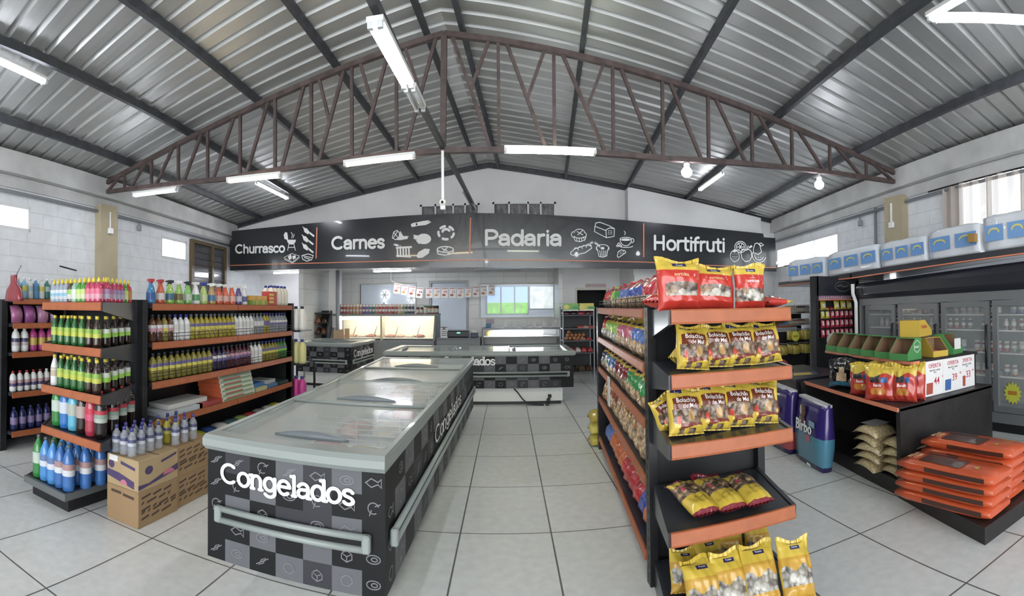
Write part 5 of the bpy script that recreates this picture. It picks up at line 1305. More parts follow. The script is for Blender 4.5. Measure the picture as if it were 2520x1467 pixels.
# top shelf of the end stand
def setl(o, label, cat='bag', group=None): return tag(o, label, cat, group)
ZT = 1.526
T1 = [LOGO, ('sortidos', .105, .0, .67, TXC, 1., .008)]
setl(bag('biscuit_bag', .255, .25, .10, MS, d_sort, 1, T1, lean=-.10, loc=(.862, 2.37, ZT), rz=.06), 'tall red assorted biscuit bag at left on top of the near right end stand', group='bags on the end stand top')
setl(bag('biscuit_bag', .25, .225, .11, MS, d_sort, 2, T1, lean=-.16, loc=(1.06, 2.40, ZT), rz=-.06, roll=.05), 'red assorted biscuit bag in the middle on top of the near end stand', group='bags on the end stand top')
setl(bag('biscuit_bag', .185, .225, .09, MS, d_sort2, 3, [LOGO, ('sortidos', .10, .0, .62, TXW, 1., .006), ('rosquinha', .035, 0, .69, TXW, 1., .002)], lean=-.06, loc=(1.262, 2.36, ZT), rz=-.02), 'red biscuit bag standing upright at right on top of the near end stand', group='bags on the end stand top')
def lying(o, x, y, z, rx, rz, label, grp=None): o.rotation_euler = (rx, 0, rz); o.location = (x, y, z); return tag(o, label, 'bag', grp)
lying(bag('biscuit_bag', .18, .22, .08, MS, d_sort2, 4), .80, 2.62, ZT + .045, pi / 2 - .1, 2.2, 'red biscuit bag lying behind the tall red bag on the end stand top', 'bags on the end stand top')
lying(bag('biscuit_bag', .2, .24, .06, MS, d_sort, 5), 1.32, 2.42, ZT + .035, -pi / 2, -1.2, 'red biscuit bag lying flat at the right end of the end stand top', 'bags on the end stand top')
MM = [MYEL, MBRN, CK_BRN, MPUR, film('C89A5A'), film('D8402A'), film('8A3A2A')]
TM = [('Piccinini', .04, -.5, .885, TXW, .9, .002), ('Bolachão', .145, -.1, .71, TXW, .95, .006), ('de Mel', .14, .06, .585, TXW, .98, .002)]
def mel(seed, w, h, **k): return bag('honey_biscuit_bag', w, h, .10, MM, d_mel, seed, TM, nu=60, nv=76, **k)
P4 = ['leftmost', 'second from left', 'third from left', 'rightmost']
Z2 = 1.242
for i, (x, y, rz, rl) in enumerate(((.915, 2.33, .10, -.10), (1.062, 2.36, .05, -.06), (1.208, 2.36, .0, -.02), (1.362, 2.36, -.05, .06))):
    setl(mel(20 + i, .195, .212, lean=-.24, loc=(x, y, Z2 + .005), rz=rz, roll=-rl), '%s standing honey biscuit bag on the second shelf of the near end stand' % P4[i], group='honey biscuit bags')
lying(mel(26, .17, .2), .87, 2.44, Z2 + .05, pi / 2 - .15, 1.9, 'yellow honey biscuit bag lying on its side at left of the second shelf', 'honey biscuit bags')
Z3 = .938
for i, (x, y, rz, rl) in enumerate(((.875, 2.33, .12, -.06), (1.035, 2.35, .08, -.10), (1.185, 2.36, .0, -.09), (1.33, 2.36, -.04, -.12))):
    setl(mel(30 + i, .20, .222, lean=-.28, loc=(x, y, Z3 + .005), rz=rz, roll=-rl), '%s standing honey biscuit bag on the third shelf of the near end stand' % P4[i], group='honey biscuit bags')
setl(mel(36, .16, .17, lean=-.3, loc=(.86, 2.5, Z3 + .005), rz=.25, roll=-.3), 'yellow honey biscuit bag tilted behind the leftmost one on the third shelf', group='honey biscuit bags')
ML = [MYEL, MMAR, CK_BRN, film('D84A6A')]
for i, (x, y, rz) in enumerate(((.955, 2.26, .14), (1.10, 2.25, .10), (1.25, 2.24, .05))):
    o = bag('iced_biscuit_bag', .165, .34, .075, ML, d_lay, 40 + i, [('Piccinini', .05, -.3, .95, TXW, 1, .003), ('PÃO DE MEL', .04, .1, .27, TXD, 1, .0)])
    lying(o, x, y, .56 + .03, -pi / 2 + .18, rz, '%s of three yellow iced biscuit bags lying on the fourth shelf' % ('leftmost', 'middle one', 'rightmost')[i], 'bags lying on the fourth shelf')
MR_ = [MYEL, MDYE, CK_WHT, MPUR]
TR_ = [('Piccinini', .042, 0, .84, TXW, 1., .002)]
for i, (x, y, h, rl, rz, ln) in enumerate(((.90, 2.20, .27, -.12, .12, -.55), (1.05, 2.22, .26, -.08, .05, -.55), (1.205, 2.20, .27, -.08, -.02, -.55), (1.385, 2.16, .26, -.12, -.05, -.55))):
    setl(bag('ring_biscuit_bag', .20, h * 1.05, .095, MR_, d_ros, 50 + i, TR_, lean=ln, loc=(x, y - .06, .15), rz=rz, roll=-rl), '%s yellow ring biscuit bag in the front row on the bottom shelf' % P4[i], group='ring biscuit bags')
for i, (x, y, h, rl, ln) in enumerate(((.90, 2.44, .2, -.15, -.5), (1.06, 2.46, .22, -.05, -.4), (1.20, 2.5, .25, -.08, -.35), (1.36, 2.48, .25, -.12, -.35))):
    setl(bag('ring_biscuit_bag', .175, h, .09, MR_, d_ros, 60 + i, TR_, lean=ln, loc=(x, y, .15), rz=.05, roll=-rl), '%s yellow ring biscuit bag in the back row on the bottom shelf' % P4[i], group='ring biscuit bags')
# aisle side of the right gondola: rows of bags facing left
def sidex(y): return .835 + (y - 2.95) * .0824
HY = MYEL
ROWS = [
 (1.53, .20, [('red', MDRD, MDRD, CK_BRN)] * 3 + [('lime', MLIM, MLIM, CK_MIX)] + [('green', MDRD, MGRN, CK_TAN)] * 2 + [('pale blue', MDRD, MLBL, CK_TAN)] * 2 + [('blue', MDRD, MBLU, CK_TAN)] * 3 + [('red', MDRD, MDRD, CK_WHT)], 'top'),
 (1.22, .235, [('red', MDRD, MRED, CK_MIX)] + [('lime', HY, MLIM, CK_WHT)] * 4 + [('pink', HY, MPNK, CK_TAN)] * 3 + [('blue', HY, film('3A6EC0'), CK_TAN)] * 2, 'second'),
 (.90, .24, [('dark violet', HY, MPUR, CK_BRN), ('green', HY, film('3A7A5A'), CK_MIX), ('blue', HY, film('2E6EB0'), CK_TAN), ('blue', HY, film('2E6EB0'), CK_TAN)] + [('maroon', HY, MMAR, CK_BRN)] * 3 + [('green', HY, MGRN, CK_TAN)] * 3, 'third'),
 (.575, .29, [('amber', film('8A5A3A'), CK_PAS, CK_PAS)] * 2 + [('red speckled', CK_PAS, film('B04A2A'), CK_PAS)] * 2 + [('golden', CK_PAS, CK_PAS, CK_TAN)] * 4 + [('golden', HY, CK_TAN, CK_TAN)] * 2, 'fourth'),
 (.15, .36, [('blue', HY, MLBL, CK_SEED)] * 2 + [('orange', HY, MORG, CK_SEED)] * 4 + [('red', HY, MDRD, CK_SEED)] * 4 + [('blue', HY, MBLU, CK_SEED), ('orange', MORG, MORG, CK_SEED)], 'bottom')]
for ri, (z, h, seq, nm) in enumerate(ROWS):
    n = len(seq); cnt = 0
    for i, (cn, hd, bd, wn) in enumerate(seq):
        y = 5.5 - (5.5 - 3.06) * (i + .5) / n
        o = bag('snack_bag', (5.5 - 3.06) / n * 1.02, h, .12 if ri < 4 else .15, [hd, bd, wn, MPUR], d_side if ri < 4 else d_low, 100 + ri * 20 + i, nu=14, nv=26, lean=-.16 if ri < 3 else (-.35 if ri == 3 else -.9))
        o.rotation_euler.z = -pi / 2 + .08 + random.uniform(-.12, .12)
        o.location = (sidex(y) + (.085, .06, .055, .055, .05)[ri], y, z + (.004 if ri < 4 else .05))
        tag(o, "%s bag, %s from the far end on the right gondola's %s shelf" % (cn, ORD[i + 1], nm), 'bag', 'bags on the %s shelf of the right gondola' % nm)
for k in range(4):                                  # price tags and a paper hanging from the rail
    pass
pt = at(1490, 990, X=.86); tag(MB().box((-.002, -.05, -.13), (.002, .05, .13)).build('price_sheet', W_, None, (sidex(4.6) - .025, 4.6, .80)), 'white price sheet hanging from the third rail of the right gondola', 'paper')

# ------------------------------------------------------------------ pet food
VPL, TEAL = film('3B2A78'), film('4E93AE'); SALM = film('B8484E'); DKV = film('2A1F5A')
def sack(name, w, d, h, bands, loc, rz, lean, label, group, logo, seed, patches=()):
    rnd = random.Random(seed); mats = [m for _, m in bands]
    zs = [0, .02]; k = 14
    zs = [i / k for i in range(k + 1)]
    rings, mis = [], []
    for v in zs:
        b = 1 + .05 * sin(pi * v) + .012 * sin(9 * v + seed); tt = d / 2 * (.75 + .35 * sin(pi * min(.95, v + .05)) if v < .97 else .5)
        rings.append([(x * w / 2 * b, y * tt * (1 + .06 * sin(7 * v + 3 * x + seed)), v * h + .012 * sin(5 * x + seed) * (v > .95)) for x, y in ((-.97, -.75), (-.6, -1), (0, -1.06), (.6, -1), (.97, -.75), (1, 0), (.97, .75), (.6, 1), (0, 1.05), (-.6, 1), (-.97, .75), (-1, 0))])
    for v in zs[:-1]:
        c = v + .5 / k; a = 0
        for i, (top, m) in enumerate(bands):
            if c < top: a = i; break
        mis.append(a)
    mb = MB(); mb.loft(rings, mis + [mis[-1]], True, True)
    o = mb.build(name, mats); o.location = loc; o.rotation_euler = (lean, 0, rz)
    q = MB(); q.loft([[(x * w / 2 * .98, y * d * .24, h * zz + .01 * sin(4 * x)) for x, y in ((-1, -1), (0, -1.2), (1, -1), (1, 1), (0, 1.1), (-1, 1))] for zz in (.985, 1.03)], 0, True, True); q.build('white_top_fold', cmat('D8D8DC', .6), o)
    M = frame(Vector((0, -d * .565, 0)), (1, 0, 0), (0, 0, 1))
    for txt, sz, tx, tz, m, bold in logo: put_text(txt, sz, M @ Matrix.Translation((tx, tz, .012)), m, 'lettering', o, 1.15, .002, bold)
    for nm, m, polys in patches:
        q = MB()
        for li, pl in enumerate(polys): q.add([(x * w / 2, -d * .575 - .004 - .0006 * li, z * h) for x, z in pl], [tuple(range(len(pl)))])
        q.build(nm, m, o, fix=False)
    return tag(o, label, 'pet food sack', group)
def ell(cx, cz, rx, rz_, n=14): return [(cx + rx * cos(2 * pi * i / n), cz + rz_ * sin(2 * pi * i / n)) for i in range(n)]
FURB, FURW = mat('printed_brown_fur', hexc('6A4636'), .5, noise=(30, .4)), mat('printed_white_fur', hexc('C8C2BC'), .5, noise=(30, .15))
sack('pet_food_sack', .64, .16, .60, [(.10, DKV), (.47, TEAL), (1.1, VPL)], (2.955, 4.20, 0), -pi / 2 - .16, -.05, 'violet and teal pet food sack standing on the floor against the island', 'violet pet food sacks', [('Birbo', .15, -.05, .355, TXW, .012), ('10,1kg', .03, .1, .03, TXW, 0)], 3,
     [('dog_picture', FURB, [ell(-.25, .84, .2, .11), ell(-.3, .68, .2, .10), ell(-.12, .60, .1, .1)]), ('dog_picture_white', FURW, [ell(-.42, .84, .08, .08), ell(-.45, .66, .07, .09)]), ('pale_panel', film('8AB8CC'), [[(.2, .64), (.6, .63), (.6, .72), (.2, .73)]]), ('pink_fish', film('D85A70'), [[(-.1, .47), (.1, .40), (.25, .38), (.35, .44), (.15, .49)]])])
sack('pet_food_sack', .52, .16, .64, [(.09, DKV), (.34, SALM), (1.1, VPL)], (3.0, 4.86, 0), -pi / 2 - .1, -.04, 'violet and salmon pet food sack with torn white top, behind the other one', 'violet pet food sacks', [('Birbo', .13, -.03, .33, TXW, .011)], 5,
     [('cat_picture', FURW, [ell(-.6, .66, .16, .2), ell(-.56, .5, .14, .1)]), ('red_panel', film('C84A3A'), [[(.0, .62), (.35, .62), (.35, .72), (.0, .72)]])])
# side lettering on the near sack
# birdseed packs in the open shelf of the island
CP = mat('clear_seed_pack', hexc('B8A478'), .25, coat=.5, noise=(60, .35), bump=(40, .4))
for col, (x, y0) in enumerate(((3.12, 3.42), (3.17, 3.12))):
    for k in range(5 if col == 0 else 4):
        o = packet(.34, .34, .085, CP, 'seed_pack'); o.location = (x + .01 * (k % 2), y0, .125 + .072 * k); o.rotation_euler = (0, 0, .12 * (k % 3 - 1))
        tag(o, 'clear beige birdseed pack, %s from the bottom of the %s pile in the island' % (ORD[k + 1], ('far', 'near')[col]), 'pack', 'birdseed packs')
        if k == 4: MB().add([(-.1, -.1, .088), (.1, -.1, .088), (.1, .1, .088), (-.1, .1, .088)], [(0, 1, 2, 3)]).build('paper_label', cmat('A8A8AC'), o, fix=False)
# orange sacks lying on the platform
CHO, CHD = film('E0581C', rough=.3), mat('charcoal_print', hexc('4A2A20'), .35, coat=.3)
def flat_sack(x, y, z, rz, label):
    e = bpy.data.objects.new('flat_pet_food_sack', None); COL.objects.link(e); e.location = (x, y, z); e.rotation_euler.z = rz; e.empty_display_size = .1
    w, l, h = .31, .86, .070
    mb = MB(); rings = []
    for i in range(9):
        t = i / 8; k = min(1, min(t, 1 - t) * 22 + .12) ** .5
        rings.append([(xx * w / 2, (t - .5) * l, h * (.5 + (zz - .5) * (.25 + .75 * k)) + .003 * sin(9 * t + 4 * xx)) for xx, zz in ((-.92, .08), (-1, .3), (-1, .75), (-.9, .97), (0, 1.02), (.9, .97), (1, .75), (1, .3), (.92, .08), (0, 0))])
    mb.loft(rings, 0, True, True); mb.build('wrapper', CHO, e)
    q = MB()
    q.add([(-.10, -.12, h + .0045), (.07, -.12, h + .0045), (.07, .26, h + .0045), (-.10, .26, h + .0045)], [(0, 1, 2, 3)])
    q.add([(.085, .02, h + .0045), (.12, .02, h + .0045), (.12, .30, h + .0045), (.085, .30, h + .0045)], [(0, 1, 2, 3)])
    q.add([(-w / 2 - .003, -.36, h * .3), (-w / 2 - .003, .16, h * .3), (-w / 2 - .003, .16, h * .74), (-w / 2 - .003, -.36, h * .74)], [(3, 2, 1, 0)])
    q.build('dark_print', CHD, e, fix=False)
    put_text('STILO\nCÃES', .05, frame(Vector((-.015, .34, h + .0046)), (1, 0, 0), (0, 1, 0)), TXC, 'lettering', e, 1, .0005, .004)
    q = MB(); q.add([(-.06, -.25, h + .0046), (.0, -.25, h + .0046), (-.03, -.20, h + .0046)], [(0, 1, 2)]); q.build('warning_triangle', MYEL, e, fix=False)
    return tag(e, label, 'pet food sack', 'orange pet food sacks')
for k in range(4): flat_sack(2.935 + .006 * (k % 2), 2.38 - .008 * k, .112 + .073 * k, .10 + .012 * (k % 3 - 1), 'orange pet food sack, %s from the bottom of the near pile on the platform' % ORD[k + 1])
for k in range(5): flat_sack(3.29 + .006 * (k % 2), 2.44 - .006 * k, .112 + .073 * k, .08 + .014 * (k % 3 - 1), 'orange pet food sack, %s from the bottom of the taller pile on the platform' % ORD[k + 1])
# ledge: black dog food pouch and a crowd of yellow and red pouches
BLKF = film('14161C', rough=.22); DGM = [BLKF, film('2E6E8A'), mat('printed_golden_fur', hexc('B89A78'), .5, noise=(30, .3))]
def d_dog(u, v, s):
    if s < 0 and (hypot(u * .8, v - .56) < .14 or (abs(u) < .32 and .26 < v < .52)): return 2
    if .14 < v + .12 * u * u < .26: return 1
    return 0
o = bag('dog_food_pouch', .42, .315, .13, DGM, d_dog, 71, [('MagnusDog', .07, -.1, .80, TXW, 1, .003)], lean=-.08, loc=(3.21, 3.98, .713), rz=-pi / 2 + .30); tag(o, 'black dog food pouch with a golden dog, standing on the island ledge', 'pet food pouch')
o = bag('dog_food_pouch', .30, .27, .12, DGM, d_dog, 72, lean=-.05, loc=(3.42, 3.85, .713), rz=-pi / 2 + .2); tag(o, 'black dog food pouch standing just behind the other black pouch on the ledge', 'pet food pouch')
BM = [MYEL, film('CF3A28'), film('D98A2A'), mat('print_black_white_dog', hexc('3A3A40'), .4, noise=(40, .8)), film('3A6EB0'), TXW]
def d_ban(u, v, s):
    if v > .72 + .06 * sin(4 * u): return 0
    if s > 0: return 1
    if .52 < v and -.55 < u < .1: return 3
    if .52 < v < .66 and .2 < u < .6: return 4
    if .18 < v < .36 and hypot(u * .5, (v - .27) * 2) < .25: return 2
    return 1
BP = [(3.15, 3.62, -pi / 2 + .35), (3.085, 3.31, -pi / 2 + .45), (3.19, 3.10, -pi / 2 + .4), (3.31, 3.62, -pi / 2 + .3), (3.24, 3.36, -pi / 2 + .35), (3.33, 3.12, -pi / 2 + .3), (3.40, 3.42, -pi / 2 + .3), (3.48, 3.2, -pi / 2 + .25)]
BD = ['front left', 'front middle', 'front right', 'second row left', 'second row middle', 'second row right', 'third row left', 'third row right']
for i, (x, y, rz) in enumerate(BP):
    o = bag('dog_food_bag', .31 if i < 2 else .25, .285 + .012 * (i % 3), .12, BM, d_ban, 80 + i, [('Bandit', .12, -.05, .44, TXW, 1., .02)], lean=-.06, loc=(x, y, .713), rz=rz)
    tag(o, '%s yellow and red dog food bag in the crowd on the island ledge' % BD[i], 'pet food bag', 'yellow and red dog food bags')
# display cartons on the upper board
CGR, CYE, CIN = cmat('4E9A52', .5), cmat('DDB62A', .45), mat('carton_inside', hexc('8A6A4C'), .7)
def tray(name, x, y, z, w, d, h, rz, outer, label, word=None, fill=(), sd=1, hexa=False):
    """open-fronted display carton: tall back, sides cut down slantwise to a low front lip"""
    e = bpy.data.objects.new(name, None); COL.objects.link(e); e.location = (x, y, z); e.rotation_euler.z = rz; e.empty_display_size = .1
    t = .004; side = [(-d / 2, 0), (d / 2, 0), (d / 2, h), (d * .05, h), (-d / 2, h * .32)]
    mb = MB()
    for s in (-1, 1): mb.prism(side, (s * w / 2 - t / 2, s * w / 2 + t / 2), 0, None, 'x')
    mb.box((-w / 2, d / 2 - t, 0), (w / 2, d / 2, h)); mb.box((-w / 2, -d / 2, 0), (w / 2, -d / 2 + t, h * .32)); mb.box((-w / 2, d * .05, h - t), (w / 2, d / 2, h)); mb.build('shell', outer, e)
    q = MB(); q.box((-w / 2 + t, -d / 2 + t, 0), (w / 2 - t, d / 2 - t, .004)); q.add([(-w / 2 + t, d / 2 - t - .001, 0), (w / 2 - t, d / 2 - t - .001, 0), (w / 2 - t, d / 2 - t - .001, h - t), (-w / 2 + t, d / 2 - t - .001, h - t)], [(0, 1, 2, 3)])
    for s in (-1, 1): q.add([(s * (w / 2 - t / 2 - .001) , a, b) for a, b in ((-d / 2 + t, .002), (d / 2 - t, .002), (d / 2 - t, h - t), (d * .05, h - t), (-d / 2 + t, h * .3))], [(0, 1, 2, 3, 4)])
    q.build('inside', CIN, e, fix=False)
    for i, m in enumerate(fill):
        b = packet(w * .8, d * .7, .03, m, 'sachet'); b.parent = e; b.location = (0, .0, .006 + .02 * i); b.rotation_euler = (.25, 0, .2 * i)
    if word: put_text(word[0], word[1], frame(Vector((sd * (w / 2 + t), d * .14, h * .6)), (0, sd, 0), (0, 0, 1)), word[2], 'lettering', e, 1, .0005, .004)
    if hexa:
        q = MB(); strip(q, [(d * .17 + .055 * cos(pi / 6 + k * pi / 3), h * .62 + .055 * sin(pi / 6 + k * pi / 3)) for k in range(7)], .0022, lambda a, b, l: (w / 2 + t + .001 + l, a, b)); q.build('hexagon_emblem', TXW, e, fix=False)
    return tag(e, label, 'carton', 'display cartons')
for i in range(6):
    y = 4.42 - .235 * i; x = 3.50 - .028 * i
    tray('display_carton', x, y, 1.041, .215, .22, .185, -pi / 2 + .12, CGR, 'green open display carton, %s from the far end of the upper island board' % ORD[i + 1], ('Snack', .032, TXW) if i == 5 else None, [film('5AA850')] if i in (0, 1, 3) else [], 1, i == 5)
tray('display_carton', 3.72, 3.2, 1.041, .2, .2, .17, -.1, CYE, 'yellow open display carton between the green ones at the front corner', None, [MYEL, film('D86A80')])
tray('display_carton', 3.98, 3.22, 1.041, .22, .22, .19, .2, CGR, 'green display carton with a white card at the right end of the island', ('Snack', .032, TXW))
tray('display_carton', 3.62, 3.34, 1.228, .2, .34, .15, pi / 2 + .35, CYE, 'yellow display carton stacked on top of the green cartons', ('Friskies', .05, film('D8503A')), [film('D8707A'), MYEL], -1)
mb = MB(); mb.box((-.05, -.002, 0), (.05, .002, .10)); tag(mb.build('price_card', W_, None, (3.97, 3.095, 1.09)), 'small white price card on the green carton at the right end', 'card')
mb = MB(); mb.lathe([(.09, -.02), (.09, .02)], 20, 0, M=Matrix.Rotation(pi / 2, 4, 'X')); mb.lathe([(.055, -.021), (.055, .021)], 16, 1, M=Matrix.Rotation(pi / 2, 4, 'X')); o = mb.build('cardboard_tube', [cmat('D8D4C8'), CIN], None, (3.58, 4.62, 1.131), -pi / 2 + .4); tag(o, 'pale round cardboard roll behind the far green carton', 'roll')
# offer posters taped to the island
for i, (px0, px1, pr, w1) in enumerate(((2272, 2330, '44', 'red'), (2318, 2372, '39', 'blue'), (2358, 2402, '33', 'red'))):
    a = at(px0 + 3, 886, Y=3.06); b = at(px1 - 3, 886, Y=3.06); z0, z1 = at(2330, 966, Y=3.06).z, at(2330, 883, Y=3.06).z
    e = empty('offer_poster', ((a.x + b.x) / 2, 3.068 - .003 * (i % 2), z0), 'white offer poster priced %s taped to the dark island front' % pr, 'poster', 'offer posters')
    w = b.x - a.x; hh = z1 - z0
    MB().box((-w / 2, -.001, 0), (w / 2, .001, hh)).build('sheet', mat('poster_paper', (.80, .79, .78), .6), e)
    M = frame(Vector((0, -.002, 0)), (1, 0, 0), (0, 0, 1))
    put_text('OFERTA', hh * .17, M @ Matrix.Translation((0, hh * .85, 0)), TXR, 'heading', e, .95, .0004, .01)
    put_text('MAGNUS CARNE\n7KG', hh * .065, M @ Matrix.Translation((0, hh * .69, 0)), TXD, 'small_print', e, 1, .0003, .003)
    put_text(pr, hh * .30, M @ Matrix.Translation((w * .08, hh * .40, 0)), TXR, 'price', e, .9, .0004, .008)
    put_text('90', hh * .1, M @ Matrix.Translation((w * .38, hh * .50, 0)), TXR, 'cents', e, .9, .0004, .004)
    q = MB(); q.add([(-w * .42, -.002, hh * .06), (-w * .12, -.002, hh * .06), (-w * .1, -.002, hh * .38), (-w * .40, -.002, hh * .38)], [(0, 1, 2, 3)]); q.build('product_picture', film('C85A48' if w1 == 'red' else '4A78B8'), e, fix=False)
# ================================================================== COUNTERS, RACKS AND GOODS AT THE BACK
CASEG = mat('grey_case_steel', (.20, .21, .22), .4); CASEW = mat('case_white_inside', (.75, .74, .70), .4)
CASET = mat('case_glass', (.85, .9, .9), .03, alpha=.15, spec=.7)
WTUBE = lamp_tube('FFF2CE', .45); CTUBE = lamp_tube('F2F8FF', .6)
def px(x, y, Y): return at(x, y, Y=Y)
# butcher case
yb = 11.75
c0, c1 = px(815, 880, yb).x, px(1068, 880, yb).x
zt = px(940, 778, yb).z
bc = empty('meat_display_case', ((c0 + c1) / 2, yb, 0), 'long grey butcher display case with warm lamps and slanted glass', 'display case')
w = (c1 - c0) / 2
MB().box((-w, 0, 0), (w, 1.0, .82)).build('base', CASEG, bc)
MB().box((-w, .9, .82), (w, 1.0, zt)).build('back', CASEW, bc)
MB().box((-w - .03, .12, zt), (w + .03, 1.02, zt + .05)).build('top', CASEG, bc)
for s in (-1, 1): MB().prism([(.0, .82), (1.0, .82), (1.0, zt), (.3, zt)], (s * w - .025, s * w + .025), axis='x').build('side_panel', CASEG, bc)
for k in range(2):
    a, b = -w + w * k + .03, -w + w * (k + 1) - .03
    MB().add([(a, .02, .84), (b, .02, .84), (b, .28, zt - .02), (a, .28, zt - .02)], [(0, 1, 2, 3)]).build('glass', CASET, bc, fix=False)
    MB().tube([(a + .12, .33, zt - .06), (b - .1, .33, zt - .06)], .035, 8).build('lamp', WTUBE, bc)
MB().box((-.02, .0, .82), (.02, .3, zt)).build('mullion', cmat('C8C0A8'), bc)
for k in range(4): MB().tube([(-w + .5 + .55 * k, .2, .84), (-w + .58 + .55 * k, .42, zt - .1), (-w + .66 + .55 * k, .5, zt - .06)], .014, 6).build('support', cmat('C8C0A8'), bc)
MB().box((-w + .03, .1, .85), (w - .03, .85, .87)).build('deck', CASEW, bc)
MEAT = [cmat('B87868'), cmat('C89A88'), cmat('D8C4B0'), cmat('9A4A44'), cmat('C8B090')]
for k in range(9):
    o = packet(.24, .3, .07, MEAT[k % 5], 'meat_piece'); o.location = (bc.location.x - w + .2 + .25 * k, yb + .42, .872)
    tag(o, 'piece of meat on the butcher case deck, %s from the left' % ORD[k + 1], 'meat', 'meat in the butcher case')
# cans and jars on top of it
CANC = ['C8963A', 'A83038', 'B83A40', 'C86A5A', 'C8785A', 'D08A5A', 'D8A070', 'C87050', '5A5A9A', '7A5A9A', '4A6AA0', '3A7A5A', 'B8503A', 'A84038', 'B03A36', 'B8443C', 'C04A40', 'A83A38', 'B05048', 'C8A060', '8A9A5A', '3A4A5A', '2A3A4A', '3A3A44']
i = 0
for lay in range(2):
    for k in range(24):
        i += 1
        x = c0 + .12 + (px(1018, 770, yb).x - c0 - .1) * k / 24
        put(bottle('can', cmat(CANC[k]), cmat('B0B0B0', .3), [cmat(CANC[k], .3), cmat('D8CFC0')], 'food_can', 1.08), x, yb + .24, zt + .0505 + .112 * lay, 'food can, %s from the left in the %s layer on the butcher case' % (ORD[k + 1], ('lower', 'upper')[lay]), 'can', 'cans on the butcher case', 0)
for k, (cc, lab) in enumerate((('8A2A30', 'dark red jar'), ('9A3034', 'dark red jar'), ('D0D0C0', 'white and green jar'), ('A8483A', 'red sauce jar'), ('B8443A', 'red sauce jar'), ('2A2A2C', 'tall black jar'))):
    x = px(1024 + 9.5 * k, 770, yb).x
    put(bottle('jar', cmat(cc), cmat('4A7A3A' if k in (2, 3, 4) else '2A2A2A'), [cmat('C8C8B8')], 'sauce_jar', 1.5 if k > 1 else 1.2), x, yb + .24, zt + .0505, '%s, %s of the jars at the right end of the butcher case' % (lab, ORD[k + 1]), 'jar', 'jars on the butcher case', 0)
# dark shelf of baskets beside it and brown bread bags
ds = empty('produce_shelf', (px(780, 800, 11.6).x, 11.6, 0), 'dark shelf with slanted side holding bags, left of the butcher case', 'shelf')
a = (px(806, 800, 11.6).x - px(755, 800, 11.6).x) / 2
for z in (.95, 1.2, 1.42): MB().box((-a, 0, z), (a, .5, z + .03)).build('shelf', SHELFM, ds)
MB().box((-a, .5, 0), (a, .53, 1.5)).build('back_panel', PERF, ds)
for s in (-1, 1): MB().prism([(0, 0), (.5, 0), (.5, 1.5), (.25, 1.5), (.0, 1.1)], (s * a - .02, s * a + .02), axis='x').build('side', DGREY, ds)
for k in range(7):
    o = packet(.13, .34, .12, film(['7A4A2A', '5A3A2A', '8A5A3A', '3A3A2A', 'A86A3A', '4A3228', '6A5A3A'][k]), 'snack_pack'); o.location = (ds.location.x - .14 + .13 * (k % 3), 11.75, (.982, 1.232, 1.452)[k // 3]); o.rotation_euler = (.3, 0, .3 * (k % 3))
    tag(o, 'brown patterned pack, %s from the left on the dark %s shelf by the butcher case' % (ORD[k % 3 + 1], ('lower', 'middle', 'top')[k // 3]), 'pack', 'packs on the dark shelf')
for k in range(3):
    mb = MB(); mb.box((-.05, -.03, 0), (.05, .03, .19 + .02 * k)); tag(mb.build('paper_bag', cmat('C8A478', .7), None, (-3.98 + .14 * k, 11.0, .88)), 'tan paper bag, %s of three upright on the far left freezer' % ('left one', 'middle one', 'right one')[k], 'bag', 'paper bags on the freezer')
# scale counter
yc = 11.6; x0, x1 = px(1075, 850, yc).x, px(1182, 850, yc).x
sc_ = empty('service_counter', ((x0 + x1) / 2, yc, 0), 'grey service counter between the butcher case and the bakery case', 'counter')
zc_ = px(1130, 832, yc).z; ww = (x1 - x0) / 2
MB().box((-ww, 0, 0), (ww, .6, zc_ - .04)).build('body', CASEG, sc_); MB().box((-ww, -.03, zc_ - .04), (ww, .62, zc_)).build('worktop', mat('dark_worktop', (.12, .12, .13), .3), sc_)
s = empty('weighing_scale', (px(1128, 830, yc + .1).x, yc + .15, zc_), 'black weighing scale with a small green display on the service counter', 'scale')
MB().rbox((-.26, -.12, .01), (.26, .12, .16), .02).build('body', BLACK, s); MB().box((-.03, -.125, .10), (.05, -.119, .125)).build('display', mat('green_display', (.1, .7, .4), .4, emit=1.5), s); MB().box((-.24, -.1, .16), (.24, .1, .175)).build('tray', STEEL, s)
s = empty('receipt_printer', (px(1167, 830, yc + .1).x, yc + .2, zc_), 'small blue and white printer beside the weighing scale', 'printer')
MB().rbox((-.09, -.08, 0), (.09, .08, .10), .01).build('body', cmat('2E3A5A'), s); MB().rbox((-.07, -.06, .10), (.07, .06, .16), .02).build('paper_roll', W_, s)
s = empty('counter_notice', (px(1092, 828, yc).x, yc + .05, zc_), 'white printed notice standing at the left of the weighing scale', 'notice')
MB().box((-.085, 0, 0), (.085, .006, .25)).build('sheet', W_, s)
for k in range(4): MB().box((-.06, -.001, .05 + .045 * k), (.06, 0, .065 + .045 * k)).build('text_line', K_, s)
MB().box((-.02, -.001, .19), (.02, 0, .225)).build('pictogram', K_, s)
MB().box((-.08, -.001, .225), (.08, 0, .245)).build('heading_bar', K_, s)
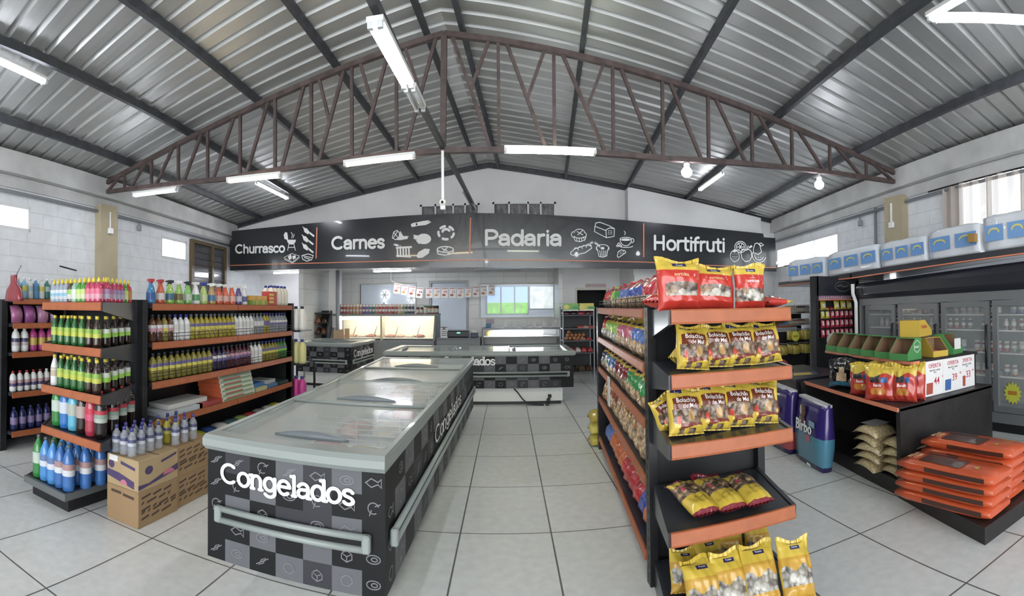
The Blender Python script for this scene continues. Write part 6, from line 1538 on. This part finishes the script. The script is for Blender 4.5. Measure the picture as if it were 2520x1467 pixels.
# bakery case
yd = 11.6; d0, d1 = px(1187, 850, yd).x, px(1380, 850, yd).x; ztd = px(1280, 812, yd).z
dc = empty('bakery_display_case', ((d0 + d1) / 2, yd, 0), 'bakery display case with a bright white lamp behind the wide freezer', 'display case')
w = (d1 - d0) / 2
MB().box((-w, 0, 0), (w, .9, .70)).build('base', CASEG, dc); MB().box((-w, .85, .70), (w, .9, ztd)).build('back', CASEW, dc)
MB().box((-w - .02, .15, ztd), (w + .02, .92, ztd + .04)).build('top', CASEG, dc); MB().box((-w + .03, .05, .90), (w - .03, .8, .915)).build('deck', CASEW, dc)
for s_ in (-1, 1): MB().prism([(.0, .7), (.9, .7), (.9, ztd), (.2, ztd)], (s_ * w - .02, s_ * w + .02), axis='x').build('side_panel', CASEG, dc)
MB().add([(-w, .0, .72), (w, .0, .72), (w, .18, ztd), (-w, .18, ztd)], [(0, 1, 2, 3)]).build('glass', CASET, dc, fix=False)
MB().tube([(-w + .25, .25, ztd - .07), (w - .4, .25, ztd - .07)], .05, 8).build('lamp', CTUBE, dc)
for k, (x, cc, lab) in enumerate(((-.78, 'D8C060', 'yellow cheese block'), (-.6, 'E0E0E0', 'white cheese block'), (.15, 'DCD8D0', 'white cake'), (.35, 'D8D8DC', 'white cream cake'))):
    mb = MB(); mb.lathe([(.08, 0), (.10, .01), (.10, .09), (.07, .12)], 14); tag(mb.build('cake', cmat(cc), None, (dc.location.x + x, yd + .4, .9155)), '%s inside the bakery display case' % lab, 'food')
for k in range(6):
    mb = MB(); mb.box((-.04, -.003, 0), (.04, .003, .10)); mb.box((-.06, -.03, -.012), (.1, .03, .0)); tag(mb.build('price_tag', W_, None, (px(1243 + 25 * k, 805, yd).x, yd + .5, ztd + .053)), 'white price tag, %s from the left on top of the bakery case' % ORD[k + 1], 'tag', 'price tags on the bakery case')
tag(MB().rbox((-.06, -.05, 0), (.06, .05, .09), .01).build('blue_tub', cmat('2E7AA8'), None, (px(1200, 805, yd).x, yd + .5, ztd + .041)), 'small blue tub at the left end on top of the bakery case', 'tub')
tag(MB().box((-.11, -.003, 0), (.11, .003, .14)).build('recipe_card', cmat('C8B8C8'), None, (px(1206, 790, YB - .05).x, YB - .01, px(1206, 798, YB).z)), 'pinkish card on the tiled wall below the bakery window', 'card')
# price cards strung over the opening
yk = 12.6
for k in range(13):
    if k < 4: xx, yy, tilt = 977 + 18.5 * k, 710 + 3.5 * k, -.12
    else: xx, yy, tilt = 1056 + 19.2 * (k - 4), 721 - (.5 if k < 8 else 1.6 * (k - 8)), .03 * (k % 3 - 1)
    c = px(xx, yy, yk - .004 * (k % 2))
    e = empty('price_card', c, 'white price card with red print, %s from the left on the string' % ORD[k + 1], 'card', 'hanging price cards'); e.rotation_euler.y = -tilt
    hw, hh = .088, .125
    MB().box((-hw, -.001, -hh), (hw, .001, hh)).build('sheet', mat('card_paper', (.84, .82, .80), .6), e)
    MB().box((-hw * .85, -.002, hh * .72), (hw * .85, -.001, hh * .9)).build('heading_band', cmat('C88A84'), e)
    put_text(['29', '33', '25', '44', '22', '39', '44', '33', '25', '22', '18', '16', '39'][k], .085, frame(Vector((hw * .25, -.002, hh * .15)), (1, 0, 0), (0, 0, 1)), TXR, 'price', e, 1, .0004, .01)
    mb = MB(); mb.add([(-hw * .2 + .05 * cos(2 * pi * q / 10), -.002, -hh * .45 + .028 * sin(2 * pi * q / 10)) for q in range(10)], [tuple(range(10))]); mb.build('food_picture', cmat(['C8703A', 'D8A84A', 'B8503A', 'A85A3A'][k % 4]), e, fix=False)
CARDS = [q for q in COL.objects if q.name.startswith('price_card') and q.type == 'EMPTY']
tag(MB().tube([Vector((px(962, 690, yk).x, yk, ZC)), px(962, 690, yk)] + [q.location + Vector((0, .003, .122)) for q in CARDS] + [px(1224, 700, yk), Vector((px(1226, 700, yk).x, yk, ZC))], .004).build('string', WHITE), 'thin string carrying the white price cards', 'string')
nt = empty('door_notice', px(1466, 703, YR - .01), 'long white notice with red letters above the dark doorway', 'notice')
MB().box((-.27, -.004, -.05), (.27, .0, .05)).build('sheet', cmat('D8CCCC'), nt)
put_text('SOMENTE FUNCIONÁRIOS', .045, frame(Vector((0, -.005, 0)), (1, 0, 0), (0, 0, 1)), TXR, 'lettering', nt, 1, .0004, .003)
tag(MB().box((-.07, 0, -.07), (.07, .03, .07)).build('camera_box', WHITE, None, px(1566, 668, 10.88)), 'small white camera box at the top of the white pier under the sign', 'camera')
# bread and produce rack
yr = 10.5; r0, r1 = px(1386, 850, yr).x, px(1462, 850, yr).x
rk = empty('bread_rack', ((r0 + r1) / 2, yr, 0), 'open dark wire rack with bread, onions and packs beside the bakery case', 'rack')
w = (r1 - r0) / 2
for s_ in (-1, 1):
    for y in (0, .5): MB().box((s_ * w - .012, y - .012, 0), (s_ * w + .012, y + .012, 1.56)).build('post', GREYP, rk)
RZ = [px(1425, q, yr).z for q in (775, 808, 838, 868, 915)]
for z in RZ: MB().box((-w, 0, z - .02), (w, .5, z)).build('shelf', DGREY, rk)
MB().box((-w, .5, .3), (w, .52, 1.5)).build('back_panel', PERF, rk)
for k in range(2): boxy('corn_box', (r0 + .02 + (r1 - r0) / 2 * k, yr - .02, 1.47), (r0 + (r1 - r0) / 2 * (k + 1), yr + .2, 1.62), cmat(('7AB84A', 'D8C83A')[k]), '%s printed box on top of the bread rack' % ('green and yellow', 'yellow corn')[k], 'box')
for o_ in [q for q in COL.objects if q.name.startswith('corn_box')]:
    mb = MB(); mb.add([(-.1 + .06 * cos(2 * pi * q / 10), -.1115, .08 + .045 * sin(2 * pi * q / 10)) for q in range(10)], [tuple(range(10))]); mb.add([(.1 + .09 * cos(2 * pi * q / 10), -.1115, .06 + .03 * sin(2 * pi * q / 10)) for q in range(10)], [tuple(range(10))], 1); mb.build('printed_picture', [cmat('E8D85A'), cmat('3A9A4A')], o_, fix=False)
    MB().box((-.16, -.112, 0), (.16, -.1115, .02)).build('legs_band', W_, o_)
for k in range(4): o = packet(.2, .3, .09, film(('5A2A3A', '3A2A3A', 'A83A4A', '6A3040')[k]), 'bread_pack'); o.location = (r0 + .1 + .16 * k, yr + .22, RZ[0] + .001); tag(o, 'dark pack, %s from the left on the top shelf of the bread rack' % ORD[k + 1], 'pack', 'packs on the bread rack')
for k in range(11):
    r_, c_ = k // 5, k % 5
    mb = MB(); mb.sphere((0, 0, 0), .043, 8, 0, (1, 1, .88)); mb.tube([(0, 0, .035), (.004, 0, .055)], .008, 5); o = mb.build('onion', cmat('B8784A', .4), None, (r0 + .08 + .085 * c_ + .04 * r_, yr + .1 + .05 * r_, RZ[2] + .04 + .062 * r_))
    tag(o, 'brown onion, %s from the left in the %s layer on the bread rack' % (ORD[c_ + 1], ('bottom', 'middle', 'top')[r_]), 'onion', 'onions on the bread rack')
for k in range(3): o = packet(.14, .26, .06, film(('C84A50', 'C8A0A0', 'B8383E')[k]), 'sausage_pack'); o.location = (r1 - .36 + .13 * k, yr + .2, RZ[2] + .001); tag(o, 'red pack, %s of three right of the onions on the bread rack' % ORD[k + 1], 'pack', 'packs on the bread rack')
for k in range(5): o = packet(.13, .28, .1, film(('D8C0B8', 'C83A40', 'D8C8C0', 'C84A48', 'B83A40')[k]), 'meat_pack'); o.location = (r0 + .08 + .13 * k, yr + .2, RZ[3] + .001); tag(o, 'red and white pack, %s from the left low on the bread rack' % ORD[k + 1], 'pack', 'packs on the bread rack')
for k in range(4): o = packet(.15, .3, .11, film(('5A4A3A', '4A3A30', '6A5A40', '5A3A30')[k]), 'dark_pack'); o.location = (r0 + .1 + .16 * k, yr + .22, RZ[4] + .001); tag(o, 'dark brown pack, %s from the left at the bottom of the bread rack' % ORD[k + 1], 'pack', 'packs on the bread rack')
for k in range(3): o = packet(.17, .28, .05, film(('C85A4A', 'D0A090', 'B84A40')[k]), 'thin_pack'); o.location = (r0 + .4 + .12 * k, yr + .2, RZ[1] + .001); tag(o, 'pale red flat pack, %s of three on the second shelf of the bread rack' % ORD[k + 1], 'pack', 'packs on the bread rack')
# yellow bags at the far end of the right gondola
for k in range(3):
    o = packet(.2, .24, .12, film(('C8B83A', 'D8C850', 'B8A030')[k]), 'corn_snack_bag'); o.location = (1.06, 5.9 + .02 * k, .02 + .125 * k); tag(o, 'yellow snack bag, %s from the floor at the far end of the right gondola' % ORD[k + 1], 'bag', 'yellow bags by the gondola end')

# ================================================================== FAR RIGHT: snack unit, produce hooks, bottle shelf
ux0, ux1, uy = px(2012, 800, 6.35).x, px(2112, 800, 6.35).x, 6.35
su = empty('snack_unit', ((ux0 + ux1) / 2, uy, 0), 'tall black display unit of red and yellow packs at the end of the fridge', 'shelf')
w = (ux1 - ux0) / 2
MB().box((-w, .13, 0), (w, .15, 1.95)).build('back_panel', PERF, su)
for s_ in (-1, 1): MB().box((s_ * w - .03, 0, 0), (s_ * w + .03, .15, 1.95)).build('side_panel', SHELFM, su)
MB().box((-w, .0, 1.66), (w, .05, 1.95)).build('header_panel', NAVY, su)
mb = MB(); strip(mb, arc(.1, 1.80, .16, .075, 0, 360, 24), .004, lambda x, z, l: (x, -.004 - l, z)); strip(mb, [(-.02, 1.80), (.05, 1.82), (.12, 1.79), (.22, 1.81)], .006, lambda x, z, l: (x, -.004 - l, z)); mb.build('oval_emblem', cmat('8A8478'), su, fix=False)
UZ = [px(2060, q, uy).z for q in (737, 762, 783, 806, 829, 905)]
for z in UZ: o = MB().box((-w, .02, z - .02), (w, .13, z)).build('shelf', SHELFM, su)
MB().box((-w, .005, UZ[0] - .012), (w, .02, UZ[0] + .004)).build('orange_line', ORL, su)
for k in range(16):
    x = ux0 + .06 + (ux1 - ux0 - .12) * k / 16
    pk_ = 6 <= k <= 9
    put(bottle('yog', cmat('D858A0') if pk_ else cmat('D8D4DC'), cmat('D898C0') if pk_ else cmat('D8D0DC'), [cmat('C898B0')], 'yogurt_bottle', 1.15), x, uy + .08, UZ[0] + .0005, '%s yogurt bottle, %s from the left on the top shelf of the snack unit' % ('pink' if pk_ else 'pale', ORD[k + 1]), 'bottle', 'small bottles on the snack unit', 0)
def pouches(n, z, cols, row, hgt, y_, skip=()):
    for k in range(n):
        if k in skip: continue
        x = ux0 + .1 + (ux1 - ux0 - .16) * (k + .5) / n
        o = bag('snack_pouch', (ux1 - ux0 - .2) / n * .98, hgt, .05, [film(cols[k]), W_, film('8A2030')], lambda u, v, s: 1 if s < 0 and abs(u) < .5 and .2 < v < .62 else (2 if v > .9 else 0), 300 + k, nu=6, nv=10, lean=-.15, loc=(x, y_, z + .002))
        tag(o, '%s pouch, %s from the left in the %s row of the snack unit' % ('yellow' if cols[k] in ('C8B83A', 'D8C82E') else 'red', ORD[k + 1], row), 'pouch', 'pouches on the snack unit')
pouches(5, UZ[1], ['C8B83A'] * 5, 'second', .15, uy + .06, (1,))
pouches(7, UZ[2], ['D8C82E', 'D8C82E'] + ['C8304A'] * 5, 'third', .17, uy + .055)
pouches(7, UZ[3], ['C8304A'] * 7, 'fourth', .17, uy + .055)
pouches(7, UZ[4], ['C8304A'] * 7, 'fifth', .17, uy + .055)
# bottle shelf and hooks of produce further back
bx0, bx1, by = px(1868, 820, 8.6).x, px(2012, 820, 8.3).x, 8.4
bs = empty('bottle_shelf', ((bx0 + bx1) / 2, by, 0), 'dark wall shelf of small bottles and cartons behind the right gondola', 'shelf')
w = (bx1 - bx0) / 2
MB().box((-w, .5, 0), (w, .53, 1.35)).build('back_panel', PERF, bs)
BZ = [px(1940, q, by).z for q in (771, 800, 830, 870, 905)]
for q, z in enumerate(BZ): MB().box((-w * (1 if q != 0 else .15), 0, z - .015), (w, .5, z)).build('shelf', mat('pale_wire_shelf', (.42, .44, .46), .4), bs)
MB().box((-w, -.01, BZ[2] - .04), (w * .55, .0, BZ[2] - .005)).build('price_rail', ORANGE, bs)
MB().box((-w, -.01, BZ[1] - .04), (w * .1, .0, BZ[1] - .005)).build('price_rail', ORANGE, bs)
for row, (kind, z, n, a0, cols, nm) in enumerate((('jar', BZ[0], 12, -.15, ['C8B03A', 'D8C86A', 'C8B8A0', '5A3A5A', '4A3048', 'B89098'], 'top'), ('yog', BZ[1], 16, -.4, ['3A7A4A', '2E6A3A', 'B8A878', 'B86A70', 'A84A50', 'C8B090'], 'second'))):
    for k in range(n):
        x = bs.location.x + w * a0 + (w * (1 - a0) - .08) * (k + .5) / n
        put(bottle(kind, cmat(cols[k * len(cols) // n]), W_, [cmat('D0C8B8')], 'sauce_bottle', 1.25), x, by + .1, z + .0005, 'small sauce bottle, %s from the left on the %s level of the dark wall shelf' % (ORD[k + 1], nm), 'bottle', 'small bottles on the wall shelf', 0)
for k in range(14):
    x = bx0 + .03 + 1.25 * w * k / 14
    o = boxy('milk_carton', (x, by + .02, BZ[2] + .0005), (x + 1.25 * w / 14 - .008, by + .1, BZ[2] + .19), cmat('D8DCE4'), 'white and blue milk carton, %s from the left on the wall shelf' % ORD[k + 1], 'carton', 'milk cartons')
    hw = (1.25 * w / 14 - .008) / 2
    mb = MB(); mb.add([(-hw, -.041, .02), (hw, -.041, .02), (hw, -.041, .09), (0, -.041, .06), (-hw, -.041, .08)], [(0, 1, 2, 3, 4)]); mb.build('blue_wave', cmat('2E5AA8'), o, fix=False)
for k in range(9):
    x = bx0 + .03 + w * .9 * k / 9
    o = boxy('blue_carton', (x, by + .02, BZ[1] + .0005), (x + w * .9 / 9 - .008, by + .1, BZ[1] + .12), cmat('7A9AC8'), 'blue carton, %s from the left on the upper left of the wall shelf' % ORD[k + 1], 'carton', 'blue cartons')
# hooks with yellow snack bags strung like garlands
hk = empty('hook_rack', (px(1972, 860, 7.2).x, 7.2, 0), 'black rack of hooks hung with yellow bags beside the snack unit', 'rack')
for s_ in (-1, 1): MB().box((s_ * .38 - .02, .3, 0), (s_ * .38 + .02, .34, 1.1)).build('post', SHELFM, hk)
MB().box((-.38, .33, .2), (.38, .35, 1.08)).build('back_panel', PERF, hk)
HZ = [px(1965, q, 7.2).z for q in (812, 846, 880)]
for z in HZ[:2]:
    for k in range(4): MB().tube([(-.30 + .2 * k, .33, z), (-.30 + .2 * k, -.05, z + .01)], .007, 5).build('hook', STEEL, hk)
for r_, z in enumerate(HZ[:2]):
    for k in range(4):
        if r_ == 0 and k == 0: continue
        for q in range(3):
            o = packet(.16, .15, .05, film(('C8B43A', 'D0C050', 'B8A038')[(k + q) % 3]), 'yellow_snack_pack'); o.rotation_euler = (pi / 2, 0, .12 * (q - 1)); o.location = (hk.location.x - .36 + .24 * k, 7.2 + .16 - .085 * q, z - .09)
            tag(o, 'yellow hanging pack, %s on %s hook of the %s row' % (('rear one', 'middle one', 'front one')[q], ('leftmost', 'second', 'third', 'rightmost')[k], ('upper', 'lower')[r_]), 'pack', 'yellow packs on hooks')
star = lambda r: [(r * (1 if k % 2 else .72) * cos(2 * pi * k / 28), r * (1 if k % 2 else .72) * sin(2 * pi * k / 28)) for k in range(28)]
for c, r, lab in ((px(1958, 828, 7.0), .09, 'yellow starburst price card hanging at the left of the hook rack'), (px(1902, 922, 6.2), .1, 'yellow starburst price card low beside the end stand'), (at(2492, 968, X=5.12), .13, 'yellow starburst price card on the fridge door glass at the right edge')):
    mb = MB(); mb.prism(star(r), (-.002, .002), 0, None, 'y'); o = mb.build('price_star', cmat('D8DC2E'), None, c, -pi / 2 if c.x > 5 and c.y < 4 else 0); tag(o, lab, 'price card')
    if c.y > 6 and c.x > 2.9 and c.z < 1: MB().box((-.006, .002, -c.z), (.006, .01, 0)).build('stick', BLACK, o)
    MB().box((-r * .5, -.004, -r * .15), (r * .5, -.003, r * .2)).build('price_print', film('C88A2A'), o)
o = packet(.3, .36, .16, film('B8303A'), 'red_sack'); o.rotation_euler = (0, 0, .2); o.location = (3.35, 5.55, .7265); tag(o, 'red sack lying on the low table behind the right end stand', 'sack')
o = packet(.3, .7, .2, film('B8303A'), 'tall_red_sack'); o.rotation_euler = (pi / 2, 0, .3); o.location = (3.02, 6.3, .35); tag(o, 'tall red sack standing on the floor behind the low table', 'sack')
o = packet(.36, .5, .16, cmat('8A7A5A'), 'burlap_sack'); o.location = (3.3, 7.0, .0); tag(o, 'beige sack lying on the floor by the hook rack', 'sack')

# ================================================================== PAPER PACKS on the ledge
PLW = mat('white_plastic_pack', (.74, .77, .82), .25, coat=.5, alpha=.95); BLUP = mat('blue_pack_print', hexc('6A9ED8'), .3); YLP = mat('yellow_pack_print', hexc('D8D070'), .3)
def pack_front(px0, px1, ya, X):
    a, b = at(px0, ya, X=X).y, at(px1, ya, X=X).y
    return a, b
for k, (p0, p1, zh, m0, m1) in enumerate(((1938, 2030, .30, 'fifth', 0), (2036, 2163, .30, 'fourth', 0), (2166, 2282, .28, 'third', 0), (2285, 2415, .30, 'second', 0), (2421, 2540, .33, 'nearest', 0))):
    ya = at(p0, 680, X=5.02).y; yb_ = at(p1, 680, X=5.02).y
    if yb_ > ya: ya, yb_ = yb_, ya
    yy = (ya + yb_) / 2; z = zf(yy, 1.90, 2.03) + .092 if yy < 6 else at((p0 + p1) / 2, 690, X=5.02).z
    L = (ya - yb_) / 2 - .01; hd_ = min(.24, (xr(yb_) - 5.03 - .16) / 2); zh *= 1.2
    e = empty('paper_towel_pack', (5.03 + hd_, yy, z), 'white wrapped paper towel pack with blue prints, %s from the camera on the ledge' % m0, 'pack', 'paper towel packs')
    e.rotation_euler.x = math.atan(-.13 / 2.9 if yy < 6 else (zf(6, 1.90, 2.03) - pA.z) / (6 - pA.y))
    rr = MB(); n = 9; rings = []
    for i in range(n):
        t = -1 + 2 * i / (n - 1); q = 1 - .05 * (1 if i in (0, n - 1) else 0)
        rings.append([(x * hd_ * q + .008 * sin(5 * t + x * 3), t * L, .005 + zz * zh * (1 + .02 * sin(7 * t + 2 * x)) * (q if zz > .5 else 1)) for x, zz in ((-.95, 0), (-1, .08), (-1, .5), (-1.0, .92), (-.93, 1), (0, 1.01), (.93, 1), (1, .92), (1, .08), (.95, 0))])
    rr.loft(rings, 0, True, True); rr.build('wrapper', PLW, e)
    nb = 3 if k < 3 else 2
    for i in range(nb):
        c = -L + 2 * L * (i + .5) / nb; hw = L / nb * .8
        q = MB(); q.add([(-hd_ - .018, c + hw, zh * .28), (-hd_ - .018, c - hw, zh * .28), (-hd_ - .02, c - hw, zh * .74), (-hd_ - .02, c + hw, zh * .74)], [(0, 1, 2, 3)]); q.build('blue_print', BLUP, e, fix=False)
        q = MB(); strip(q, arc(0, 0, hw * .55, zh * .11, 0, 180, 10), zh * .028, lambda x, zz, l, c=c: (-hd_ - .024 - l, c - x, zh * .52 + zz)); q.build('yellow_rainbow', YLP, e, fix=False)
o = MB().box((-.05, -.05, 0), (.05, .05, .1)).build('brown_tag', cmat('B88A3A'), None, (5.0, 3.62, 2.22)); tag(o, 'small brown paper tag stuck on the second paper towel pack', 'tag')
# goods in the fridge
FC = ['7A4A4A', '8A6A5A', 'C8C0B8', '5A5A7A', 'B8B0A0', '8A3A3A', '4A6A8A', 'C8A890', 'A84A4A', '6A7A5A']
SHN = ['bottom', 'second', 'third', 'top']
for li, z in enumerate((.634, .914, 1.184, 1.374)):
    n = 30
    for k in range(n):
        y = 5.75 - (5.75 - 2.3) * (k + .5) / n
        if (k * 7 + li * 5) % 11 < 2: continue
        o = bottle('jar' if li != 2 else 'yog', cmat(FC[(k // 2 * 3 + li) % 10]), cmat('C8C0B8'), [cmat(FC[(k // 3 + li * 2) % 10]), cmat('C8C4BC')], 'dairy_tub', 1.1 if li != 2 else 1.5)
        put(o, 5.38, y, z + .0005, 'dairy tub, %s from the far end on the %s fridge shelf' % (ORD[k + 1], SHN[li]), 'tub', 'dairy goods in the fridge')
# frozen food in the near freezer
FZ = ['C85A3A', 'D8A84A', '3A6A4A', 'D84A3A', 'E0C04A', '8AB84A', 'C83A3A', 'D8C8A8', 'B8583A', 'E0D8C8', 'C8503A', '5A8A5A', 'D88A4A', 'C8A88A', 'B84A44', 'D8B060', 'E0DCD0', 'A84A3A']
ORDC = ['first', 'second', 'third', 'fourth', 'fifth', 'sixth']
for k in range(18):
    r_, c_ = k // 3, k % 3
    o = packet(.27, .36, .1, film(FZ[k]), 'frozen_food_bag'); y = 2.75 + .8 * r_; o.location = (-1.36 + .28 * c_, y, .49 + .02 * (k % 2)); o.rotation_euler.z = .4 * (k % 3 - 1)
    tag(o, 'frozen food bag under the frosty lid, %s in %s row from the near end' % (('left', 'middle', 'right')[c_], ORDC[r_]), 'bag', 'frozen bags in the long freezer')
for k in range(2):
    mb = MB()
    for q in range(6): mb.tube([(-.45, 0, .03 + .04 * q), (.45, 0, .03 + .04 * q)], .005, 5); mb.tube([(-.45 + .18 * q, 0, .0), (-.45 + .18 * q, 0, .25)], .005, 5)
    tag(mb.build('wire_divider', WHITE, None, (-1.14, 3.9 + 1.5 * k, .47)), 'white wire divider inside the long freezer, %s one' % ('nearer', 'farther')[k], 'divider', 'wire dividers')
# curtain at the near right window, grille and glass door at the left wall
CUR = mat('beige_curtain_cloth', (.50, .44, .40), .8, alpha=.86)
mb = MB(); n = 60; y0, y1 = 1.6, 4.42
P = [(xr(y1 + (y0 - y1) * i / n) - .10 + .035 * sin(i * 1.3) + .02 * sin(i * .5), y1 + (y0 - y1) * i / n) for i in range(n + 1)]
for (a, b), (c, d) in zip(P, P[1:]): mb.add([(a, b, 2.28), (c, d, 2.28), (c, d, 3.02), (a, b, 3.02)], [(0, 1, 2, 3)], 0, True)
e = empty('curtain', (xr(3), 3, 2.28), 'beige curtain on a thin rail over the right window, daylight glowing through', 'curtain')
part(mb, 'cloth', CUR, e); part(MB().tube([(xr(y1 + .3) - .1, y1 + .3, 3.03), (xr(y0) - .1, y0, 3.03)], .012), 'rail', BLACK, e)
ga, gb = 8.4, 10.12
e = empty('grille_door', (xl(9.4) + .06, 9.4, 0), 'brown framed grille door with dark glass on the left wall by the sign', 'door')
fm = MB()
def lw(y, d): return xl(y) + d
def gbar(a, b, c, d, t=.05): return [(lw(a, .0), a, c), (lw(b, .0), b, c), (lw(b, .0), b, d), (lw(a, .0), a, d), (lw(a, t), a, c), (lw(b, t), b, c), (lw(b, t), b, d), (lw(a, t), a, d)], [(0, 3, 2, 1), (4, 5, 6, 7), (0, 1, 5, 4), (2, 3, 7, 6), (0, 4, 7, 3), (1, 2, 6, 5)]
for a, b, c, d in ((ga, gb, 2.86, 2.93), (ga, ga + .12, 0, 2.86), (gb - .1, gb, 0, 2.86), (9.35, 9.45, 0, 2.86)): fm.add(*gbar(a, b, c, d, .07))
part(fm, 'frame', cmat('6E5C3C'), e)
gl = MB(); gl.add(*gbar(ga + .1, gb - .1, 0, 2.86, .02)); part(gl, 'dark_glass', mat('dark_door_glass', (.06, .06, .07), .15), e)
for k in range(14): gl = MB(); gl.add(*gbar(ga + .1, gb - .1, 1.0 + .13 * k, 1.02 + .13 * k, .035)); part(gl, 'grille_bar', cmat('4A4440'), e)
for xx, y, z, r, lab in ((-4.3, 4.9, 1.68, -.5, 'thin dark stick leaning up behind the wall gondola goods'),): pass
for (a, b, lab) in (((147, 655), (188, 666), 'thin dark wire sticking out above the softener bottles at left'), ((1930, 655), (2098, 626), 'thin dark wire running along the right wall under the window')):
    p, q = (at(*a, X=-5.2), at(*b, X=-5.2)) if a[0] < 1000 else (at(*a, Y=8.2), at(*b, Y=6.4)); tag(MB().tube([p, q], .01, 6).build('loose_wire', BLACK), lab, 'wire')
